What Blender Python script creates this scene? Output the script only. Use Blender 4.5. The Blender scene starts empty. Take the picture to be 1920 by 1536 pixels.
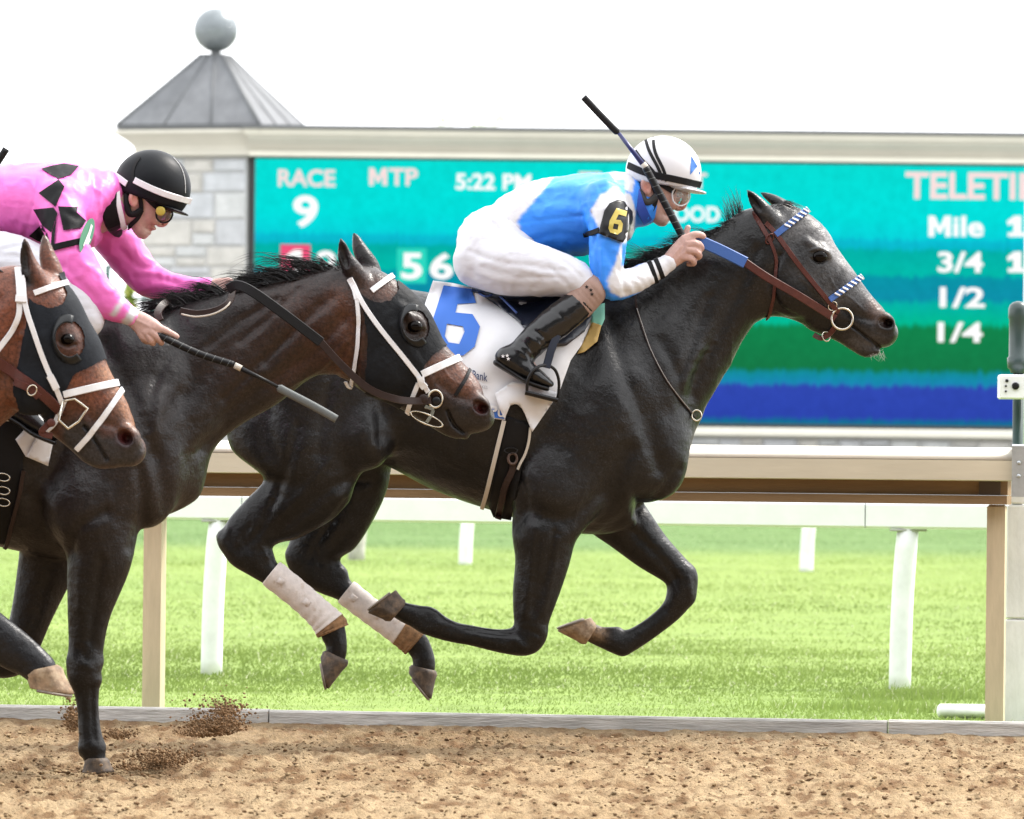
import bpy, bmesh, math, random
import numpy as np
from mathutils import Vector, Matrix
from mathutils.bvhtree import BVHTree
from mathutils import geometry as mgeo

random.seed(7)
RNG = np.random.default_rng(11)
SC = bpy.context.scene
COL = SC.collection

# ---------------------------------------------------------------- camera
F = 10600.0            # focal length in photograph pixels
CX, CY = 960.0, 900.0  # where the optical axis meets the photograph
H = 0.95               # camera height
TH = math.atan(0.0105)  # slight roll of the camera
ct, st = math.cos(TH), math.sin(TH)
cam_d = bpy.data.cameras.new('camera')
cam = bpy.data.objects.new('camera', cam_d)
COL.objects.link(cam)
SC.camera = cam
cam_d.sensor_width = 36.0
cam_d.lens = F / 1920.0 * 36.0
cam_d.shift_y = (CY - 768.0) / 1920.0
cam_d.clip_start = 0.5
cam_d.clip_end = 3000.0
cam.location = (0, 0, H)
cam.rotation_euler = (Matrix.Rotation(math.radians(90), 3, 'X') @ Matrix.Rotation(TH, 3, 'Z')).to_euler()
cam_d.dof.use_dof = True
cam_d.dof.focus_distance = 19.6
cam_d.dof.aperture_fstop = 9.5

# ---------------------------------------------------------------- sky, sun, exposure
SUN_EL, SUN_AZ = math.radians(52), math.radians(62)   # azimuth from +Y (away from camera) towards +X
world = bpy.data.worlds.new('World')
SC.world = world
world.use_nodes = True
nt = world.node_tree
nt.nodes.clear()
sky = nt.nodes.new('ShaderNodeTexSky')
sky.sky_type = 'NISHITA'
sky.sun_disc = False
sky.sun_elevation = SUN_EL
sky.sun_rotation = SUN_AZ
sky.air_density = 1.0
sky.dust_density = 4.0
sky.ozone_density = 1.0
hsv = nt.nodes.new('ShaderNodeHueSaturation')     # thin bright overcast: nearly colourless sky ...
hsv.inputs['Saturation'].default_value = 0.12
cloud = nt.nodes.new('ShaderNodeMix')              # ... behind an even layer of white cloud
cloud.data_type = 'RGBA'
cloud.inputs[0].default_value = 0.75
cloud.inputs[7].default_value = (8.0, 8.1, 8.3, 1)
bgn = nt.nodes.new('ShaderNodeBackground')
bgn.inputs['Strength'].default_value = 0.15
wout = nt.nodes.new('ShaderNodeOutputWorld')
nt.links.new(sky.outputs[0], hsv.inputs['Color'])
nt.links.new(hsv.outputs[0], cloud.inputs[6])
nt.links.new(cloud.outputs[2], bgn.inputs['Color'])
nt.links.new(bgn.outputs[0], wout.inputs[0])
sun_d = bpy.data.lights.new('sun', 'SUN')
sun_d.energy = 2.0
sun_d.angle = math.radians(12)
sun_d.color = (1.0, 0.95, 0.88)
sun = bpy.data.objects.new('sun', sun_d)
COL.objects.link(sun)
sdir = Vector((math.cos(SUN_EL) * math.sin(SUN_AZ), math.cos(SUN_EL) * math.cos(SUN_AZ), math.sin(SUN_EL)))
sun.rotation_euler = sdir.to_track_quat('Z', 'Y').to_euler()
sun.location = (0, 0, 30)
SC.view_settings.view_transform = 'Standard'
SC.view_settings.look = 'None'
SC.view_settings.gamma = 1.0
SC.view_settings.use_curve_mapping = False
EXPO = 1.42
SC.view_settings.exposure = EXPO
SC.render.film_transparent = False
SC.cycles.use_denoising = True
SC.cycles.max_bounces = 6
SC.cycles.transparent_max_bounces = 8
SC.cycles.caustics_reflective = False
SC.cycles.caustics_refractive = False
# ---------------------------------------------------------------- photograph pixel <-> place
def W(px, py, d):
    dx, dy = px - CX, py - CY
    X = ct * dx + st * dy
    Y = -st * dx + ct * dy
    return Vector((X * d / F, d, H - Y * d / F))

def PX(v):
    v = np.asarray(v, dtype=np.float64)
    X = v[:, 0] / v[:, 1] * F
    Y = (H - v[:, 2]) / v[:, 1] * F
    return np.stack([CX + ct * X - st * Y, CY + st * X + ct * Y], 1)

# ---------------------------------------------------------------- materials
MATS = {}
def srgb(r, g, b):
    return tuple(((c / 255) / 12.92 if c / 255 <= 0.04045 else ((c / 255 + 0.055) / 1.055) ** 2.4) for c in (r, g, b))

def mat(name, col=(0.5, 0.5, 0.5), rough=0.6, metal=0.0, spec=0.5, attr=False, noise=0.0, nscale=20.0, bump=0.0,
        bscale=60.0, bdist=0.01, sheen=0.0, emit=None, estr=1.0, alpha=1.0, stretch=(1, 1, 1), coat=0.0, sss=0.0, trans=0.0):
    m = bpy.data.materials.new(name)
    m.use_nodes = True
    t = m.node_tree
    b = t.nodes['Principled BSDF']
    b.inputs['Roughness'].default_value = rough
    b.inputs['Metallic'].default_value = metal
    b.inputs['Specular IOR Level'].default_value = spec
    b.inputs['Sheen Weight'].default_value = sheen
    b.inputs['Coat Weight'].default_value = coat
    b.inputs['Alpha'].default_value = alpha
    b.inputs['Transmission Weight'].default_value = trans
    if sss:
        b.inputs['Subsurface Weight'].default_value = sss
        b.inputs['Subsurface Radius'].default_value = (0.01, 0.004, 0.002)
    tc = t.nodes.new('ShaderNodeTexCoord')
    mp = t.nodes.new('ShaderNodeMapping')
    mp.inputs['Scale'].default_value = stretch
    t.links.new(tc.outputs['Object'], mp.inputs['Vector'])
    if attr:
        a = t.nodes.new('ShaderNodeAttribute'); a.attribute_name = 'col'
        src = a.outputs['Color']
    else:
        a = t.nodes.new('ShaderNodeRGB'); a.outputs[0].default_value = (*col, 1)
        src = a.outputs[0]
    if noise:
        n = t.nodes.new('ShaderNodeTexNoise'); n.inputs['Scale'].default_value = nscale
        n.inputs['Detail'].default_value = 6; n.inputs['Roughness'].default_value = 0.65
        t.links.new(mp.outputs[0], n.inputs['Vector'])
        mr = t.nodes.new('ShaderNodeMapRange')
        mr.inputs[1].default_value = 0.3; mr.inputs[2].default_value = 0.7
        mr.inputs[3].default_value = 1 - noise; mr.inputs[4].default_value = 1 + noise
        t.links.new(n.outputs['Fac'], mr.inputs[0])
        mx = t.nodes.new('ShaderNodeMix'); mx.data_type = 'RGBA'; mx.blend_type = 'MULTIPLY'
        mx.inputs[0].default_value = 1.0
        t.links.new(src, mx.inputs[6]); t.links.new(mr.outputs[0], mx.inputs[7])
        src = mx.outputs[2]
    t.links.new(src, b.inputs['Base Color'])
    if bump:
        n2 = t.nodes.new('ShaderNodeTexNoise'); n2.inputs['Scale'].default_value = bscale
        n2.inputs['Detail'].default_value = 5
        t.links.new(mp.outputs[0], n2.inputs['Vector'])
        bp = t.nodes.new('ShaderNodeBump'); bp.inputs['Strength'].default_value = bump
        bp.inputs['Distance'].default_value = bdist
        t.links.new(n2.outputs['Fac'], bp.inputs['Height'])
        t.links.new(bp.outputs[0], b.inputs['Normal'])
    if emit is not None:
        b.inputs['Emission Color'].default_value = (*emit, 1)
        b.inputs['Emission Strength'].default_value = estr
    MATS[name] = m
    return m

# ---------------------------------------------------------------- objects
def root(name, label, cat, loc, group=None):
    o = bpy.data.objects.new(name, None)
    o.empty_display_size = 0.1
    COL.objects.link(o)
    o.location = loc
    o['label'] = label; o['category'] = cat
    if group: o['group'] = group
    return o

def tag(o, label=None, cat=None, group=None, kind=None):
    if label: o['label'] = label
    if cat: o['category'] = cat
    if group: o['group'] = group
    if kind: o['kind'] = kind
    return o

def origin_of(p):
    v = Vector((0, 0, 0))
    while p is not None:
        v = v + p.location
        p = p.parent
    return v

def mk(name, verts, faces, material, parent=None, smooth=True, loc=None, cols=None):
    """link one mesh object; verts are world positions"""
    v = np.asarray(verts, dtype=np.float64).reshape(-1, 3)
    if parent is not None:
        o0 = origin_of(parent); loc = Vector((0, 0, 0))
    elif loc is None:
        lo, hi = v.min(0), v.max(0)
        o0 = Vector(((lo[0] + hi[0]) / 2, (lo[1] + hi[1]) / 2, lo[2])); loc = o0
    else:
        o0 = Vector(loc); loc = o0
    v = v - np.array(o0)
    me = bpy.data.meshes.new(name)
    if isinstance(faces, np.ndarray):
        n, k = faces.shape
        me.vertices.add(len(v)); me.vertices.foreach_set('co', v.astype(np.float32).ravel())
        me.loops.add(n * k); me.loops.foreach_set('vertex_index', faces.astype(np.int32).ravel())
        me.polygons.add(n)
        me.polygons.foreach_set('loop_start', np.arange(0, n * k, k, dtype=np.int32))
        me.update(calc_edges=True); me.validate()
    else:
        me.from_pydata([tuple(x) for x in v], [], faces)
        me.update()
    if smooth:
        me.polygons.foreach_set('use_smooth', np.ones(len(me.polygons), dtype=bool))
    if cols is not None:
        ca = me.attributes.new('col', 'FLOAT_COLOR', 'POINT')
        c4 = np.ones((len(v), 4), np.float32); c4[:, :3] = cols
        ca.data.foreach_set('color', c4.ravel())
    if isinstance(material, (list, tuple)):
        for m_ in material: me.materials.append(m_)
    else:
        me.materials.append(material)
    o = bpy.data.objects.new(name, me)
    COL.objects.link(o)
    o.location = loc
    if parent is not None: o.parent = parent
    return o

class MB:
    """collects simple shapes (world positions) into one mesh"""
    def __init__(s): s.v = []; s.f = []
    def add(s, v, f):
        n = len(s.v); s.v += [tuple(x) for x in v]; s.f += [tuple(i + n for i in q) for q in f]; return s
    def box(s, lo, hi, rz=0, c=None, bev=0.0):
        x0, y0, z0 = lo; x1, y1, z1 = hi
        if bev > 0:
            b = bev; v = []
            for z, i in ((z0, b), (z0 + b, 0), (z1 - b, 0), (z1, b)):
                v += [(x0 + i, y0 + i, z), (x1 - i, y0 + i, z), (x1 - i, y1 - i, z), (x0 + i, y1 - i, z)]
            f = [(3, 2, 1, 0), (12, 13, 14, 15)]
            for k in range(3):
                for j in range(4):
                    a, b2 = k * 4 + j, k * 4 + (j + 1) % 4
                    f.append((a, b2, b2 + 4, a + 4))
        else:
            v = [(x0, y0, z0), (x1, y0, z0), (x1, y1, z0), (x0, y1, z0), (x0, y0, z1), (x1, y0, z1), (x1, y1, z1), (x0, y1, z1)]
            f = [(3, 2, 1, 0), (4, 5, 6, 7), (0, 1, 5, 4), (1, 2, 6, 5), (2, 3, 7, 6), (3, 0, 4, 7)]
        if rz:
            c = c or ((x0 + x1) / 2, (y0 + y1) / 2)
            cc, ss = math.cos(rz), math.sin(rz)
            v = [(c[0] + (x - c[0]) * cc - (y - c[1]) * ss, c[1] + (x - c[0]) * ss + (y - c[1]) * cc, z) for x, y, z in v]
        return s.add(v, f)
    def tube(s, pts, rad, n=12, cap=True, w=None, up=None):
        """swept tube; rad list; w = list of radii along the second axis"""
        pts = [Vector(p) for p in pts]; m = len(pts)
        if not hasattr(rad, '__len__'): rad = [rad] * m
        if w is None: w = rad
        elif not hasattr(w, '__len__'): w = [w] * m
        v = []; f = []
        prev = Vector(up) if up is not None else None
        for i, p in enumerate(pts):
            t = (pts[min(i + 1, m - 1)] - pts[max(i - 1, 0)]).normalized()
            if prev is None:
                prev = t.orthogonal()
            a = (prev - t * prev.dot(t))
            a = a.normalized() if a.length > 1e-6 else t.orthogonal().normalized()
            b = t.cross(a); prev = a
            for k in range(n):
                q = 2 * math.pi * k / n
                v.append(p + a * (math.cos(q) * rad[i]) + b * (math.sin(q) * w[i]))
        for i in range(m - 1):
            for k in range(n):
                f.append((i * n + k, i * n + (k + 1) % n, (i + 1) * n + (k + 1) % n, (i + 1) * n + k))
        if cap:
            f.append(tuple(range(n - 1, -1, -1))); f.append(tuple((m - 1) * n + k for k in range(n)))
        return s.add(v, f)
    def ribbon(s, pts, nrm, width, thick):
        """flat strap: pts, outward normals, width along tangent x normal"""
        m = len(pts); v = []; f = []
        if not hasattr(width, '__len__'): width = [width] * m
        for i in range(m):
            t = (pts[min(i + 1, m - 1)] - pts[max(i - 1, 0)]).normalized()
            n = nrm[i]; n = (n - t * n.dot(t)).normalized()
            b = t.cross(n)
            hw = width[i] / 2
            for (u, q) in ((-1, 0), (-.86, 1), (.86, 1), (1, 0), (.9, -.6), (-.9, -.6)):
                v.append(pts[i] + b * (hw * u) + n * (thick * q))
        for i in range(m - 1):
            for k in range(6):
                f.append((i * 6 + k, i * 6 + (k + 1) % 6, (i + 1) * 6 + (k + 1) % 6, (i + 1) * 6 + k))
        f.append(tuple(range(5, -1, -1))); f.append(tuple((m - 1) * 6 + k for k in range(6)))
        return s.add(v, f)
    def torus(s, c, ax1, ax2, r, n=28, k=8):
        """ring of tube radius r; ax1/ax2 are the two half axes (vectors)"""
        c = Vector(c); ax1 = Vector(ax1); ax2 = Vector(ax2); v = []; f = []
        nn = ax1.cross(ax2).normalized()
        for i in range(n):
            a = 2 * math.pi * i / n
            o = ax1 * math.cos(a) + ax2 * math.sin(a); d = o.normalized()
            for j in range(k):
                b = 2 * math.pi * j / k
                v.append(c + o + d * (r * math.cos(b)) + nn * (r * math.sin(b)))
        for i in range(n):
            for j in range(k):
                f.append((i * k + j, i * k + (j + 1) % k, ((i + 1) % n) * k + (j + 1) % k, ((i + 1) % n) * k + j))
        return s.add(v, f)
    def sphere(s, c, r, n=16, m=10):
        if not hasattr(r, '__len__'): r = (r, r, r)
        v = []; f = []
        for i in range(m + 1):
            a = math.pi * i / m
            for k in range(n):
                b = 2 * math.pi * k / n
                v.append((c[0] + r[0] * math.sin(a) * math.cos(b), c[1] + r[1] * math.sin(a) * math.sin(b), c[2] + r[2] * math.cos(a)))
        for i in range(m):
            for k in range(n):
                f.append((i * n + k, (i + 1) * n + k, (i + 1) * n + (k + 1) % n, i * n + (k + 1) % n))
        return s.add(v, f)
    def build(s, name, material, parent=None, smooth=True, loc=None):
        return mk(name, s.v, s.f, material, parent, smooth, loc)

def spline(P, sub=4):
    """Catmull-Rom through rows of P"""
    P = np.asarray(P, dtype=np.float64); n = len(P)
    if n < 3:
        t = np.linspace(0, 1, sub * 2 + 1)[:, None]
        return P[0] * (1 - t) + P[-1] * t
    out = []
    for i in range(n - 1):
        p0 = P[max(i - 1, 0)]; p1 = P[i]; p2 = P[i + 1]; p3 = P[min(i + 2, n - 1)]
        for k in range(sub):
            t = k / sub
            out.append(0.5 * ((2 * p1) + (-p0 + p2) * t + (2 * p0 - 5 * p1 + 4 * p2 - p3) * t * t + (-p0 + 3 * p1 - 3 * p2 + p3) * t ** 3))
    out.append(P[-1])
    return np.array(out)

# ---------------------------------------------------------------- sculpting with distance fields
def axis(lo, hi, h, dense=None):
    """grid line positions; dense: (lo, hi, step) ranges with a finer step"""
    out = [lo]
    while out[-1] < hi:
        x = out[-1]; step = h
        for a, b, hd in (dense or ()):
            if a - 0.03 <= x <= b + 0.03: step = min(step, hd)
        out.append(x + step)
    return np.array(out, dtype=np.float64)

class Sculpt:
    def __init__(s, lo, hi, h, dense=None, hy=None, hz=None):
        dx = [(a[0], b[0], q) for a, b, q in dense] if dense else None
        dz = [(a[2], b[2], q) for a, b, q in dense] if dense else None
        s.g = [axis(lo[0], hi[0], h, dx), axis(lo[1], hi[1], hy or h), axis(lo[2], hi[2], hz or h, dz)]
        s.gf = [a.astype(np.float32) for a in s.g]
        s.D = np.full([len(a) for a in s.g], 0.5, np.float32)
    def blk(s, lo, hi):
        sl = []
        for k in range(3):
            i0 = max(int(np.searchsorted(s.g[k], lo[k])) - 1, 0)
            i1 = min(int(np.searchsorted(s.g[k], hi[k])) + 1, len(s.g[k]))
            if i1 <= i0: return None
            sl.append(slice(i0, i1))
        return tuple(sl)
    def merge(s, sl, d, k, op):
        A = s.D[sl]
        if op == '-':
            d = -d
            hh = np.maximum(k - np.abs(A - d), 0) / k
            s.D[sl] = np.maximum(A, d) + hh * hh * k * 0.25
        else:
            hh = np.maximum(k - np.abs(A - d), 0) / k
            s.D[sl] = np.minimum(A, d) - hh * hh * k * 0.25
    def chain(s, P, k=0.03, op='+', sub=4, grow=0.0, blur=0):
        """P rows: x y z r w  (r in the side plane, w across)"""
        P = spline(P, sub)
        P[:, 3:] = np.maximum(P[:, 3:], 0.002) + grow
        m = k + 0.02 + 0.012 * blur
        R = np.maximum(P[:, 3], P[:, 4])
        sl = s.blk((P[:, :3] - R[:, None]).min(0) - m, (P[:, :3] + R[:, None]).max(0) + m)
        if sl is None: return
        off = [q.start for q in sl]
        shp = [q.stop - q.start for q in sl]
        tmp = np.full(shp, 0.5, np.float32); best = np.full(shp, 1e9, np.float32)
        P = P.astype(np.float32)
        for i in range(len(P) - 1):
            a, b = P[i], P[i + 1]
            rr = max(R[i], R[i + 1]) + m
            q = s.blk(np.minimum(a[:3], b[:3]) - rr, np.maximum(a[:3], b[:3]) + rr)
            if q is None: continue
            q = tuple(slice(max(u.start, v.start), min(u.stop, v.stop)) for u, v in zip(q, sl))
            if any(u.stop <= u.start for u in q): continue
            X = s.gf[0][q[0]][:, None, None] - a[0]; Y = s.gf[1][q[1]][None, :, None] - a[1]; Z = s.gf[2][q[2]][None, None, :] - a[2]
            e = b[:3] - a[:3]; L = np.float32(e @ e + 1e-12)
            t = np.clip(((X * e[0] + Z * e[2]) + Y * e[1]) / L, 0, 1)
            qx = X - t * e[0]; qy = Y - t * e[1]; qz = Z - t * e[2]
            p2 = qx * qx; p2 += qz * qz; y2 = qy * qy
            dist = p2 + y2
            q2 = tuple(slice(u.start - o, u.stop - o) for u, o in zip(q, off))
            sel = dist < best[q2]
            if not sel.any(): continue
            p2 = p2[sel]; y2 = y2[sel]; ts = t[sel]
            r2 = (a[3] + ts * (b[3] - a[3])) ** 2; w2 = (a[4] + ts * (b[4] - a[4])) ** 2
            k0 = np.sqrt(p2 / r2 + y2 / w2); k1 = np.sqrt(p2 / (r2 * r2) + y2 / (w2 * w2)) + 1e-9
            d = k0 * (k0 - 1) / k1
            d = np.where(k0 < 0.05, -np.sqrt(np.minimum(r2, w2)), d)
            tmp[q2][sel] = d
            best[q2][sel] = dist[sel]
        for it in range(blur):      # soften the steps between cross-sections
            for ax in range(3):
                u = np.moveaxis(tmp, ax, 0)
                c = u.copy()
                u[1:-1] = 0.5 * c[1:-1] + 0.25 * (c[:-2] + c[2:])
        s.merge(sl, tmp, k, op)
    def ell(s, c, rad, rot=0.0, k=0.03, op='+'):
        c = np.array(c); R = max(rad) + k + 0.02
        q = s.blk(c - R, c + R)
        if q is None: return
        c = c.astype(np.float32)
        X = s.gf[0][q[0]][:, None, None] - c[0]; Y = s.gf[1][q[1]][None, :, None] - c[1]; Z = s.gf[2][q[2]][None, None, :] - c[2]
        ca, sa = math.cos(rot), math.sin(rot)
        U = X * ca + Z * sa; V = -X * sa + Z * ca
        k0 = np.sqrt((U / rad[0]) ** 2 + (Y / rad[1]) ** 2 + (V / rad[2]) ** 2)
        k1 = np.sqrt((U / rad[0] ** 2) ** 2 + (Y / rad[1] ** 2) ** 2 + (V / rad[2] ** 2) ** 2) + 1e-9
        d = np.where(k0 < 0.05, -min(rad), k0 * (k0 - 1) / k1).astype(np.float32)
        s.merge(q, d, k, op)
    def cut(s, p, n, k=0.004):
        """remove everything on the side of plane (p, n) that n points to"""
        p = np.array(p); n = np.array(n) / np.linalg.norm(n)
        d = ((s.g[0] - p[0])[:, None, None] * n[0] + (s.g[1] - p[1])[None, :, None] * n[1] + (s.g[2] - p[2])[None, None, :] * n[2]).astype(np.float32)
        A = s.D
        hh = np.maximum(k - np.abs(A - d), 0) / k
        s.D = np.maximum(A, d) + hh * hh * k * 0.25
    def mesh(s, smooth=2):
        D = s.D
        D[0] = D[-1] = 0.5; D[:, 0] = D[:, -1] = 0.5; D[:, :, 0] = D[:, :, -1] = 0.5
        S = D < 0
        c = S[:-1, :-1, :-1].astype(np.int8)
        for i, j, k in ((1, 0, 0), (0, 1, 0), (0, 0, 1), (1, 1, 0), (1, 0, 1), (0, 1, 1), (1, 1, 1)):
            c = c + S[i:S.shape[0] - 1 + i, j:S.shape[1] - 1 + j, k:S.shape[2] - 1 + k]
        I = np.argwhere((c > 0) & (c < 8))
        n = len(I)
        idx = np.full(c.shape, -1, np.int32); idx[I[:, 0], I[:, 1], I[:, 2]] = np.arange(n)
        cor = [(0, 0, 0), (1, 0, 0), (0, 1, 0), (1, 1, 0), (0, 0, 1), (1, 0, 1), (0, 1, 1), (1, 1, 1)]
        val = [D[I[:, 0] + a, I[:, 1] + b, I[:, 2] + g] for a, b, g in cor]
        acc = np.zeros((n, 3)); cnt = np.zeros(n)
        for a in range(8):
            for b in range(a + 1, 8):
                if sum(abs(np.array(cor[a]) - np.array(cor[b]))) != 1: continue
                va, vb = val[a], val[b]
                mk_ = (va < 0) != (vb < 0)
                t = np.where(mk_, va / np.where(va == vb, 1, va - vb), 0)
                p = np.array(cor[a])[None] + t[:, None] * (np.array(cor[b]) - np.array(cor[a]))[None]
                acc += p * mk_[:, None]; cnt += mk_
        P = acc / cnt[:, None]
        V = np.stack([s.g[k][I[:, k]] + P[:, k] * (s.g[k][I[:, k] + 1] - s.g[k][I[:, k]]) for k in range(3)], 1)
        Q = []
        for ax in range(3):
            o1, o2 = [(1, 2), (2, 0), (0, 1)][ax]
            sa = [slice(None)] * 3; sb = [slice(None)] * 3
            sa[ax] = slice(0, -1); sb[ax] = slice(1, None)
            A, B = S[tuple(sa)], S[tuple(sb)]
            for flip in (False, True):
                E = np.argwhere((A & ~B) if not flip else (~A & B))
                E = E[(E[:, o1] > 0) & (E[:, o2] > 0) & (E[:, o1] < D.shape[o1] - 1) & (E[:, o2] < D.shape[o2] - 1)]
                qs = []
                for d1, d2 in ((1, 1), (0, 1), (0, 0), (1, 0)):
                    e = E.copy(); e[:, o1] -= d1; e[:, o2] -= d2
                    qs.append(idx[e[:, 0], e[:, 1], e[:, 2]])
                q = np.stack(qs, 1)
                if flip: q = q[:, ::-1]
                Q.append(q)
        Q = np.concatenate(Q); Q = Q[(Q >= 0).all(1)]
        for it in range(smooth):
            for f in (0.55, -0.4):
                V = V + f * (lap(V, Q) - V)
        return V, Q

def lap(V, Q):
    s = np.zeros_like(V); c = np.zeros(len(V))
    for a, b in ((0, 1), (1, 2), (2, 3), (3, 0)):
        for i, j in ((a, b), (b, a)):
            for k in range(3):
                s[:, k] += np.bincount(Q[:, i], weights=V[Q[:, j], k], minlength=len(V))
            c += np.bincount(Q[:, i], minlength=len(V))
    return s / np.maximum(c, 1)[:, None]

def normals(V, Q):
    n = np.cross(V[Q[:, 2]] - V[Q[:, 0]], V[Q[:, 3]] - V[Q[:, 1]])
    out = np.zeros_like(V)
    for j in range(4):
        for k in range(3):
            out[:, k] += np.bincount(Q[:, j], weights=n[:, k], minlength=len(V))
    return out / (np.linalg.norm(out, axis=1)[:, None] + 1e-12)

def dist_poly(p, line):
    """distance in px from points p (n,2) to an open polyline"""
    d = np.full(len(p), 1e9)
    L = np.asarray(line, dtype=float)
    for a, b in zip(L[:-1], L[1:]):
        e = b - a; t = np.clip(((p - a) @ e) / (e @ e + 1e-9), 0, 1)
        d = np.minimum(d, np.linalg.norm(p - a - t[:, None] * e, axis=1))
    return d

def inside(p, poly):
    P = np.asarray(poly, dtype=float); r = np.zeros(len(p), bool)
    j = len(P) - 1
    for i in range(len(P)):
        c = ((P[i, 1] > p[:, 1]) != (P[j, 1] > p[:, 1])) & (p[:, 0] < (P[j, 0] - P[i, 0]) * (p[:, 1] - P[i, 1]) / (P[j, 1] - P[i, 1] + 1e-12) + P[i, 0])
        r ^= c; j = i
    return r

def relief(V, Q, items, ycen, KW=1.0, KD=1.0):
    """press (depth > 0) or raise lines on the skin; items: (polyline px, width px, depth m)"""
    N = normals(V, Q); p = PX(V)
    for it in items:
        line, wd, dep = it[:3]; wd *= KW; dep *= KD
        dd = dist_poly(p, spline(line, 4) if len(line) > 2 else line)
        a = np.exp(-(dd / wd) ** 2) * np.clip(np.abs(N[:, 1]) * 1.4 - 0.1, 0, 1)
        if len(it) > 3: a = a * (np.sign(V[:, 1] - ycen) == it[3])
        V = V - N * (a * dep)[:, None]
    return V

def vnoise(p, seed=0, scale=1.0):
    """cheap smooth noise from sines"""
    r = np.random.default_rng(seed); o = np.zeros(len(p))
    for i in range(7):
        k = r.normal(size=3) * scale * (0.6 + 0.25 * i)
        o += np.sin(p @ k + r.uniform(0, 6.28)) / (1 + 0.35 * i)
    return o / 3.0

def rows(L, d0):
    """chain rows from photo tuples (px, py, r_px, w_m, yoff)"""
    out = []
    for e in L:
        x, y, r, w, yo = e
        d = d0 + yo; p = W(x, y, d)
        out.append((p.x, p.y, p.z, r * d / F, w))
    return np.array(out)

def sl(x1, y1, x2, y2, w, yo=0.0):
    return ((x1 + x2) / 2, (y1 + y2) / 2, math.hypot(x2 - x1, y2 - y1) / 2, w, yo)

class Surf:
    """a surface that other things are laid on"""
    def __init__(s, V, Q):
        s.V, s.Q = V, Q
        s.b = BVHTree.FromPolygons([tuple(v) for v in V], [tuple(int(i) for i in q) for q in Q])
        s.last = None
    def hit(s, px, py, d0=20.0, off=0.0):
        o = Vector((0, 0, H)); t = W(px, py, d0) - o
        h, n, i, dist = s.b.ray_cast(o, t.normalized())
        if h is None: return None, None
        return h + n * off, n
    def path(s, pts, off, d0, sub=6, straight=False):
        P = np.array(pts, dtype=float)
        P = spline(P, sub) if not straight else np.concatenate([np.linspace(a, b, sub, endpoint=False) for a, b in zip(P[:-1], P[1:])] + [P[-1:]])
        out = []; nr = []; miss = []
        for x, y in P[:, :2]:
            h, n = s.hit(x, y, d0, off)
            if h is None and out:
                q, nn, i, dd = s.b.find_nearest(W(x, y, out[-1].y))
                h = W(x, y, q.y) + Vector((0, -off, 0)); n = nn
            elif h is None:
                q, nn, i, dd = s.b.find_nearest(W(x, y, d0))
                h = W(x, y, q.y) + Vector((0, -off, 0)); n = nn
            out.append(h); nr.append(n)
        # smooth
        for it in range(2):
            o2 = list(out)
            for i in range(1, len(out) - 1): o2[i] = (out[i - 1] + out[i] * 2 + out[i + 1]) / 4
            out = o2
            n2 = list(nr)
            for i in range(1, len(nr) - 1): n2[i] = (nr[i - 1] + nr[i] * 2 + nr[i + 1]).normalized()
            nr = n2
        return out, nr

def strap(name, surf, pts, wpx, material, parent, d0, off=0.004, thick=0.003, mirror=None):
    """a leather strap laid on a surface; mirror = y of the mid-plane: adds the same strap on the far side"""
    P, N = surf.path(pts, off, d0)
    mb = MB(); wd = wpx * d0 / F
    mb.ribbon(P, N, wd, thick)
    o = mb.build(name, material, parent, False)
    if mirror is not None:
        mb2 = MB()
        P2 = [Vector((p.x, 2 * mirror - p.y, p.z)) for p in P][::-1]
        N2 = [Vector((n.x, -n.y, n.z)) for n in N][::-1]
        mb2.ribbon(P2, N2, wd, thick); mb2.build(name, material, parent, False)
    return o

def band(name, surf, a, b, wpx, material, parent, d0, arc=(0.0, 1.0), off=0.004, thick=0.003, n=40, rmax=0.35):
    """a strap that goes round a limb or head, in the plane through photo points a, b and the view axis.
    arc 0..1 is the part of the ring drawn, starting at b side, going by the near side to a and on."""
    A, B = W(*a, d0), W(*b, d0)
    c = (A + B) / 2; u = (A - B).normalized(); v = Vector((0, -1, 0))
    P = []; N = []
    for i in range(n + 1):
        q = 2 * math.pi * (arc[0] + (arc[1] - arc[0]) * i / n)
        dr = (-u * math.cos(q) + v * math.sin(q))
        h, nn, j, dd = surf.b.ray_cast(c + dr * rmax, -dr, rmax)
        if h is None: continue
        P.append(h + dr * off); N.append(dr)
    for it in range(2):
        P = [P[0]] + [(P[i - 1] + P[i] * 2 + P[i + 1]) / 4 for i in range(1, len(P) - 1)] + [P[-1]]
    mb = MB(); mb.ribbon(P, N, wpx * d0 / F, thick)
    return mb.build(name, material, parent, False)

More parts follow.
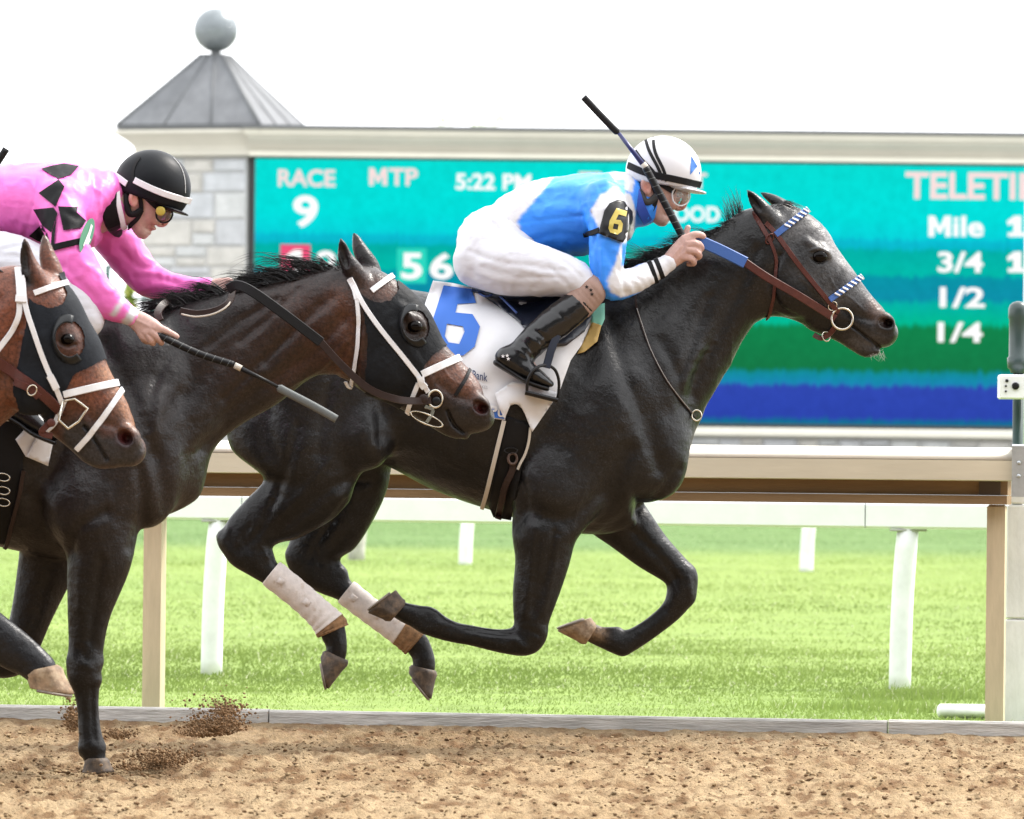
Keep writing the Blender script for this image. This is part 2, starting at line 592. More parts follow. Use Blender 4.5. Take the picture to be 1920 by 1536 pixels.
def sheet_pts(poly, step, holes=()):
    """triangulated 2-D sheet of a photo polygon"""
    pts = []; edges = []
    def loop(L):
        L = np.asarray(L, float); n0 = len(pts); m = 0
        for a, b in zip(L, np.roll(L, -1, 0)):
            k = max(1, int(np.linalg.norm(b - a) / step))
            for i in range(k):
                pts.append(tuple(a + (b - a) * i / k)); m += 1
        for i in range(m): edges.append((n0 + i, n0 + (i + 1) % m))
    loop(poly)
    for h in holes: loop(h)
    P = np.asarray(poly, float)
    gx, gy = np.meshgrid(np.arange(P[:, 0].min(), P[:, 0].max(), step), np.arange(P[:, 1].min(), P[:, 1].max(), step))
    g = np.stack([gx.ravel(), gy.ravel()], 1)
    if len(g):
        g = g[inside(g, poly)]
        for h in holes:
            if len(g): g = g[~inside(g, h)]
        bd = np.array(pts)
        for q in g:
            if np.min(np.abs(bd - q).sum(1)) > step * 0.6: pts.append(tuple(q))
    r = mgeo.delaunay_2d_cdt([Vector(p) for p in pts], edges, [], 0, 1e-5)
    V2 = np.array([tuple(v) for v in r[0]])
    T2 = np.array([tuple(f) for f in r[2]]); cen = V2[T2].mean(1)
    ok = inside(cen, poly)
    for h in holes: ok &= ~inside(cen, h)
    T2 = T2[ok]; use = np.unique(T2); mp_ = np.full(len(V2), -1); mp_[use] = np.arange(len(use))
    return V2[use], [tuple(int(i) for i in f) for f in mp_[T2]]

def patch(name, surf, poly, material, parent, d0, off=0.003, thick=0.0, step=5.0, holes=(), wav=0.0, seed=0, cols=None, wl=25.0, sm=3):
    """a piece of cloth or leather lying on a surface; the outline is given in photo pixels"""
    P, T = sheet_pts(poly, step, holes)
    hit = [surf.hit(x, y, d0, 0.0) for x, y in P]
    ok = np.array([h[0] is not None for h in hit])
    dep = np.array([h[0].y if h[0] is not None else 0 for h in hit])
    if not ok.all():
        for i in np.where(~ok)[0]:
            if ok.any():
                dd = np.abs(P[ok] - P[i]).sum(1); near = np.argsort(dd)[:4]
                dep[i] = dep[ok][near].mean()
            else: dep[i] = d0
    adj = [[] for _ in P]
    for t in T:
        for i in range(3): adj[t[i]] += [t[(i + 1) % 3], t[(i + 2) % 3]]
    for it in range(sm):
        dep = np.array([0.5 * dep[i] + 0.5 * (np.mean(dep[adj[i]]) if adj[i] else dep[i]) for i in range(len(P))])
    if wav:
        q = np.stack([P[:, 0] / wl, P[:, 1] / wl, np.zeros(len(P))], 1)
        dep = dep - wav * (0.6 + vnoise(q, seed))
    V = [W(x, y, dd - off) for (x, y), dd in zip(P, dep)]
    # orient towards the camera
    F_ = []
    for t in T:
        a, b, c = V[t[0]], V[t[1]], V[t[2]]
        F_.append(t if (b - a).cross(c - a).y < 0 else t[::-1])
    if thick:
        n = len(V); V2 = [Vector((v.x, v.y + thick, v.z)) for v in V]
        ed = {}
        for t in F_:
            for i in range(3):
                e = (t[i], t[(i + 1) % 3])
                if (e[1], e[0]) in ed: del ed[(e[1], e[0])]
                else: ed[e] = 1
        F_ = F_ + [tuple(i + n for i in t[::-1]) for t in F_] + [(a, a + n, b + n, b) for a, b in ed]
        V = V + V2
    return mk(name, V, F_, material, parent, True)

def shell(name, V, Q, poly, off, material, parent, holes=(), xtra=None, d0=None):
    """cloth fitted all round a body: the part of the skin inside the outline, lifted by off"""
    N = normals(V, Q); p = PX(V)
    m = inside(p, poly)
    for h in holes: m &= ~inside(p, h)
    if xtra is not None: m &= xtra(V, p)
    f = Q[m[Q].all(1)]
    use = np.unique(f); mp_ = np.full(len(V), -1); mp_[use] = np.arange(len(use))
    f2 = mp_[f]
    v2 = V[use]
    for it in range(3):     # even out the edge
        b = lap(v2, f2); v2 = v2 * 0.4 + b * 0.6
    v2 = v2 + N[use] * off
    return mk(name, v2, f2, material, parent, True), v2, f2

def hairs(name, rts, material, parent, seg=6):
    """tapered strands; rts: list of (points list, radius)"""
    V = []; Fc = []
    for pts, r in rts:
        P = [Vector(p) for p in spline([tuple(p) for p in pts], 3)]
        m = len(P); n0 = len(V)
        for i, p in enumerate(P):
            t = (P[min(i + 1, m - 1)] - P[max(i - 1, 0)]).normalized()
            a = t.cross(Vector((0.2, 1, 0.1))).normalized(); b = t.cross(a)
            rr = r * (1 - (i / (m - 1)) ** 1.5 * 0.95)
            for k in range(3):
                q = 2.094 * k
                V.append(p + a * (rr * math.cos(q)) + b * (rr * math.sin(q)))
        for i in range(m - 1):
            for k in range(3):
                Fc.append((n0 + i * 3 + k, n0 + i * 3 + (k + 1) % 3, n0 + (i + 1) * 3 + (k + 1) % 3, n0 + (i + 1) * 3 + k))
    return mk(name, np.array([tuple(v) for v in V]), np.array(Fc), material, parent, True)

def surf_of(o):
    w0 = origin_of(o)
    return Surf(np.array([tuple(v.co + w0) for v in o.data.vertices]), [tuple(p.vertices) for p in o.data.polygons])
# ================================================================ SETTING
def gd(px, py, z=0.0):
    """distance at which the sight line through a photo pixel meets height z"""
    Y = -st * (px - CX) + ct * (py - CY)
    return (H - z) * F / Y
def zat(px, py, d): return W(px, py, d).z
LP, RP = W(0, 1322, gd(0, 1322, .07)), W(1920, 1355, gd(1920, 1355, .07))
RU = Vector((RP.x - LP.x, RP.y - LP.y, 0)).normalized()      # along the rails
RN = Vector((-RU.y, RU.x, 0))                                 # away from the track
R0 = Vector((LP.x, LP.y, 0))
def onrail(px, off, py=900):
    """ground point of the line `off` metres behind the kerb under photo column px"""
    o = R0 + RN * off
    k = W(px, py, 1.0); dx, dy = k.x, 1.0
    # o + s*RU = t*(dx,1)
    det = RU.x * (-dy) - RU.y * (-dx)
    s = ((-o.x) * (-dy) - (-o.y) * (-dx)) / det
    return o + RU * s, s
def extrude(mb, prof, off, s0, s1):
    n = len(prof); v = []
    for s in (s0, s1):
        for (a, z) in prof:
            p = R0 + RN * (off + a) + RU * s; v.append((p.x, p.y, z))
    f = [(i, (i + 1) % n, n + (i + 1) % n, n + i) for i in range(n)]
    f += [tuple(range(n - 1, -1, -1)), tuple(range(n, 2 * n))]
    return mb.add(v, f)

# ---- dirt track -------------------------------------------------------------
def fbm(x, y, seed, f0=1.0, oct=4):
    r = np.random.default_rng(seed); out = np.zeros_like(x); a = 1.0; tot = 0
    for o in range(oct):
        n = 256; g = r.random((n, n)); X = x * f0 * 2 ** o + 31.7 * o; Y = y * f0 * 2 ** o + 17.3 * o
        xi = np.floor(X).astype(int); yi = np.floor(Y).astype(int); u = X - xi; v = Y - yi
        u = u * u * (3 - 2 * u); v = v * v * (3 - 2 * v)
        q = lambda i, j: g[(xi + i) % n, (yi + j) % n]
        out += a * ((q(0, 0) * (1 - u) + q(1, 0) * u) * (1 - v) + (q(0, 1) * (1 - u) + q(1, 1) * u) * v); tot += a; a *= 0.55
    return out / tot
M_dirt = mat('dirt', attr=True, rough=0.95, spec=0.15, noise=0.30, nscale=55, bump=0.9, bscale=130, bdist=0.012)
def dirt_height(X, Y):
    h = 0.035 * (fbm(X, Y, 1, 1.6, 3) - .5) + 0.022 * (fbm(X, Y, 2, 9, 3) - .5)
    c = fbm(X, Y, 3, 26, 2); l = fbm(X, Y, 6, 19, 2); l2 = fbm(X, Y * .6, 7, 7, 2)
    return .7 * h + 0.045 * np.clip(c - .52, 0, 1) - 0.03 * np.clip(.42 - c, 0, 1) + 0.05 * np.clip(l - .60, 0, 1) - 0.04 * np.clip(.36 - l2, 0, 1)
def dirt_col(X, Y, h):
    t = np.clip((fbm(X, Y * .2, 5, 25, 3) - .40) * 3.4, 0, 1)[..., None]
    k = np.clip((fbm(X * .6, Y * .6, 8, 1.6, 3) - .32) * 2.2, 0, 1)[..., None]
    lightc = np.array([.305, .222, .130]); midc = np.array([.24, .163, .088]); dark = np.array([.115, .060, .027])
    c = lightc * (1 - k) + midc * k
    near = np.clip((Y - 19.3) / 1.6, 0, 1)[..., None]            # darker towards the kerb
    c = c * (1 - .25 * near)
    w = np.clip(t * 1.2 - .30, 0, 1) * .9
    return c * (1 - w) + dark * w
def grid_xy(x0, x1, y0, y1, hx, hy):
    xs = np.arange(x0, x1 + hx, hx); ys = np.arange(y0, y1 + hy, hy)
    X, Y = np.meshgrid(xs, ys); return X, Y
def grid_faces(nr, nc):
    i = np.arange(nr * nc).reshape(nr, nc)
    return np.stack([i[:-1, :-1].ravel(), i[:-1, 1:].ravel(), i[1:, 1:].ravel(), i[1:, :-1].ravel()], 1)
X, T = grid_xy(-3.6, 3.6, 0, 1, .017, 1 / 520.)
Ycurb = R0.y + (X - R0.x) * (RU.y / RU.x) + 0.02
Yv = 14.0 + (Ycurb - 14.0) * T
Z = dirt_height(X, Yv)
edge = np.clip((Ycurb - Yv) / .25, 0, 1)
Z = Z * (0.4 + 0.6 * edge) + 0.02 * (1 - edge)
for hxp, hyp, rr, dp in ((183, 1448, .16, -.03), (420, 1385, .2, .03), (300, 1430, .2, .03)):   # where the hoof digs in
    gpt = W(hxp, hyp, gd(hxp, hyp)); Z += dp * np.exp(-(((X - gpt.x) / rr) ** 2 + ((Yv - gpt.y) / (rr * 2)) ** 2))
V = np.stack([X.ravel(), Yv.ravel(), Z.ravel()], 1)
track = mk('dirt_track', V, grid_faces(*X.shape), M_dirt, None, True, loc=(0, 18, 0), cols=dirt_col(X, Yv, Z).reshape(-1, 3))
tag(track, 'brown harrowed dirt racing surface', kind='structure')
far = [(-60, -5, -.012), (60, -5, -.012), (60, 14.02, -.012), (-60, 14.02, -.012)]
vy = lambda x: R0.y + (x - R0.x) * (RU.y / RU.x) + .02
far2 = [(-60, 14.02, -.012), (-3.6, 14.02, -.012), (-3.6, vy(-3.6), -.012), (-60, vy(-60), -.012)]
far3 = [(3.6, 14.02, -.012), (60, 14.02, -.012), (60, vy(60), -.012), (3.6, vy(3.6), -.012)]
vv = far + far2 + far3
apron = mk('dirt_apron', vv, [(0, 1, 2, 3), (4, 5, 6, 7), (8, 9, 10, 11)], M_dirt, None, False, loc=(0, 5, 0), cols=np.tile([[.24, .155, .085]], (12, 1)))
tag(apron, 'dirt track running on beyond the finish', kind='structure')
# loose clods
def lumps(name, pts, rad, material, cols, seed=0, flat=0.75):
    r = np.random.default_rng(seed)
    t = (1 + 5 ** .5) / 2
    base = np.array([(-1, t, 0), (1, t, 0), (-1, -t, 0), (1, -t, 0), (0, -1, t), (0, 1, t), (0, -1, -t), (0, 1, -t), (t, 0, -1), (t, 0, 1), (-t, 0, -1), (-t, 0, 1)]) / 1.9
    fc = np.array([(0, 11, 5), (0, 5, 1), (0, 1, 7), (0, 7, 10), (0, 10, 11), (1, 5, 9), (5, 11, 4), (11, 10, 2), (10, 7, 6), (7, 1, 8), (3, 9, 4), (3, 4, 2), (3, 2, 6), (3, 6, 8), (3, 8, 9), (4, 9, 5), (2, 4, 11), (6, 2, 10), (8, 6, 7), (9, 8, 1)])
    n = len(pts)
    j = base[None] * (1 + 0.45 * (r.random((n, 12, 1)) - .5) * 2)
    a = r.random(n) * 6.28; ca, sa = np.cos(a)[:, None], np.sin(a)[:, None]
    x = j[..., 0] * ca - j[..., 1] * sa; y = j[..., 0] * sa + j[..., 1] * ca; z = j[..., 2] * flat
    v = np.stack([x * (1 + .4 * r.random((n, 1))), y, z], 2) * np.asarray(rad)[:, None, None] + np.asarray(pts)[:, None, :]
    f = (fc[None] + (np.arange(n) * 12)[:, None, None]).reshape(-1, 3)
    return mk(name, v.reshape(-1, 3), f, material, None, False, loc=(0, 18, 0), cols=np.repeat(cols, 12, 0))
n = 24000
cx_ = RNG.uniform(-3.0, 3.0, n); cy_ = RNG.uniform(15.0, 21.2, n)
cr = 0.002 + 0.0062 * RNG.random(n) ** 3
cz = dirt_height(cx_, cy_) + cr * .3
dk = RNG.random((n, 1)) < .30
cc_ = np.where(dk, np.array([[.165, .100, .053]]), np.array([[.30, .215, .125]])) * RNG.uniform(.7, 1.25, (n, 1))
clods = lumps('loose_dirt', np.stack([cx_, cy_, cz], 1), cr, M_dirt, cc_, 4)
tag(clods, 'small loose clods scattered over the dirt track', 'dirt', kind='stuff')
# clods thrown up by the hooves
pts = []; rad = []; cl = []
for (px, py, sx, sy, d, m) in ((408, 1362, 38, 18, 18.9, 3600), (375, 1374, 30, 9, 18.9, 1200), (425, 1332, 26, 13, 18.9, 700), (305, 1424, 46, 13, 18.3, 2600), (138, 1350, 13, 24, 18.6, 1300), (222, 1378, 24, 8, 18.6, 700), (405, 1318, 50, 16, 18.9, 90), (260, 1440, 60, 8, 18.3, 900)):
    for i in range(int(m * 1.7)):
        dd = d + RNG.normal() * .12
        u = abs(RNG.normal()); a_ = RNG.uniform(0, 6.28)
        p = W(px + math.cos(a_) * u * sx * .75 + RNG.normal() * 4, py + math.sin(a_) * u * sy * .75 - .15 * u * u * sy, dd)
        if p.z < .004: p.z = abs(p.z) * .3 + .005
        pts.append(tuple(p)); rad.append(.0008 + .0042 * RNG.random() ** 5); cl.append(np.array([.21, .130, .070]) * RNG.uniform(.6, 1.5))
spray = lumps('thrown_dirt', np.array(pts), np.array(rad), M_dirt, np.array(cl), 9, 1.0)
tag(spray, 'spray of brown clods kicked up behind the hooves', 'dirt', kind='stuff')

# ---- turf -------------------------------------------------------------------
M_turf = mat('turf', attr=True, rough=0.9, spec=0.1, noise=0.25, nscale=3.0, bump=0.6, bscale=40, bdist=0.03)
Xg, Tg = grid_xy(-1, 1, 0, 1, .02, .01)
Yg = vy(0) + .1 + (420 - vy(0)) * Tg ** 2.2
Xg = Xg * (12 + (Yg - 20) * 1.1)
Yg = np.where(Tg == 0, vy(Xg) + .05, Yg + (vy(Xg) - vy(0)) * np.clip(1 - Tg * 3, 0, 1))
tz = 0.02 * (fbm(Xg, Yg, 21, .6, 3) - .5)
gk = fbm(Xg * .25, Yg * .12, 22, 1.0, 3)[..., None]
tc_ = (np.array([.145, .215, .056]) * (1 - gk) + np.array([.19, .25, .068]) * gk)
fk = np.clip((Yg + 6 * (fbm(Xg * .2, Yg * .1, 23, 1, 2) - .5) - 70) / 14, 0, 1)[..., None]      # darker green farther out
tc_ = tc_ * (1 - fk) + np.array([.11, .178, .060]) * fk
turf = mk('turf', np.stack([Xg.ravel(), Yg.ravel(), tz.ravel()], 1), grid_faces(*Xg.shape), M_turf, None, True, loc=(0, 30, 0), cols=tc_.reshape(-1, 3))
tag(turf, 'bright green turf course', kind='structure')
M_grass = mat('grass', attr=True, rough=0.7, spec=0.2)
gt = M_grass.node_tree; gb_ = gt.nodes['Principled BSDF']          # thin blades let light through
tl = gt.nodes.new('ShaderNodeBsdfTranslucent'); ms = gt.nodes.new('ShaderNodeMixShader'); ms.inputs[0].default_value = .5
ga = gt.nodes.new('ShaderNodeAttribute'); ga.attribute_name = 'col'
gt.links.new(ga.outputs['Color'], tl.inputs['Color']); gt.links.new(gb_.outputs[0], ms.inputs[1]); gt.links.new(tl.outputs[0], ms.inputs[2])
gt.links.new(ms.outputs[0], gt.nodes['Material Output'].inputs[0])
def blades(name, n, d0, d1, hmin, hmax, wid, seed, extra=None):
    r = np.random.default_rng(seed)
    d = d0 + (d1 - d0) * r.random(n) ** 1.3
    x = (r.random(n) * 2 - 1) * (d * .115 + .5)
    if extra is not None:
        x = np.concatenate([x, extra[0]]); d = np.concatenate([d, extra[1]]); n = len(x)
    d = np.where(d < vy(x) + .09, vy(x) + .09 + r.random(n) * .3, d)
    hh = hmin + (hmax - hmin) * r.random(n) ** 2
    hh *= .6 + .8 * fbm(x, d, seed + 1, 1.5, 2)
    if extra is not None: hh[-len(extra[0]):] *= extra[2]
    a = r.random(n) * 6.28; w = wid * (.6 + .8 * r.random(n))
    lx = r.normal(size=n) * .5 * hh + .12 * hh; ly = r.normal(size=n) * .4 * hh
    b = np.stack([x, d, np.full(n, -.008)], 1)
    dx = np.stack([np.cos(a) * w, np.sin(a) * w * .5, np.zeros(n)], 1)
    mid = b + np.stack([lx * .35, ly * .35, hh * .6], 1)
    tip = b + np.stack([lx, ly, hh], 1)
    v = np.stack([b - dx, b + dx, mid + dx * .7, mid - dx * .7, tip], 1).reshape(-1, 3)
    i = (np.arange(n) * 5)[:, None]
    f = np.concatenate([i + np.array([[0, 1, 2]]), i + np.array([[0, 2, 3]]), i + np.array([[3, 2, 4]])])
    k = (np.clip(fbm(x * .9, d * .5, seed + 2, 1.0, 3) * 1.6 - .3, 0, 1) * .75 + .25 * r.random(n))[:, None]
    c = np.array([.158, .222, .056]) * (1 - k) + np.array([.196, .258, .070]) * k
    c = c * (.86 + .28 * fbm(x * .5, d * .10, 77, 1.0, 3))[:, None]
    nr = np.clip((27.5 - d) / 5, 0, 1)[:, None]; c = c * (1 + .22 * nr)  # nearer blades lightened to offset the shade they cast on each other
    fk = np.clip((d + 6 * (fbm(x * .2, d * .1, 23, 1, 2) - .5) - 70) / 14, 0, 1)[:, None]; c = c * (1 - fk) + np.array([.10, .168, .058]) * fk
    dry = (r.random(n) < .035)[:, None]
    c = np.where(dry, np.array([[.50, .52, .34]]), c) * r.uniform(.92, 1.07, (n, 1))
    o = mk(name, v, f, M_grass, None, False, loc=(0, (d0 + d1) / 2, 0), cols=np.repeat(c, 5, 0))
    return tag(o, kind='stuff')
ex = []; r_ = np.random.default_rng(5)
tu = W(1700, 1310, gd(1700, 1310)); tv = W(1650, 1330, gd(1650, 1330))
gx = np.concatenate([r_.normal(tu.x, .16, 1400), r_.normal(tv.x, .22, 900), r_.normal(W(20, 1305, 22.6).x, .3, 900)])
gy = np.concatenate([r_.normal(tu.y, .15, 1400), r_.normal(tv.y, .15, 900), r_.normal(22.4, .2, 900)])
ex_x = r_.uniform(-2.6, 2.6, 5200); ex_y = vy(ex_x) + .10 + np.abs(r_.normal(0, .16, 5200)); keep = fbm(ex_x, ex_y * .3, 41, 2.2, 2) > .47; gx = np.concatenate([gx, ex_x[keep]]); gy = np.concatenate([gy, ex_y[keep]])
tag(blades('grass', 120000, 21.0, 34, .010, .027, .003, 31, (gx, gy, 2.6)), 'longer bright green grass between the kerb and the rails', 'grass')
tag(blades('grass', 230000, 25.0, 125, .012, .030, .0048, 33), 'mown green grass of the turf course beyond the white rail', 'grass')

mk('path', [(-140, 126, .06), (140, 126, .06), (140, 215, .06), (-140, 215, .06)], [(0, 1, 2, 3)], mat('bounce_ground', (.30, .29, .27), .95, noise=.15, nscale=.6), None, False)  # added hidden ground sheet, cuts the green bounce light on the board
tag(bpy.data.objects['path'], 'added unseen pale ground that keeps green bounce off the tote board', kind='structure')
# ---- kerb of weathered boards -----------------------------------------------
M_kerb = mat('weathered_board', (.45, .435, .41), rough=.9, noise=.35, nscale=14, bump=.7, bscale=60, bdist=.006, stretch=(.35, 1, 3))
kerb = root('track_kerb', 'low grey weathered board kerb between the dirt and the grass', 'kerb', tuple(onrail(960, 0)[0]))
s = -6.0; k = 0
while s < 12:
    ln = 2.35
    mb = MB(); dz = RNG.uniform(-.004, .004)
    extrude(mb, [(0, -.06), (.052, -.06), (.055, .066 + dz), (.046, .072 + dz), (.006, .072 + dz), (0, .064 + dz)], RNG.uniform(-.003, .003), s, s + ln - .006)
    mb.build('board', M_kerb, kerb, False); s += ln

# ---- inner running rail with broad cover -------------------------------------
M_cover = mat('rail_cover', (.56, .505, .385), rough=.65, noise=.12, nscale=3, bump=.1, bscale=30, stretch=(.3, 1, 2))
M_coverlit = mat('rail_cover_skylit', (.66, .62, .54), rough=.6, noise=.06, nscale=4)  # paler than the face: sky light on the top is put into the colour
M_undershade = mat('rail_timber_shaded', (.235, .15, .075), rough=.8, noise=.25, nscale=5, bump=.3, bscale=30, stretch=(.2, 1, 3))  # brown timber with the shade below the cover mixed into its colour
M_post = mat('rail_post_wood', (.50, .41, .275), rough=.7, noise=.15, nscale=9, bump=.2, bscale=30, stretch=(2, 2, .3))
RO = .42
pm, _ = onrail(960, RO); dm = pm.y
zt, zb1, zb2, zu = [zat(960, q, dm) for q in (831, 854, 893, 936)]
rail = root('running_rail', 'tan running rail with a broad rounded cover and timber posts', 'rail', tuple(Vector((pm.x, pm.y, 0))))
_, sA = onrail(1908, RO); s0 = -6.5
mb = MB(); extrude(mb, [(-.20, zb1), (-.19, zb1 + .022), (-.13, zt - .004), (-.04, zt), (.12, zt - .004), (.16, zb1), (.15, zb1 - .001)], RO, s0, sA); mb.build('cover_top', M_coverlit, rail, True)
mb = MB(); extrude(mb, [(-.197, zb2 + .003), (-.2, zb1 - .002), (.15, zb1 - .002), (.15, zb2 + .02), (-.16, zb2 + .012), (-.185, zb2)], RO, s0, sA - .004); mb.build('cover_face', M_cover, rail, False)
mb = MB(); extrude(mb, [(-.10, zu + .035), (-.10, zb2 + .010), (.08, zb2 + .010), (.08, zu + .035)], RO, s0, sA - .03); mb.build('beam', M_undershade, rail, False)
mb = MB(); extrude(mb, [(-.13, zu), (-.13, zu + .033), (.10, zu + .033), (.10, zu)], RO, s0, sA - .03); mb.build('lower_beam', M_undershade, rail, False)
for px in (292, 1870, -1290):
    p, s_ = onrail(px, RO)
    mb = MB(); ww = 17 * p.y / F
    q0 = R0 + RN * (RO - .045) + RU * (s_ - ww)
    mb.box((q0.x, q0.y, -.05), (q0.x + 2 * ww, q0.y + .09, zu - .001), math.atan2(RU.y, RU.x), (q0.x, q0.y), .008)
    mb.build('post', M_post, rail, False)
p, s_ = onrail(1855, RO)
mb = MB(); extrude(mb, [(-.115, zu + .036), (-.115, zb2 + .004), (-.103, zb2 + .004), (-.103, zu + .036)], RO, s_ - .03, s_ + .05); mb.build('bolt_plate', mat('dark_plate', (.06, .04, .025), .6), rail, False)
# galvanised end bracket
M_galv = mat('galvanised', (.46, .49, .5), rough=.4, metal=.7, noise=.15, nscale=20)
p, s_ = onrail(1908, RO)
br = root('rail_bracket', 'galvanised bracket clamping the end of the tan rail', 'bracket', tuple(Vector((p.x, p.y, zb2))))
mb = MB(); extrude(mb, [(-.225, zu + .03), (-.225, zt + .006), (-.205, zt + .012), (.12, zt + .012), (.12, zt + .005), (-.214, zt + .001), (-.214, zu + .03)], RO, s_ - .006, s_ + .045); mb.build('clamp_plate', M_galv, br, False)
mb = MB()
for q in (zb1 - .01, zb2 + .02):
    mb = MB(); c = R0 + RN * (RO - .226) + RU * (s_ + .02); mb.sphere((c.x, c.y, q), (.008, .005, .008), 10, 6); mb.build('bolt', M_galv, br)

# ---- white turf rail --------------------------------------------------------
M_white = mat('white_plastic', (.76, .77, .79), rough=.45, noise=.05, nscale=6)
M_whited = mat('white_post', (.74, .75, .77), rough=.5, noise=.10, nscale=8, bump=.05, bscale=40)
def white_rail(lab, dl, dr, pl, pr, top, bot, posts, base, dia, lean):
    """straight rail from column pl (distance dl) to pr (distance dr)"""
    A = W(pl, 900, dl); B = W(pr, 900, dr)
    u = Vector((B.x - A.x, B.y - A.y, 0)); L = u.length; u.normalize(); nn = Vector((-u.y, u.x, 0))
    dmid = (dl + dr) / 2; z1, z0 = zat(960, top, dmid), zat(960, bot, dmid)
    rt = root('turf_rail', lab, 'rail', (A.x, A.y, 0), 'white plastic rails of the turf course')
    prof = [(-.03, z0 + .01), (-.03, z1 - .03), (-.015, z1 - .008), (.01, z1), (.04, z1 - .008), (.055, z1 - .03), (.055, z0 + .01), (.045, z0), (-.02, z0)]
    nseg = 5; ext = 6.0
    for k in range(nseg):
        a = -ext + (L + 2 * ext) * k / nseg; b = -ext + (L + 2 * ext) * (k + 1) / nseg - .006
        v = []
        for s_ in (a, b):
            for (o, z) in prof:
                q = A + u * s_ + nn * o; v.append((q.x, q.y, z))
        m = len(prof); f = [(i, (i + 1) % m, m + (i + 1) % m, m + i) for i in range(m)] + [tuple(range(m - 1, -1, -1)), tuple(range(m, 2 * m))]
        mk('rail_section', v, f, M_white, rt, False)
    for px in posts:
        t = (px - pl) / (pr - pl); dd = dl + (dr - dl) * t
        b = W(px, 900, dd); r = dia / 2
        P = []
        for i in range(9):
            q = i / 8; z = -.03 + (z0 + .03) * q
            P.append(Vector((b.x + lean * q ** 2.4, b.y + .02, z)))
        mb = MB(); mb.tube(P, [r * (1 - .06 * (i == 8)) for i in range(9)], 18); mb.build('post', M_whited, rt)
        mb = MB(); mb.box((P[-1].x - .085, b.y - .028, z0 - .012), (P[-1].x + .085, b.y + .05, z0 - .002), 0, None, .003); mb.build('post_cap', mat('cap_grey', (.35, .35, .33), .6) if 'cap_grey' not in MATS else MATS['cap_grey'], rt, False)
    return rt
dT = gd(400, 1264); dT2 = gd(1690, 1292)
white_rail('white plastic rail on leaning round posts, directly behind the tan running rail', dT, dT2, 400, 1690, 927, 982, (400, 1692, -890, 2980), None, .104, .03)
dU = gd(874, 1058); dU2 = gd(1514, 1071)
white_rail('far white rail whose thin posts stand deep in the grass', dU, dU2, 874, 1514, 935, 970, (874, 1514, 232, 2155), None, .15, .03)
# grey stump of a marker between the rails
dS = gd(668, 1050)
p = W(668, 1050, dS)
mb = MB(); P = [Vector((p.x, p.y, z)) for z in (-.05, .1, .3, .6, .66)]
mb.tube(P, [.10, .10, .115, .12, .09], 10); mb.build('stump', mat('marker_grey', (.42, .40, .37), .8, noise=.3, nscale=6, bump=.3), None)
o = bpy.data.objects['stump']; o.name = 'marker_post'; tag(o, 'short grey marker post in the grass beyond the white rail', 'post')

# ---- things at the finish, right edge ----------------------------------------
M_wpaint = mat('white_painted_wood', (.72, .73, .72), rough=.6, noise=.2, nscale=5, bump=.4, bscale=25, stretch=(1, 1, .5))
dP = onrail(1910, .62)[0].y
fp = W(1906, 900, dP)
fr = root('finish_post', 'broad white painted timber post behind the end of the tan rail', 'post', (fp.x, fp.y, 0))
x0, x1 = W(1889, 900, dP).x, W(1965, 900, dP).x
zz = [-.05, zat(1905, 1160, dP), zat(1905, 945, dP), zat(1905, 840, dP)]
for i, (a, b) in enumerate(((zz[0], zz[1] - .004), (zz[1], zz[2] - .003), (zz[2], zz[3]))):
    mb = MB(); mb.box((x0 + .003 * i, fp.y, a), (x1, fp.y + .12, b), 0, None, .006); mb.build('plank', M_wpaint, fr, False)
dG = 23.6
M_green = mat('dark_green_paint', (.02, .045, .042), rough=.5, spec=.3, noise=.1)
M_greenl = mat('green_casing', (.028, .048, .047), rough=.35, noise=.1)
g0 = W(1906, 900, dG)
gp = root('timing_post', 'dark green timing post with a capped cylinder head', 'post', (g0.x, g0.y, 0))
mb = MB(); mb.tube([Vector((g0.x + .003, g0.y, z)) for z in (0, zat(1906, 700, dG))], 10 * dG / F, 14); mb.build('pole', M_green, gp)
prof = [(700, 13), (693, 15), (690, 19), (672, 20), (668, 17), (600, 17), (596, 18.5), (580, 18.5), (572, 16), (567, 10), (565, 3)]
mb = MB(); c0 = W(1906, 900, dG); mb.tube([Vector((c0.x, c0.y, zat(1906, y, dG))) for y, r in prof], [r * dG / F for y, r in prof], 20); mb.build('cylinder_head', M_greenl, gp)
M_cambox = mat('white_casing', (.75, .75, .77), rough=.4, noise=.05)
M_blk = mat('black_plastic', (.009, .009, .010), rough=.35, spec=.25)
b0, b1 = W(1874, 748, dG - .14), W(1950, 703, dG - .14)
cb = root('finish_camera', 'small white camera box with black lens on the green post', 'camera', (b0.x, b0.y, b0.z))
mb = MB(); mb.box((b0.x, b0.y, b0.z), (b1.x, b0.y + .1, b1.z), 0, None, .006); mb.build('casing', M_cambox, cb, False)
def knob(px, py, r, nm, m_, par, d):
    c = W(px, py, d); mb = MB(); mb.tube([c + Vector((0, .004, 0)), c + Vector((0, -.006, 0)), c + Vector((0, -.008, 0))], [r * d / F, r * d / F, r * .8 * d / F], 16, True); return mb.build(nm, m_, par)
knob(1904, 724, 7, 'lens', M_blk, cb, dG - .142)
knob(1888, 714, 3.2, 'indicator', M_blk, cb, dG - .142); knob(1886, 724, 2, 'indicator', M_blk, cb, dG - .142); knob(1886, 734, 2, 'indicator', M_blk, cb, dG - .142)
tp = W(1923, 900, 30.0)
mb = MB(); mb.tube([Vector((tp.x, tp.y, 0)), Vector((tp.x, tp.y, zat(1923, 140, 30)))], [9 * 30 / F, 7.5 * 30 / F], 14); mb.build('flag_pole', mat('pole_grey', (.45, .5, .5), .4, metal=.4), None)
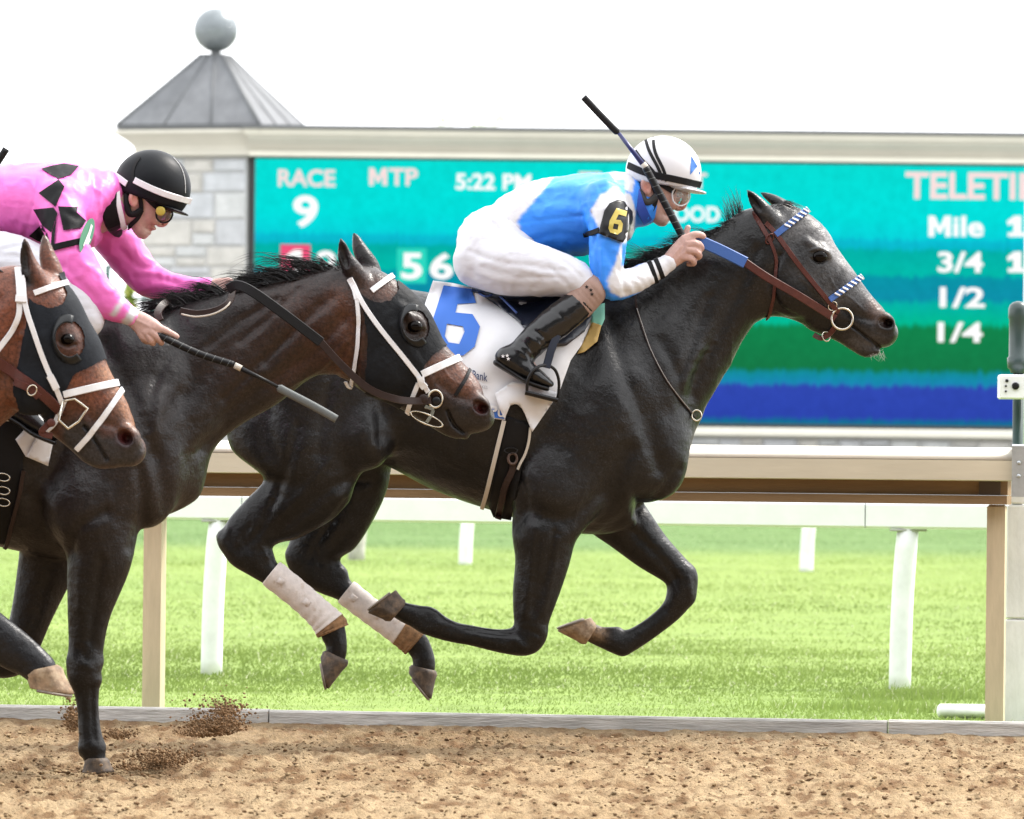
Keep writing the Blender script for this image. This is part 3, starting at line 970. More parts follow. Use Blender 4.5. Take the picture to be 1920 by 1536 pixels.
tag(bpy.data.objects['flag_pole'], 'tall thin grey pole rising past the tote board', 'pole')
# white slab lying in the grass
q0 = W(1757, 1346, gd(1757, 1346)); q1 = W(1930, 1346, gd(1757, 1346))
mb = MB(); mb.tube([Vector((q0.x + t, q0.y, .028)) for t in (0, .004, .012, q1.x - q0.x)], [.012, .022, .029, .029], 10, True, [.03, .05, .058, .058], up=(0, 0, 1)); mb.build('white_drain_cover', M_wpaint, None)
tag(bpy.data.objects['white_drain_cover'], 'low white rounded slab lying in the grass by the post', 'slab')

# ---- added stand behind the camera, out of view, to darken the horses' near sides ------
M_conc = mat('unseen_stand_stone', (.22, .21, .20), rough=.9, noise=.15, nscale=.5)
M_seat = mat('seat_green', (.03, .07, .05), rough=.6)
M_steelw = mat('stand_steel', (.10, .12, .11), rough=.5)
gs = root('unseen_stand', 'stone stand with green seats and flat roof, added out of view to shade the horses', 'unseen_stand', (0, -16, 0))
for k in range(9):
    mb = MB(); mb.box((-45, -18.2 - 2 * k, 0), (45, -16.2 - 2 * k, 1.6 + 1.05 * k)); mb.build('seating_tier', M_conc, gs, False)
    mb = MB(); mb.box((-44, -17.6 - 2 * k, 1.603 + 1.05 * k), (44, -17.1 - 2 * k, 2.05 + 1.05 * k), 0, None, .05); mb.build('seat_row', M_seat, gs, False)
mb = MB(); mb.box((-46, -37, 0), (46, -34.4, 21)); mb.build('back_wall', M_conc, gs, False)
mb = MB(); mb.box((-47, -34.3, 19.2), (47, -14, 20.4), 0, None, .1); mb.build('roof', M_conc, gs, False)
for k in range(8):
    x = -42 + 12 * k; mb = MB(); mb.tube([Vector((x, -15.4, 0)), Vector((x, -15.4, 19.19))], .35, 12); mb.build('column', M_steelw, gs)

# ---- tote board -------------------------------------------------------------
DBD = 177.0; SB_ = DBD / F
M_cream = mat('cream_trim', (.52, .50, .44), rough=.7, noise=.05, nscale=.8)
M_creaml = mat('cream_trim_light', (.62, .60, .52), rough=.7, noise=.05, nscale=.8)
M_cap = mat('roof_cap', (.10, .105, .11), rough=.5)
M_stones = [mat('stone_%s' % w, c, rough=.85, noise=.14, nscale=2.2, bump=.5, bscale=7, bdist=.05) for w, c in
            (('pale', (.42, .43, .43)), ('grey', (.38, .39, .405)), ('warm', (.41, .40, .375)), ('blue', (.39, .405, .425)))]
M_mortar = mat('mortar', (.33, .33, .325), rough=.9, noise=.1)
M_frame = mat('screen_frame', (.015, .02, .02), rough=.4)
EM = 1.0 / 2 ** EXPO
xb0, xb1 = W(470, 500, DBD).x, W(2750, 500, DBD).x
zb = lambda py: H - (py - CY) * SB_        # height on the board, level with the photo's middle column
board = root('tote_board', 'large infield tote board with teal screen, cream cornice and stone base', 'tote board', (W(1200, 900, DBD).x, DBD, 0))
def cornice(name, prof, material, par, x0, x1, y):
    """prof: (forward, height)"""
    n = len(prof); v = [(x, y - a, z) for x in (x0, x1) for a, z in prof]
    f = [(i, n + i, n + (i + 1) % n, (i + 1) % n) for i in range(n)] + [tuple(range(n)), tuple(range(2 * n - 1, n - 1, -1))]
    return mk(name, v, f, material, par, False)
yT = -5     # the photo's roll lifts the left part of the board
cornice('roof_cap', [(-1.5, zb(243)), (1.25, zb(243)), (1.25, zb(250)), (-1.5, zb(250))], M_cap, board, xb0 - .3, xb1, DBD)
cornice('cornice_fillet', [(-1.4, zb(250.3)), (1.12, zb(250.3)), (1.12, zb(260)), (-1.4, zb(260))], M_creaml, board, xb0 - .2, xb1, DBD)
cov = [(1.0, zb(260.3)), (1.0, zb(265)), (.9, zb(270)), (.72, zb(277)), (.58, zb(284)), (.5, zb(290))]
cornice('cornice_cove', [(-1.3, zb(260.3))] + cov + [(-1.3, zb(290))], M_cream, board, xb0 - .1, xb1, DBD)
cornice('cornice_fillet', [(-1.2, zb(290.3)), (.62, zb(290.3)), (.62, zb(299)), (-1.2, zb(299))], M_creaml, board, xb0 - .05, xb1, DBD)
mb = MB(); mb.box((xb0, DBD - .12, zb(797)), (xb1, DBD + .8, zb(299.4))); mb.build('screen_frame', M_frame, board, False)
# screen with horizontal bands of light
M_screen = bpy.data.materials.new('led_screen'); M_screen.use_nodes = True
t = M_screen.node_tree; t.nodes.clear()
out = t.nodes.new('ShaderNodeOutputMaterial'); em = t.nodes.new('ShaderNodeEmission'); em.inputs['Strength'].default_value = EM
tc = t.nodes.new('ShaderNodeTexCoord'); sx = t.nodes.new('ShaderNodeSeparateXYZ'); t.links.new(tc.outputs['Object'], sx.inputs[0])
mp = t.nodes.new('ShaderNodeMapping'); mp.inputs['Scale'].default_value = (5.0, 1, .22); t.links.new(tc.outputs['Object'], mp.inputs['Vector'])
nz = t.nodes.new('ShaderNodeTexNoise'); nz.inputs['Scale'].default_value = 1.6; nz.inputs['Detail'].default_value = 4; t.links.new(mp.outputs[0], nz.inputs['Vector'])
ztop, zbot = zb(303), zb(790)
m1 = t.nodes.new('ShaderNodeMath'); m1.operation = 'MULTIPLY_ADD'; m1.inputs[1].default_value = .42; m1.inputs[2].default_value = -.21; t.links.new(nz.outputs['Fac'], m1.inputs[0])
m2 = t.nodes.new('ShaderNodeMath'); m2.operation = 'ADD'; t.links.new(sx.outputs['Z'], m2.inputs[0]); t.links.new(m1.outputs[0], m2.inputs[1])
mr = t.nodes.new('ShaderNodeMapRange'); mr.inputs[1].default_value = 0; mr.inputs[2].default_value = ztop - zbot
mr.inputs[3].default_value = 1; mr.inputs[4].default_value = 0; t.links.new(m2.outputs[0], mr.inputs[0])
cr_ = t.nodes.new('ShaderNodeValToRGB'); cr_.color_ramp.interpolation = 'LINEAR'
bands = [(303, (8, 224, 214)), (400, (4, 226, 222)), (438, (8, 214, 220)), (446, (12, 190, 212)), (458, (10, 188, 205)), (464, (4, 178, 168)), (506, (4, 190, 174)), (514, (10, 150, 170)), (553, (14, 146, 172)),
         (562, (6, 180, 168)), (598, (4, 190, 150)), (608, (18, 134, 78)), (685, (22, 122, 72)), (694, (20, 142, 160)), (712, (26, 138, 182)), (720, (50, 74, 180)), (776, (46, 70, 176)), (785, (20, 110, 150)), (790, (14, 120, 150))]
el = cr_.color_ramp.elements
while len(el) > 2: el.remove(el[-1])
for i, (y, c) in enumerate(bands):
    e = el[i] if i < 2 else el.new(1.0)
    e.position = (y - 303) / (790 - 303)
    e.color = (*srgb(*c), 1)
t.links.new(mr.outputs[0], cr_.inputs[0])
# fine LED grain
n2 = t.nodes.new('ShaderNodeTexNoise'); n2.inputs['Scale'].default_value = 3.0; n2.inputs['Detail'].default_value = 8; n2.inputs['Roughness'].default_value = .8; t.links.new(tc.outputs['Object'], n2.inputs['Vector'])
mr2 = t.nodes.new('ShaderNodeMapRange'); mr2.inputs[1].default_value = .3; mr2.inputs[2].default_value = .7; mr2.inputs[3].default_value = .86; mr2.inputs[4].default_value = 1.1; t.links.new(n2.outputs['Fac'], mr2.inputs[0])
mx = t.nodes.new('ShaderNodeMix'); mx.data_type = 'RGBA'; mx.blend_type = 'MULTIPLY'; mx.inputs[0].default_value = 1
t.links.new(cr_.outputs[0], mx.inputs[6]); t.links.new(mr2.outputs[0], mx.inputs[7]); t.links.new(mx.outputs[2], em.inputs['Color']); t.links.new(em.outputs[0], out.inputs[0])
sp = mk('screen', [(xb0 + .12, DBD - .124, zbot), (xb1 - .1, DBD - .124, zbot), (xb1 - .1, DBD - .124, ztop), (xb0 + .12, DBD - .124, ztop)], [(0, 1, 2, 3)], M_screen, None, False, loc=(xb0, DBD, zbot))
sp.location = sp.location - board.location; sp.parent = board; sp['label'] = 'glowing teal, green and blue banded screen'
M_tw = mat('screen_white', (0, 0, 0), emit=(1, .98, .98), estr=1.05 * EM, rough=1)
M_tp = mat('screen_pink', (0, 0, 0), emit=srgb(250, 224, 222), estr=EM, rough=1)
M_tr = mat('screen_red', (0, 0, 0), emit=srgb(238, 74, 120), estr=EM, rough=1)
M_tc = mat('screen_cyan', (0, 0, 0), emit=srgb(0, 214, 190), estr=EM, rough=1)
DG_ = bpy.context.evaluated_depsgraph_get()
def text_mesh(body, bold):
    cu = bpy.data.curves.new('txt', 'FONT'); cu.body = body; cu.offset = bold; cu.resolution_u = 4; cu.size = 1.0
    ob = bpy.data.objects.new('txt', cu); COL.objects.link(ob)
    bpy.context.view_layer.update()
    e = ob.evaluated_get(bpy.context.evaluated_depsgraph_get()); me = e.to_mesh()
    v = np.array([tuple(q.co) for q in me.vertices]); f = [tuple(p.vertices) for p in me.polygons]
    e.to_mesh_clear(); bpy.data.objects.remove(ob); bpy.data.curves.remove(cu)
    return v[:, :2], f
def screen_text(body, x0, x1, y0, y1, material, par, bold=.035, dep=.128):
    v, f = text_mesh(body, bold)
    lo, hi = v.min(0), v.max(0); q = (v - lo) / (hi - lo)
    a = W(x0, y1, DBD - dep); b = W(x1, y0, DBD - dep)
    zl = a.z; zh = zl + (y1 - y0) * SB_
    V = [(a.x + p[0] * (b.x - a.x), DBD - dep, zl + p[1] * (zh - zl)) for p in q]
    return mk('lettering', V, f, material, par, False)
for (tx, x0, x1, y0, y1, m_) in (('RACE', 521, 629, 317, 350, M_tp), ('TP', 729, 784, 315, 348, M_tp), ('9', 549, 597, 366, 427, M_tw), ('5:22 PM', 854, 996, 325, 356, M_tw), ('TRACK DIRT', 1085, 1326, 322, 352, M_tp),
        ('GOOD', 1236, 1350, 386, 416, M_tw), ('TELETIMER', 1697, 2046, 322, 373, M_tp), ('ile', 1787, 1845, 405, 444, M_tw), (':37', 1930, 2010, 405, 444, M_tw), ('3/4', 1758, 1844, 472, 511, M_tw), (':11', 1930, 2010, 472, 511, M_tw),
        ('1/2', 1762, 1847, 538, 577, M_tw), ('1/4', 1758, 1843, 604, 642, M_tw), ('2', 594, 634, 470, 520, M_tw), ('5', 752, 792, 474, 524, M_tw), ('6', 806, 850, 474, 524, M_tw)):
    screen_text(tx, x0, x1, y0, y1, m_, sp, .028)
def screen_rect(x0, x1, y0, y1, m_, dep):
    a = W(x0, y1, DBD - dep); b = W(x1, y0, DBD - dep)
    return mk('number_tile', [(a.x, DBD - dep, a.z), (b.x, DBD - dep, a.z), (b.x, DBD - dep, b.z), (a.x, DBD - dep, b.z)], [(0, 1, 2, 3)], m_, sp, False)
def screen_poly(P, dep, m_=None):
    V = [W(x, y, DBD - dep) for x, y in P]
    return mk('lettering', V, [tuple(range(len(V)))[::-1]], m_ or M_tw, sp, False)
for x0_, x1_, y0_, y1_, m_ in ((692, 726, 315, 348, M_tp), (1741, 1783, 405, 444, M_tw)):
    w_ = x1_ - x0_; h_ = y1_ - y0_
    screen_poly([(x0_ + u * w_, y0_ + v * h_) for u, v in ((0, 1), (0, 0), (.28, 0), (.5, .52), (.72, 0), (1, 0), (1, 1), (.74, 1), (.74, .42), (.58, .82), (.42, .82), (.26, .42), (.26, 1))], .128, m_)
screen_rect(744, 800, 466, 531, M_tc, .1265)
screen_rect(525, 582, 459, 530, M_tr, .127); screen_poly([(536, 479), (552, 468), (566, 468), (566, 514), (574, 514), (574, 524), (541, 524), (541, 514), (550, 514), (550, 484), (540, 488)], .131)
for y_ in (405, 472): screen_poly([(1888, y_ + 10), (1902, y_), (1915, y_), (1915, y_ + 31), (1922, y_ + 31), (1922, y_ + 39), (1890, y_ + 39), (1890, y_ + 31), (1900, y_ + 31), (1900, y_ + 14), (1890, y_ + 18)], .128)
# sill, base wall and its stones
cornice('sill', [(-.8, zb(797.5)), (.45, zb(797.5)), (.5, zb(801)), (.5, zb(811)), (.35, zb(815)), (-.8, zb(815))], M_creaml, board, xb0, xb1, DBD)
mb = MB(); mb.box((xb0, DBD - .1, -.2), (xb1, DBD + 1.0, zb(815.3))); mb.build('base_wall', M_mortar, board, False)
def stones(par, fn, width, z0, z1, seed, hmin=.5, hmax=.8, wmin=.7, wmax=1.7, dep=.09):
    """fn(s, f, z) -> world; lays courses of rough stones"""
    r = random.Random(seed); z = z0
    while z < z1 - .15:
        h = min(r.uniform(hmin, hmax), z1 - z); s = 0
        while s < width - .1:
            w = min(r.uniform(wmin, wmax), width - s)
            if width - s - w < .35: w = width - s
            hh = h
            parts = [(z, h)] if r.random() < .75 or h < .45 else [(z, h * .48), (z + h * .48, h * .52)]
            for (zz_, h_) in parts:
                g = .022; fd = r.uniform(.55, 1) * dep; b = .05
                P = []
                for (u, v_, f_) in ((0, 0, 0), (1, 0, 0), (1, 1, 0), (0, 1, 0)):
                    P.append(fn(s + g + u * (w - 2 * g), 0, zz_ + g + v_ * (h_ - 2 * g)))
                for (u, v_) in ((0, 0), (1, 0), (1, 1), (0, 1)):
                    ju, jv = r.uniform(.0, .05), r.uniform(0, .05)
                    P.append(fn(s + g + (b + ju) + u * (w - 2 * g - 2 * b - 2 * ju), fd, zz_ + g + (b + jv) * .7 + v_ * (h_ - 2 * g - 1.4 * (b + jv))))
                mk('stone', P, [(4, 5, 6, 7), (0, 1, 5, 4), (1, 2, 6, 5), (2, 3, 7, 6), (3, 0, 4, 7)], r.choice(M_stones), par, False)
            s += w
        z += h
sx0 = W(1290, 820, DBD).x; sw = W(1935, 820, DBD).x - sx0
stones(board, lambda s, f, z: (sx0 + s, DBD - .1 - f, z), sw, zb(845), zb(815.5), 5, .5, .5, .6, 1.1)

# ---- stone tower with pyramid roof and ball ----------------------------------
RT = -math.radians(18); uu = Vector((math.cos(RT), math.sin(RT), 0)); nn_ = Vector((math.sin(RT), -math.cos(RT), 0))   # nn_: outwards from the front
wl = 210 * SB_
cfl = Vector((W(396, 900, DBD + 2).x, DBD + 2.0, 0)) - uu * (wl / 2) + nn_ * (wl / 2)
tower = root('stone_tower', 'stone tower with grey pyramid metal roof and ball at the end of the tote board', 'tower', tuple(cfl))
ctr = Vector((W(396, 900, DBD + 2).x, DBD + 2.0, 0)); hw = 105 * SB_
def sq(r, z): return [tuple(Vector((ctr.x, ctr.y, z)) + uu * (r * a) + nn_ * (r * b)) for a, b in ((-1, 1), (1, 1), (1, -1), (-1, -1))]
zt_ = lambda py: W(350, py, DBD).z
def stack(name, levels, material, par=tower):
    v = []; 
    for r, z in levels: v += sq(r, z)
    f = [(3, 2, 1, 0)]
    for i in range(len(levels) - 1):
        for k in range(4): f.append((i * 4 + k, i * 4 + (k + 1) % 4, i * 4 + 4 + (k + 1) % 4, i * 4 + 4 + k))
    f.append(tuple(len(v) - 4 + k for k in range(4)))
    return mk(name, v, f, material, par, False)
stack('wall', [(hw, -.2), (hw, zt_(294))], M_mortar)
er = 289 * SB_ / 2
stack('cornice', [(hw + .1, zt_(293)), (hw + .25, zt_(290)), (hw + .25, zt_(284)), (hw + .18, zt_(283.5)), (hw + .22, zt_(274)), (hw + .38, zt_(264)), (hw + .62, zt_(253)), (hw + .74, zt_(250)), (hw + .74, zt_(244))], M_cream)
stack('eave', [(er - .1, zt_(243.6)), (er, zt_(241)), (er, zt_(236)), (er - .12, zt_(235.5))], M_cap)
stones(tower, lambda s, f, z: tuple(cfl + uu * s + nn_ * f + Vector((0, 0, z))), wl, zt_(640), zt_(296), 8, .45, .95, .7, 1.9)
M_roof = mat('zinc_roof', (.125, .13, .138), rough=.6, spec=.3, noise=.22, nscale=1.4, bump=.1, bscale=5, stretch=(1, 1, .4))
M_seam = mat('roof_seam', (.09, .095, .10), rough=.6)
ze, za = zt_(235.5), zt_(98); ra = .36
for side in range(4):
    e = sq(er - .05, ze); a = sq(ra, za)
    e0, e1, a0, a1 = [Vector(q) for q in (e[side], e[(side + 1) % 4], a[side], a[(side + 1) % 4])]
    no = (e1 - e0).cross(a0 - e0).normalized(); npn = 3
    if no.z < 0: no = -no
    for k in range(npn):
        t0, t1 = k / npn, (k + 1) / npn
        q = [e0.lerp(e1, t0 + .006), e0.lerp(e1, t1 - .006), a0.lerp(a1, t1 - .03), a0.lerp(a1, t0 + .03)]
        up = no * RNG.uniform(.03, .05)
        mk('roof_panel', [tuple(p) for p in q] + [tuple(p + up) for p in q], [(4, 5, 6, 7), (0, 1, 5, 4), (1, 2, 6, 5), (2, 3, 7, 6), (3, 0, 4, 7)], M_roof, tower, False)
        mb = MB(); mb.tube([e0.lerp(e1, t0) + no * .03, a0.lerp(a1, t0) + no * .03], .075 if k == 0 else .04, 6); mb.build('hip_cap' if k == 0 else 'roof_seam', M_seam if k else M_cap, tower)
stack('roof_deck', [(er - .08, ze - .02), (ra - .02, za - .02)], M_seam)
stack('finial_base', [(ra + .05, za - .03), (ra + .05, za + .08), (.22, za + .1)], M_seam)
bc = Vector((ctr.x, ctr.y, zt_(46))); br_ = 42.5 * SB_
mb = MB(); mb.tube([Vector((ctr.x, ctr.y, za + .05)), Vector((ctr.x, ctr.y, bc.z - br_ * .9))], .16, 12); mb.build('finial_neck', M_seam, tower)
M_ball = mat('zinc_ball', (.165, .185, .195), rough=.35, metal=.3, noise=.2, nscale=1.5)
mb = MB(); mb.sphere(bc, br_, 40, 28); ball = mb.build('finial_ball', M_ball, tower)
mb = MB(); mb.torus(bc + Vector((0, 0, .06)), (br_ * .998, 0, 0), (0, br_ * .998, 0), .012, 48, 6); mb.build('ball_seam', M_ball, ball)

# ---- background left: gate and shrubs, a tree behind the board, a bird ---------
dK = 120.0
M_gate = mat('green_gate', (.04, .10, .10), rough=.5)
gq = W(215, 900, dK)
gate = root('metal_gate', 'dark green metal gate in the gap left of the stone tower', 'gate', (gq.x, gq.y, 0))
for px in (198, 240, 282):
    a = W(px, 900, dK); mb = MB(); mb.box((a.x - .05, dK - .05, 0), (a.x + .05, dK + .05, zat(px, 497, dK))); mb.build('gate_post', M_gate, gate, False)
for py in (500, 560, 640):
    a, b = W(198, py, dK), W(282, py, dK); mb = MB(); mb.tube([Vector((a.x + .055, dK, a.z)), Vector((b.x - .055, dK, a.z))], .035, 8); mb.build('gate_bar', M_gate, gate)
M_leaf = mat('leaf', attr=True, rough=.6, spec=.3)
def foliage(name, par, centers, n, size, cols, seed):
    r = np.random.default_rng(seed); V = []; C = []
    for (c, rad, m) in centers:
        p = r.normal(size=(m, 3)); p /= np.linalg.norm(p, axis=1)[:, None]; p *= (r.random((m, 1)) ** .45)
        V.append(np.array(c) + p * np.array(rad))
    P = np.concatenate(V); m = len(P)
    a = r.normal(size=(m, 3)); a /= np.linalg.norm(a, axis=1)[:, None]; b = np.cross(a, r.normal(size=(m, 3))); b /= np.linalg.norm(b, axis=1)[:, None]
    s = size * r.uniform(.6, 1.4, (m, 1))
    v = np.stack([P - a * s, P + b * s * .45, P + a * s, P - b * s * .45], 1).reshape(-1, 3)
    f = (np.arange(m) * 4)[:, None] + np.array([[0, 1, 2, 3]])
    k = r.random((m, 1)); c = np.array(cols[0]) * (1 - k) + np.array(cols[1]) * k
    return mk(name, v, f, M_leaf, par, False, cols=np.repeat(c, 4, 0))
M_bark = mat('bark', (.12, .09, .06), rough=.9, noise=.3, nscale=4, bump=.5)
for (px, top, rx, d, lab) in ((252, 520, 22, 118., 'yellow-green flowering shrub in front of the green gate'), (205, 545, 20, 124., 'small pale shrub behind the green gate')):
    b = W(px, 900, d); zt2 = zat(px, top, d); rr = rx * d / F
    sh = root('shrub', lab, 'shrub', (b.x, b.y, 0))
    mb = MB()
    for k in range(5): mb.tube([Vector((b.x + .05 * k - .1, b.y, -.05)), Vector((b.x + rr * (k / 2 - 1) * .6, b.y, zt2 * .7))], [.03, .01], 6)
    mb.build('stem', M_bark, sh)
    foliage('foliage', sh, [((b.x + random.uniform(-.5, .5) * rr, b.y + random.uniform(-.5, .5) * rr, zt2 * q), (rr * .7, rr * .7, zt2 * .17), 260) for q in (.25, .4, .55, .7, .85)], 0, .09, ((.10, .17, .03), (.34, .34, .05)), 3)
dTr = 230.
b = W(878, 900, dTr)
tree = root('tree', 'sparse pale spring tree top showing above the tote board', 'tree', (b.x, b.y, 0))
zt3 = zat(878, 212, dTr)
mb = MB(); mb.tube([Vector((b.x, b.y, -.2)), Vector((b.x + .2, b.y, zt3 * .5)), Vector((b.x, b.y, zt3 * .85))], [.3, .22, .06], 10)
for k in range(9):
    an = k * .7; mb.tube([Vector((b.x, b.y, zt3 * (.5 + .035 * k))), Vector((b.x + math.cos(an) * 1.2, b.y + math.sin(an), zt3 * (.68 + .03 * k)))], [.07, .02], 6)
mb.build('trunk', M_bark, tree)
foliage('crown', tree, [((b.x + x_, b.y + y_, zt3 - z_), (.45, .6, .35), 90) for x_, y_, z_ in ((-1.2, 0, .5), (-.9, .5, .25), (-.2, 0, .9), (.3, -.4, .7), (.9, 0, .3), (1.2, .3, .15), (.6, .2, .6), (0, 0, 1.6), (-.8, 0, 1.5), (.9, 0, 1.4), (-1.4, 0, 2.2), (1.4, 0, 2.2), (0, .5, 2.6))], 0, .07, ((.28, .36, .16), (.45, .46, .25)), 6)
pb = W(1429, 102, 90.)
mb = MB(); mb.tube([pb + Vector((-.005, 0, .045)), pb + Vector((0, 0, .02)), pb, pb + Vector((.004, 0, -.03)), pb + Vector((.004, 0, -.05))], [.004, .022, .03, .02, .006], 8)
bird = root('bird', 'tiny grey bird high in the white sky', 'bird', tuple(pb)); mb.build('bird_body', mat('bird_grey', (.12, .13, .16), .8), bird)
for sg in (-1, 1):
    mb = MB(); w_ = [pb + Vector((0, 0, .01)), pb + Vector((.01, sg * .06, .03)), pb + Vector((-.015, sg * .13, .0)), pb + Vector((-.02, sg * .05, -.015))]
    mb.add(w_ + [q + Vector((0, 0, .004)) for q in w_], [(0, 1, 2, 3), (7, 6, 5, 4), (0, 4, 5, 1), (1, 5, 6, 2), (2, 6, 7, 3), (3, 7, 4, 0)]); mb.build('wing', MATS['bird_grey'], bird, False)
# ================================================================ HORSES
M_coat = mat('coat', attr=True, rough=0.42, spec=0.32, noise=0.6, nscale=95, bump=0.55, bscale=150, bdist=0.0022)
def coat_detail(m):
    """uneven gloss, skin undulation over the muscles, fine pale hairs and dust"""
    t = m.node_tree; b = t.nodes['Principled BSDF']
    tc = t.nodes.new('ShaderNodeTexCoord')
    def noise(sc, det, vec=None):
        n = t.nodes.new('ShaderNodeTexNoise'); n.inputs['Scale'].default_value = sc; n.inputs['Detail'].default_value = det
        t.links.new(vec or tc.outputs['Object'], n.inputs['Vector']); return n.outputs['Fac']
    def rng(src, a0, a1, b0, b1):
        r = t.nodes.new('ShaderNodeMapRange'); r.inputs[1].default_value = a0; r.inputs[2].default_value = a1
        r.inputs[3].default_value = b0; r.inputs[4].default_value = b1; t.links.new(src, r.inputs[0]); return r.outputs[0]
    t.links.new(rng(noise(9, 6), .3, .7, .28, .50), b.inputs['Roughness'])
    old = b.inputs['Normal'].links[0].from_node
    bp = t.nodes.new('ShaderNodeBump'); bp.inputs['Strength'].default_value = .5; bp.inputs['Distance'].default_value = .022
    t.links.new(noise(13, 5), bp.inputs['Height']); t.links.new(bp.outputs[0], old.inputs['Normal'])
    src = b.inputs['Base Color'].links[0].from_socket
    sp = rng(noise(170, 3), .54, .70, 0, 1); pt = rng(noise(6, 5), .42, .62, .12, 1.0)
    mu = t.nodes.new('ShaderNodeMath'); mu.operation = 'MULTIPLY'; t.links.new(sp, mu.inputs[0]); t.links.new(pt, mu.inputs[1])
    mx = t.nodes.new('ShaderNodeMix'); mx.data_type = 'RGBA'; mx.blend_type = 'ADD'
    mx.inputs[7].default_value = (.016, .0155, .017, 1)
    t.links.new(mu.outputs[0], mx.inputs[0]); t.links.new(src, mx.inputs[6]); t.links.new(mx.outputs[2], b.inputs['Base Color'])
coat_detail(M_coat)
M_mane = mat('mane_hair', (0.006, 0.0055, 0.006), rough=0.35, spec=0.5)
M_eye = mat('horse_eye', (0.004, 0.0025, 0.002), rough=0.12, spec=0.14)
M_hoofd = mat('hoof_dark', (0.055, 0.040, 0.030), rough=0.7, noise=0.5, nscale=45, bump=0.4, bscale=90, bdist=0.002)
M_hooft = mat('hoof_tan', (0.20, 0.13, 0.075), rough=0.7, noise=0.5, nscale=40, bump=0.4, bscale=90, bdist=0.002)
M_shoe = mat('shoe_metal', (0.20, 0.17, 0.14), rough=0.6, metal=0.4, noise=0.3, nscale=60)
M_wrap = mat('leg_wrap', (0.58, 0.53, 0.50), rough=0.85, noise=0.12, nscale=60, bump=0.5, bscale=120, bdist=0.002)
def splash(m, col, lo=.50, hi=.60, sc=22):
    """mud splashes over a cloth"""
    t = m.node_tree; b = t.nodes['Principled BSDF']; src = b.inputs['Base Color'].links[0].from_socket
    tc = t.nodes.new('ShaderNodeTexCoord'); n = t.nodes.new('ShaderNodeTexNoise'); n.inputs['Scale'].default_value = sc; n.inputs['Detail'].default_value = 7; n.inputs['Roughness'].default_value = .7
    t.links.new(tc.outputs['Object'], n.inputs['Vector'])
    r = t.nodes.new('ShaderNodeMapRange'); r.inputs[1].default_value = lo; r.inputs[2].default_value = hi; t.links.new(n.outputs['Fac'], r.inputs[0])
    mx = t.nodes.new('ShaderNodeMix'); mx.data_type = 'RGBA'; mx.inputs[7].default_value = (*col, 1)
    t.links.new(r.outputs[0], mx.inputs[0]); t.links.new(src, mx.inputs[6]); t.links.new(mx.outputs[2], b.inputs['Base Color'])
splash(M_wrap, (.34, .24, .15), .56, .74)
M_wrapmud = mat('leg_wrap_mud', (0.20, 0.11, 0.05), rough=0.9, noise=0.5, nscale=70, bump=0.5, bscale=120, bdist=0.002)

def hoof(parent, d0, yo, cf, cb, toe, heel, wc, ws, material, shoe=True):
    """cf/cb: front and back of the coronet, toe/heel: the sole; photo pixels"""
    d = d0 + yo
    cf, cb, toe, heel = [W(*p, d) for p in (cf, cb, toe, heel)]
    n = 28; V = []; Fc = []
    def ring(a, b, w, sq=1.0):
        c = (a + b) / 2; h = (a - b) / 2
        out = []
        for k in range(n):
            q = 2 * math.pi * k / n
            cq, sq_ = math.cos(q), math.sin(q)
            ww = w * (1.0 if cq > 0 else 0.86)
            out.append(c + h * cq + Vector((0, ww * sq_, 0)))
        return out
    inn = lambda a, b, t: a + (b - a) * t
    prof = [(cf, cb, wc * 0.93, -0.12), (cf, cb, wc, 0.0), (cf, cb, wc * 1.06, 0.08)]
    R = []
    up = ((cf + cb) / 2 - (toe + heel) / 2)
    R.append([p + up * 0.12 for p in ring(inn(cf, cb, .06), inn(cb, cf, .06), wc * 0.9)])
    R.append(ring(cf, cb, wc))
    R.append([p + up * 0.0 for p in ring(inn(inn(cf, toe, .08), inn(cb, heel, .08), -0.03), inn(inn(cb, heel, .08), inn(cf, toe, .08), -0.03), wc * 1.04)])
    toe_b = inn(toe, heel, .10)                       # blunt, worn toe
    for t in (0.25, 0.5, 0.75, 0.9, 1.0):
        rg = ring(inn(cf, toe if t < 1 else toe_b, t if t < 1 else .985), inn(cb, heel, t), wc + (ws - wc) * t)
        R.append(rg)
    cs = (toe + heel) / 2
    R.append([cs + (p - cs) * 0.82 + up * 0.03 for p in R[-1]])
    R.append([cs + (p - cs) * 0.3 + up * 0.09 for p in R[-2]])
    for r_ in R: V += r_
    for i in range(len(R) - 1):
        for k in range(n):
            Fc.append((i * n + k, i * n + (k + 1) % n, (i + 1) * n + (k + 1) % n, (i + 1) * n + k))
    Fc.append(tuple(range(n - 1, -1, -1))); Fc.append(tuple((len(R) - 1) * n + k for k in range(n)))
    ho = mk('hoof', [tuple(v) for v in V], Fc, material, parent, True)
    if shoe:
        mb = MB()
        outer = R[7]; sole_n = -up.normalized()
        pts = [cs + (outer[k] - cs) * 0.93 + sole_n * 0.003 for k in list(range(n - 10, n)) + list(range(0, 11))]
        mb.tube(pts, 0.0085, 8, True, 0.005, up=(pts[0] - cs))
        mb.build('horseshoe', M_shoe, ho)
    return ho

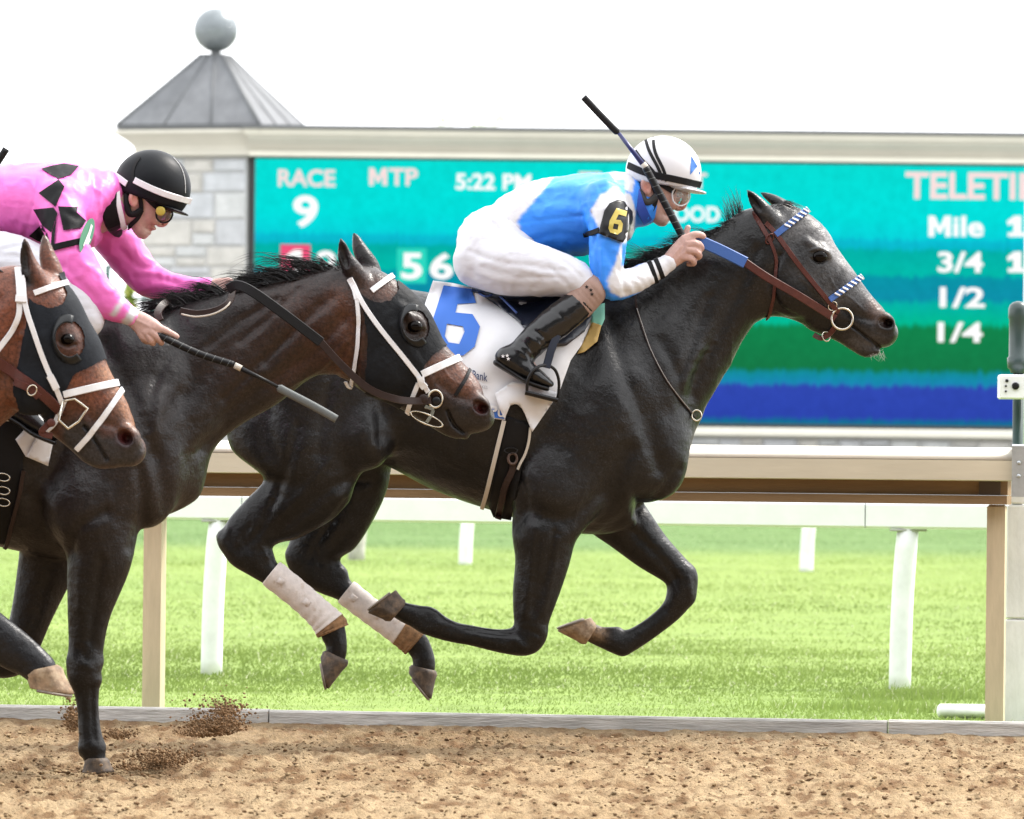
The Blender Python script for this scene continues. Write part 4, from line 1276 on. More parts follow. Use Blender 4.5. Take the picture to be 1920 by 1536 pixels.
def make_horse(name, label, d0, spec):
    lo = Vector((1e9, 1e9, 1e9)); hi = -lo
    allrows = []
    for L, k in spec['chains']:
        R = rows(L, d0); allrows.append((R, k))
        for r in R:
            for i in range(3):
                rr = max(r[3], r[4])
                lo[i] = min(lo[i], r[i] - rr); hi[i] = max(hi[i], r[i] + rr)
    lo -= Vector((.05,) * 3); hi += Vector((.05,) * 3)
    lo.y = d0 - 0.42; hi.y = d0 + 0.42
    hx = spec['head']
    a, b = W(hx[0], hx[3], d0), W(hx[2], hx[1], d0)
    dn = [(a, b, 0.0046)]
    if 'fine' in spec:
        q = spec['fine']; dn.append((W(q, 1500, d0), W(2000, 300, d0), 0.0105))
    S = Sculpt(lo, hi, 0.020 if 'fine' in spec else 0.0105, dn, hy=0.0075, hz=0.0105)
    for R, k in allrows: S.chain(R, k, blur=4 if k in (.02, .09, .06) and len(R) > 6 else (2 if k == .05 else 0))
    for e in spec.get('ells', ()):
        x, y, rx, rz, rot, yc, ry, k = e[:8]; op = e[8] if len(e) > 8 else '+'
        s_ = d0 / F
        for sg in (-1, 1):
            if yc == 0 and sg == 1: continue
            c = W(x, y, d0 + yc * sg)
            S.ell(c, (rx * s_, ry, rz * s_), -math.radians(rot), k, op)
            if len(e) > 9: break
    V, Q = S.mesh(2)
    V = relief(V, Q, spec['relief'], d0, .85, 1.5)
    p = PX(V)
    c = np.tile(np.array(spec['base'])[None], (len(V), 1))
    nz = vnoise(V, 3, 14.0)
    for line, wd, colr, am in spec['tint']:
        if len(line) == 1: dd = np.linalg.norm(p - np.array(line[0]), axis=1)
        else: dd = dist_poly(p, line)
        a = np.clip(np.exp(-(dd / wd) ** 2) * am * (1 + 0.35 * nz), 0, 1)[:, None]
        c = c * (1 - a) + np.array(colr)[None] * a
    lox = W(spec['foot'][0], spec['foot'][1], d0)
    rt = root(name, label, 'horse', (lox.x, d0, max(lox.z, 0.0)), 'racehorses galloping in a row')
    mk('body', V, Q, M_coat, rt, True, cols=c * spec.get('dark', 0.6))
    sf = Surf(V, Q)
    # eyes
    ex, ey, er = spec['eye']
    for sg in (-1, 1):
        h, n = sf.hit(ex, ey, d0)
        mb = MB()
        dep = (h.y - d0)
        cen = W(ex, ey, d0 + sg * abs(dep) + 0.004) if sg < 0 else Vector((W(ex, ey, h.y).x, 2 * d0 - h.y - 0.004, W(ex, ey, h.y).z))
        mb.sphere(cen, (er * d0 / F * 1.1, 0.017, er * d0 / F * 0.9), 20, 14)
        mb.build('eye', M_eye, rt)
    return rt, V, Q, sf

splash(M_hoofd, (.15, .10, .06), .46, .66, 30); splash(M_hooft, (.34, .26, .17), .46, .66, 30)
# ---------------------------------------------------------------- lead horse (near black) --------------
DA = 20.0
A_trunk = [sl(412, 705, 411, 735, .03), sl(430, 665, 426, 775, .10), sl(455, 630, 448, 805, .17), sl(520, 580, 520, 850, .25), sl(620, 545, 640, 880, .285), sl(715, 540, 735, 862, .27),
           sl(800, 548, 800, 893, .265), sl(880, 560, 880, 933, .285), sl(960, 565, 960, 962, .285), sl(1040, 555, 1040, 990, .265),
           sl(1110, 540, 1110, 1003, .24), sl(1170, 538, 1172, 975, .225), sl(1218, 555, 1222, 940, .195), sl(1252, 610, 1254, 912, .165), sl(1278, 680, 1278, 880, .12), sl(1296, 745, 1294, 815, .06), sl(1300, 775, 1299, 785, .02)]
A_neck = [sl(1050, 620, 1240, 880, .20), sl(1100, 565, 1284, 812, .165), sl(1150, 528, 1318, 758, .14), sl(1212, 493, 1366, 684, .118), sl(1262, 472, 1394, 636, .107),
          sl(1305, 450, 1413, 610, .10), sl(1347, 430, 1432, 598, .093), sl(1400, 400, 1450, 590, .085)]
A_head = [sl(1440, 392, 1425, 560, .08), sl(1475, 384, 1432, 570, .087), sl(1512, 401, 1440, 575, .097), sl(1546, 440, 1462, 592, .100),
          sl(1583, 486, 1500, 607, .090), sl(1610, 521, 1538, 624, .072), sl(1638, 557, 1582, 636, .06), sl(1661, 582, 1616, 646, .056), sl(1675, 604, 1642, 644, .052)]
A_jaw = [(1530, 600, 20, .05, 0), (1572, 622, 17, .036, 0), (1606, 642, 18, .034, 0), (1626, 655, 16, .034, 0), (1641, 658, 9, .03, 0)]
A_lip = [(1640, 630, 20, .048, 0), (1657, 634, 16, .044, 0)]
def ear(tip, mid, base, low, yo, r=1.0, ye=None):
    ye = yo if ye is None else ye
    return [(*tip, 2.5, .006, ye), (tip[0] * .72 + mid[0] * .28, tip[1] * .72 + mid[1] * .28, 7 * r, .013, ye), (*mid, 13 * r, .024, (yo + ye) / 2),
            (*base, 17 * r, .03, yo), (*low, 16 * r, .034, yo * .8)]
A_ear1 = ear((1402, 358), (1419, 380), (1438, 403), (1455, 418), -.055, 1.0, -.075)
A_ear2 = ear((1428, 362), (1452, 376), (1474, 392), (1485, 410), .055, .8, .075)
A_nf = [(1075, 850, 90, .09, -.13), (1052, 915, 84, .10, -.16), sl(960, 975, 1086, 1005, .085, -.165), sl(966, 1040, 1068, 1060, .068, -.16),
        sl(961, 1105, 1047, 1122, .054, -.155), sl(962, 1165, 1028, 1172, .045, -.15), (992, 1196, 31, .044, -.15), (968, 1203, 27, .040, -.15),
        (930, 1201, 22, .033, -.15), (885, 1192, 20, .028, -.15), (845, 1184, 21, .028, -.15), (812, 1170, 25, .033, -.15), (785, 1158, 23, .032, -.15),
        (762, 1150, 20, .03, -.15), (745, 1142, 18, .03, -.15)]
A_ff = [(1110, 900, 80, .08, .10), (1140, 950, 60, .075, .13), sl(1218, 958, 1128, 1008, .062, .14), sl(1252, 1008, 1185, 1052, .052, .14),
        sl(1286, 1048, 1230, 1078, .046, .14), (1279, 1085, 29, .044, .14), (1277, 1112, 28, .042, .14), (1262, 1142, 22, .034, .14),
        (1228, 1172, 20, .028, .14), (1192, 1196, 21, .028, .14), (1166, 1206, 24, .033, .14), (1142, 1200, 21, .031, .14), (1120, 1192, 19, .03, .14), (1108, 1186, 19, .03, .14)]
A_nh = [(550, 700, 118, .10, -.14), (560, 790, 138, .11, -.17), (568, 858, 122, .105, -.175), sl(498, 900, 664, 912, .085, -.17), sl(474, 942, 606, 955, .07, -.165),
        sl(436, 976, 545, 992, .056, -.16), (462, 1020, 50, .046, -.16), (486, 1056, 32, .042, -.16), (512, 1080, 23, .034, -.16), (560, 1116, 21, .028, -.16),
        (598, 1150, 23, .03, -.16), (620, 1174, 27, .034, -.16), (630, 1200, 22, .032, -.16), (631, 1222, 21, .033, -.16), (629, 1236, 20, .033, -.16)]
A_fh = [(640, 780, 90, .10, .13), (660, 850, 74, .11, .15), (655, 905, 72, .09, .155), sl(690, 958, 572, 990, .07, .15), sl(650, 1030, 540, 1030, .055, .15),
        (592, 1056, 50, .046, .15), (618, 1086, 34, .042, .15), (646, 1108, 22, .032, .15), (690, 1142, 20, .028, .15), (735, 1174, 21, .028, .15),
        (775, 1200, 25, .033, .15), (791, 1222, 21, .031, .15), (795, 1240, 22, .033, .15), (795, 1252, 22, .033, .15)]
A_tail = [(445, 650, 26, .03, 0), (415, 648, 22, .026, 0), (385, 660, 14, .02, 0)]
GREY = (0.155, 0.150, 0.152)
A_spec = dict(
    chains=[(A_trunk, .02), (A_neck, .06), (A_head, .05), (A_jaw, .02), (A_lip, .015), (A_ear1, .012), (A_ear2, .012), (A_nf, .05), (A_ff, .05), (A_nh, .06), (A_fh, .05), (A_tail, .03)],
    head=(1385, 350, 1690, 690), foot=(960, 1400), eye=(1537, 481, 13),
    ells=[(1130, 790, 70, 130, 20, .17, .10, .05), (1185, 840, 62, 90, 10, .13, .09, .05), (1232, 835, 58, 95, -8, .08, .10, .05), (1205, 880, 66, 62, 15, 0, .15, .06), (1025, 900, 60, 62, 0, .20, .07, .05),
          (690, 820, 46, 60, 0, .2, .09, .06), (560, 690, 90, 90, 0, .17, .12, .06), (1490, 545, 52, 48, 25, .05, .052, .02),
          (1540, 474, 22, 16, 30, .068, .02, .012), (1524, 462, 26, 9, 38, .075, .018, .01),
          (1657, 604, 24, 19, 40, .036, .026, .012), (1661, 606, 14, 9.5, 25, .060, .022, .006, '-'), (1666, 606, 8, 7, 20, .045, .03, .006, '-'),
          (1006, 1182, 20, 24, 0, .15, .036, .015, '+', 1), (984, 1213, 26, 14, -10, .15, .034, .012, '+', 1), (808, 1150, 20, 11, 25, .15, .026, .012, '+', 1), (795, 1177, 18, 10, 20, .15, .028, .012, '+', 1), (778, 1142, 12, 7, 10, .15, .02, .008, '+', 1),
          (1291, 1080, 16, 22, 0, -.14, .036, .012, '+', 1), (1290, 1120, 15, 18, 20, -.14, .034, .012, '+', 1), (1152, 1184, 16, 9, -10, -.14, .026, .01, '+', 1), (1170, 1219, 14, 11, -40, -.14, .026, .01, '+', 1), (1140, 1181, 8, 6, 0, -.14, .018, .006, '+', 1),
          (419, 1014, 12, 20, -25, .16, .03, .02, '+', 1), (500, 1042, 13, 20, -20, .16, .032, .012, '+', 1), (548, 1048, 12, 22, -20, -.15, .03, .012, '+', 1), (640, 1076, 13, 18, -20, -.15, .032, .012, '+', 1), (612, 1196, 8, 10, 0, .16, .02, .008, '+', 1), (775, 1222, 8, 10, 0, -.15, .02, .008, '+', 1),
          (1414, 380, 20, 6, 52, .083, .014, .006, '-')],
    relief=[([(1594, 609), (1620, 630), (1650, 652)], 3.2, .008), ([(1575, 575), (1600, 590), (1635, 600)], 10, .004), ([(1480, 470), (1530, 540), (1570, 580)], 9, -.003),
            ([(1500, 600), (1460, 575), (1448, 530), (1462, 480)], 8, .006), ([(1523, 486), (1537, 493), (1552, 488)], 3, .004), ([(1520, 470), (1537, 466), (1553, 474)], 3, -.004),
            ([(1420, 470), (1380, 560), (1330, 660), (1295, 740)], 16, .007), ([(1300, 520), (1230, 600), (1200, 680)], 22, .006),
            ([(1145, 600), (1175, 700), (1215, 800), (1240, 880)], 22, .012), ([(1110, 620), (1060, 740), (985, 860)], 26, .010),
            ([(960, 870), (980, 940), (964, 985)], 16, .012), ([(1000, 960), (1060, 975), (1130, 930), (1180, 850)], 22, .012), ([(1130, 1000), (1190, 960), (1235, 930), (1275, 880)], 12, .008),
            ([(1040, 1000), (1020, 1090), (1000, 1150)], 9, .006), ([(1005, 990), (995, 1090), (985, 1150)], 10, -.003), ([(1180, 990), (1240, 1050), (1265, 1085)], 9, .005),
            ([(720, 620), (715, 720), (722, 820)], 24, .014), ([(560, 560), (520, 680), (500, 800), (520, 880)], 22, .009), ([(690, 900), (640, 905), (590, 940), (520, 1000)], 14, .007),
            ([(520, 930), (480, 1000), (450, 1030)], 9, .006), ([(650, 940), (600, 1010), (580, 1050)], 8, .005), ([(730, 860), (800, 870), (880, 890)], 26, .006),
            ([(505, 960), (470, 1005), (452, 1030)], 6, -.003), ([(770, 600), (790, 700), (800, 800)], 12, .004), ([(830, 600), (850, 720), (860, 850)], 12, .004),
            ([(1556, 520), (1570, 545), (1596, 560), (1622, 585)], 2.6, -.0016), ([(1500, 520), (1540, 560), (1560, 600)], 2.6, -.0014), ([(1150, 830), (1110, 880), (1090, 940), (1075, 1000)], 3, -.0018), ([(1060, 780), (1010, 830), (985, 900)], 3, -.0015),
            ([(840, 870), (900, 900), (955, 910)], 3, -.0015), ([(1010, 1010), (1005, 1080), (998, 1140)], 5, .004), ([(1045, 1010), (1035, 1080), (1018, 1150)], 5, -.003),
            ([(870, 1180), (920, 1186), (955, 1190)], 4, .004), ([(820, 1166), (880, 1178)], 3, -.002), ([(965, 1200), (985, 1215)], 6, -.004), ([(985, 1180), (1010, 1190)], 4, .003), ([(1265, 1075), (1270, 1105)], 4, .003), ([(1290, 1085), (1295, 1115)], 6, -.004), ([(1250, 1140), (1200, 1180)], 3, .003),
            ([(470, 985), (455, 1010), (470, 1035)], 5, .004), ([(430, 990), (420, 1015), (432, 1035)], 6, -.004), ([(490, 1020), (500, 1045)], 5, -.003), ([(590, 1030), (600, 1060)], 5, .004),
            ([(640, 660), (610, 760), (600, 850)], 14, .006), ([(560, 800), (540, 870), (520, 920)], 10, .006), ([(620, 860), (580, 910), (530, 960)], 7, -.003), ([(1240, 640), (1270, 700), (1280, 760)], 14, .006), ([(1330, 560), (1300, 640), (1280, 700)], 12, .005)],
    dark=.50, base=(0.0095, 0.0090, 0.0098),
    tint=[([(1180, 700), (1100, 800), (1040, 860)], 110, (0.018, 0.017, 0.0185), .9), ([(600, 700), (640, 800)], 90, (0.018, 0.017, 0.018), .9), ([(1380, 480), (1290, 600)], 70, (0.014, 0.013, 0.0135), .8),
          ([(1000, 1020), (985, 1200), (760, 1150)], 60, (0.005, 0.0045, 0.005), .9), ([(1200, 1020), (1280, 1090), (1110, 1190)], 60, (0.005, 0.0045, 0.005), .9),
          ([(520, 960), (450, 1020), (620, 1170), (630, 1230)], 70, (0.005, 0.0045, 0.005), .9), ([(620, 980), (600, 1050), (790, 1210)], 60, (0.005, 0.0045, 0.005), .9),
          ([(1480, 430), (1520, 420), (1580, 500), (1620, 545)], 26, GREY, .75), ([(1548, 440), (1566, 470), (1590, 505)], 12, (0.34, 0.33, 0.33), .85),  # grey face; the white forehead edge is rim light painted into the coat
          ([(1560, 560), (1590, 545)], 22, GREY, .7), ([(1500, 510), (1545, 520)], 22, GREY, .4), ([(1440, 400), (1470, 410)], 14, GREY, .3),
          ([(1640, 572), (1650, 590)], 16, (0.20, 0.125, 0.095), .85), ([(1600, 650), (1640, 640)], 22, (0.085, 0.076, 0.072), .75), ([(1440, 500), (1430, 560)], 16, (0.04, 0.028, 0.02), .6),
          ([(1532, 480), (1545, 482)], 9, (0.006, 0.005, 0.005), .95), ([(1580, 510), (1572, 535)], 8, (0.012, 0.011, 0.012), .7),
          ([(1662, 606)], 9, (0.02, 0.004, 0.004), 1.0), ([(1403, 362), (1415, 390)], 9, (0.006, 0.005, 0.005), .8), ([(1594, 609), (1620, 630), (1650, 652)], 3, (0.004, 0.003, 0.003), .9),
          ([(1125, 1188), (1108, 1186)], 13, (0.38, 0.24, 0.13), .9)])
horse_a, VA, QA, SA = make_horse('racehorse', 'near-black racehorse with grey flecked face galloping clear in front, ridden in blue and white', DA, A_spec)
hoof(horse_a, DA, -.15, (727, 1165), (760, 1128), (686, 1148), (742, 1106), .050, .058, M_hoofd)
hoof(horse_a, DA, .14, (1093, 1208), (1117, 1170), (1040, 1181), (1108, 1158), .050, .058, M_hooft)
hoof(horse_a, DA, -.16, (653, 1244), (606, 1222), (612, 1297), (601, 1232), .048, .056, M_hoofd)
hoof(horse_a, DA, .15, (819, 1262), (768, 1250), (808, 1316), (766, 1262), .048, .056, M_hoofd)

def wrap(parent, L, d0, grow=4.0, n=26, mud=0.72, label=None):
    """stable bandage wound round a cannon bone"""
    R = spline(rows([(x, y, r + grow, w + grow * d0 / F, yo) for x, y, r, w, yo in L], d0), 14)
    P = [Vector(r[:3]) for r in R]; m = len(P)
    rr = [r[3] * (1 + 0.03 * ((i // 3) % 2)) for i, r in enumerate(R)]; ww = [r[4] * (1 + 0.03 * ((i // 3) % 2)) for i, r in enumerate(R)]
    rr[0] *= .93; rr[-1] *= .9
    k = int(m * mud)
    up = (0, 0, 1)
    mb = MB(); mb.tube(P[:k + 1], rr[:k + 1], n, True, ww[:k + 1], up=up); o = mb.build('bandage', M_wrap, parent)
    mb = MB(); mb.tube(P[k:], [q * 1.01 for q in rr[k:]], n, True, [q * 1.01 for q in ww[k:]], up=up); mb.build('mud_stain', M_wrapmud, o)
    # Velcro tabs
    for t in (0.12, 0.34):
        i = int(m * t); c = P[i] + Vector((0, -ww[i] - 0.001, 0)); tn = (P[i + 1] - P[i]).normalized()
        mb = MB(); b = tn.cross(Vector((0, -1, 0)))
        mb.ribbon([c - tn * .012, c + tn * .012], [Vector((0, -1, 0))] * 2, 0.022, .003); mb.build('fastening_tab', M_wrap, o)
    return o
wrap(horse_a, [(508, 1074, 23, .034, -.16), (560, 1116, 22, .029, -.16), (598, 1150, 23, .031, -.16), (618, 1172, 27, .034, -.16), (624, 1184, 27, .034, -.16)], DA)
wrap(horse_a, [(648, 1109, 21, .032, .15), (690, 1142, 20, .029, .15), (735, 1174, 21, .029, .15), (768, 1196, 24, .033, .15), (780, 1206, 25, .033, .15)], DA, mud=.6)

# ---------------------------------------------------------------- dark bay horse -----------------------
DB = 18.3
def TB(L): return [((x - 1295) * 1.092 + 345, (y - 780) * 1.092 + 823, r * 1.092, w, yo) for x, y, r, w, yo in L]
B_trunk = [sl(-610, 730, -611, 760, .03), sl(-590, 690, -592, 810, .10), sl(-562, 650, -568, 850, .17), sl(-500, 605, -500, 900, .25), sl(-390, 568, -370, 935, .285), sl(-285, 562, -265, 915, .27), sl(-195, 572, -195, 945, .265),
           sl(-110, 585, -110, 985, .285), sl(-20, 590, -20, 1015, .285), sl(70, 588, 70, 1038, .265), sl(150, 580, 150, 1052, .24), sl(215, 585, 222, 1045, .225),
           sl(265, 610, 270, 1035, .195), sl(300, 690, 303, 1015, .16), sl(325, 780, 326, 990, .11), sl(340, 850, 340, 950, .06), sl(346, 890, 346, 915, .02)]
B_neck = [sl(170, 590, 330, 960, .19), sl(230, 592, 372, 880, .16), sl(300, 582, 408, 828, .135), sl(365, 560, 452, 796, .12), sl(430, 543, 500, 768, .108),
          sl(500, 528, 548, 728, .10), sl(560, 517, 590, 704, .093), sl(615, 508, 632, 700, .088)]
B_head = [sl(645, 504, 632, 690, .084), sl(682, 499, 640, 695, .09), sl(714, 508, 640, 690, .098), sl(755, 536, 655, 712, .103), sl(794, 579, 682, 738, .098), sl(822, 622, 715, 750, .086),
          sl(838, 647, 745, 760, .074), sl(864, 675, 785, 778, .064), sl(889, 703, 818, 796, .06), sl(909, 736, 852, 806, .056), sl(918, 762, 885, 804, .05)]
B_jaw = [(765, 745, 24, .05, 0), (805, 775, 20, .04, 0), (838, 796, 20, .036, 0), (858, 808, 16, .034, 0), (872, 815, 9, .03, 0)]
B_lip = [(870, 780, 26, .05, 0), (888, 792, 20, .046, 0)]
B_ear1 = ear((639, 449), (648, 484), (668, 515), (682, 535), -.055, 1.12, -.07)
B_ear2 = ear((664, 438), (676, 470), (692, 500), (700, 522), .055, 1.12, .07)
B_nf = [(180, 860, 100, .09, -.13), (178, 950, 92, .10, -.16), sl(122, 1030, 252, 1040, .085, -.165), sl(124, 1095, 230, 1095, .068, -.16), sl(126, 1150, 208, 1150, .056, -.155),
        sl(128, 1212, 195, 1212, .046, -.15), (157, 1262, 33, .047, -.15), (162, 1295, 25, .037, -.15), (165, 1330, 21, .03, -.15), (168, 1370, 22, .03, -.15),
        (174, 1402, 24, .035, -.15), (178, 1425, 21, .032, -.15), (183, 1436, 19, .032, -.15)]
B_ff = [(140, 930, 85, .08, .10), (105, 1010, 66, .08, .13), (82, 1080, 52, .062, .14), (60, 1150, 40, .052, .14), (38, 1215, 34, .046, .14), (20, 1240, 31, .044, .14), (-20, 1246, 24, .034, .14),
        (-80, 1225, 21, .028, .14), (-130, 1205, 23, .03, .14), (-160, 1185, 26, .033, .14), (-185, 1200, 22, .03, .14), (-200, 1215, 20, .03, .14)]
BRN = (0.055, 0.022, 0.0125)
B_spec = dict(
    chains=[(B_trunk, .02), (B_neck, .06), (B_head, .05), (B_jaw, .02), (B_lip, .015), (B_ear1, .012), (B_ear2, .012), (B_nf, .05), (B_ff, .05), (TB(A_nh), .06), (TB(A_fh), .05), (TB(A_tail), .03)],
    head=(620, 430, 940, 840), foot=(183, 1448), fine=-70, eye=(778, 612, 13),
    ells=[(250, 850, 72, 130, 20, .16, .10, .05), (290, 900, 50, 90, 10, .12, .09, .05), (150, 950, 60, 64, 0, .20, .07, .05), (715, 690, 52, 56, 40, .05, .052, .02),
          (778, 606, 24, 18, 40, .068, .02, .012), (764, 592, 28, 10, 48, .075, .018, .01),
          (897, 762, 26, 22, 50, .036, .028, .012), (901, 764, 16, 11, 40, .060, .022, .006, '-'), (906, 766, 9, 8, 30, .045, .03, .006, '-'),
          (160, 1240, 34, 22, 0, .15, .040, .015, '+', 1), (170, 1275, 22, 16, 0, .15, .038, .012, '+', 1), (150, 1262, 14, 18, 0, .15, .036, .012, '+', 1), (172, 1400, 26, 16, 0, .15, .034, .012, '+', 1), (155, 1410, 8, 10, 0, .15, .02, .008, '+', 1),
          (644, 478, 26, 7, 72, .080, .014, .006, '-')],
    relief=[([(838, 770), (850, 796), (868, 812)], 3.5, .008), ([(820, 720), (850, 740), (880, 750)], 11, .004), ([(740, 610), (790, 690), (830, 740)], 10, -.003),
            ([(720, 750), (675, 725), (662, 670), (672, 610)], 9, .006), ([(765, 618), (778, 625), (794, 620)], 3.5, .004),
            ([(640, 600), (590, 660), (520, 710), (440, 770), (380, 840)], 16, .009), ([(620, 560), (560, 610), (500, 680)], 14, .006), ([(480, 580), (420, 660), (360, 740)], 26, .007),
            ([(330, 610), (360, 700), (320, 780), (300, 850)], 26, .009), ([(200, 640), (250, 760), (300, 880), (320, 950)], 24, .012), ([(190, 640), (140, 780), (90, 900)], 26, .012),
            ([(262, 880), (270, 960), (250, 1030)], 14, .010), ([(60, 930), (90, 1000), (125, 1040)], 18, .010), ([(190, 1050), (180, 1130), (170, 1200)], 10, .006), ([(150, 1060), (150, 1140)], 10, -.003),
            ([(560, 540), (500, 600), (450, 640)], 8, .005), ([(600, 570), (550, 625), (480, 690)], 7, .005), ([(650, 640), (600, 690), (540, 725)], 6, -.004), ([(520, 560), (450, 600), (390, 650)], 8, .005), ([(470, 700), (420, 750)], 8, .005), ([(330, 650), (290, 720), (280, 800)], 10, .006),
            ([(720, 640), (760, 690), (800, 720)], 2.6, -.0016), ([(830, 690), (850, 715), (880, 725)], 2.4, -.0014), ([(230, 820), (200, 880), (210, 960)], 3, -.0018), ([(100, 820), (70, 880), (60, 950)], 3, -.0018), ([(200, 960), (150, 990), (130, 1030)], 12, .008),
            ([(150, 1245), (168, 1250)], 7, -.004), ([(145, 1215), (160, 1235)], 5, .004), ([(172, 1290), (174, 1340), (178, 1390)], 4, .004), ([(155, 1300), (158, 1380)], 4, -.002)],
    dark=.78, base=(0.0105, 0.0080, 0.0082),
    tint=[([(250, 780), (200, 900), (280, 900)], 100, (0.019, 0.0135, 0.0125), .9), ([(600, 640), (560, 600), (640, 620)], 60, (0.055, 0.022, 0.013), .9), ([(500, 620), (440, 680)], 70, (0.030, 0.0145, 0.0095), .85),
          ([(640, 560), (660, 640), (650, 690)], 26, (0.095, 0.036, 0.019), .9), ([(560, 690), (520, 720)], 18, (0.055, 0.024, 0.016), .7),
          ([(830, 690), (860, 700), (880, 720)], 34, (0.15, 0.064, 0.040), .95), ([(790, 740), (830, 720)], 22, (0.05, 0.022, 0.014), .6), ([(700, 540), (730, 545)], 22, (0.09, 0.036, 0.02), .9),
          ([(840, 800), (880, 800), (860, 770)], 24, (0.018, 0.014, 0.0135), .9), ([(905, 745), (918, 765)], 10, (0.05, 0.035, 0.03), .7), ([(778, 612)], 30, (0.032, 0.015, 0.010), .95),
          ([(772, 612), (786, 613)], 10, (0.008, 0.005, 0.004), .95), ([(902, 765)], 10, (0.075, 0.010, 0.009), 1.0), ([(838, 770), (850, 796), (868, 812)], 3.5, (0.004, 0.003, 0.003), .9),
          ([(640, 452), (646, 490)], 14, (0.01, 0.007, 0.006), .9), ([(672, 510), (690, 530)], 14, (0.045, 0.022, 0.015), .7),
          ([(160, 1120), (160, 1300), (180, 1430)], 60, (0.006, 0.0052, 0.0052), .9), ([(60, 1120), (30, 1220)], 60, (0.007, 0.0055, 0.0052), .9)])
horse_b, VB, QB, SB = make_horse('racehorse', 'dark bay racehorse in white bridle and black blinker hood, ridden in pink', DB, B_spec)
hoof(horse_b, DB, -.15, (203, 1424), (160, 1424), (216, 1449), (154, 1449), .052, .062, M_hoofd, False)
hoof(horse_b, DB, .14, (-190, 1232), (-222, 1205), (-232, 1262), (-250, 1225), .050, .058, M_hoofd)
hb = lambda *p: [((x - 1295) * 1.092 + 345, (y - 780) * 1.092 + 823) for x, y in p]
hoof(horse_b, DB, -.16, *hb((653, 1244), (606, 1222), (612, 1297), (601, 1232)), .048, .056, M_hoofd)
hoof(horse_b, DB, .15, *hb((819, 1262), (768, 1250), (808, 1316), (766, 1262)), .048, .056, M_hoofd)

# ---------------------------------------------------------------- bay horse at the left edge -----------
DC = 17.1
def TC(L): return [((x - 1295) * 1.17 - 175, (y - 780) * 1.17 + 830, r * 1.17, w, yo) for x, y, r, w, yo in L]
C_neck = [sl(-330, 600, -215, 1000, .19), sl(-275, 570, -150, 920, .16), sl(-205, 545, -95, 865, .135), sl(-130, 526, -45, 825, .12), sl(-60, 512, -5, 790, .108), sl(-5, 506, 25, 765, .10)]
C_head = [sl(30, 506, 5, 740, .086), sl(72, 510, 0, 700, .092), sl(104, 517, 5, 665, .098), sl(133, 547, 8, 668, .103), sl(152, 584, 22, 706, .105), sl(173, 622, 46, 745, .098), sl(193, 670, 76, 776, .086),
          sl(211, 706, 105, 804, .074), sl(227, 735, 130, 828, .066), sl(243, 767, 154, 850, .062), sl(258, 795, 184, 864, .058), sl(264, 820, 222, 868, .05)]
C_jaw = [(110, 795, 24, .05, 0), (145, 828, 20, .04, 0), (172, 850, 22, .038, 0), (190, 864, 16, .036, 0), (208, 868, 10, .03, 0)]
C_lip = [(205, 840, 28, .05, 0), (222, 854, 21, .047, 0)]
C_ear1 = ear((46, 448), (52, 488), (68, 522), (82, 545), -.058, 1.15, -.07)
C_ear2 = ear((83, 441), (88, 476), (97, 506), (104, 530), .055, 1.15, .07)
C_nf = [(-330, 900, 100, .09, -.13), (-290, 980, 85, .10, -.16), (-230, 1050, 62, .075, -.165), (-165, 1095, 50, .058, -.16), (-105, 1130, 42, .048, -.16), (-55, 1155, 40, .045, -.16), (-15, 1190, 43, .044, -.16),
        (25, 1218, 40, .042, -.16), (58, 1240, 34, .04, -.16), (76, 1256, 32, .041, -.16)]
CH = (0.17, 0.054, 0.028)
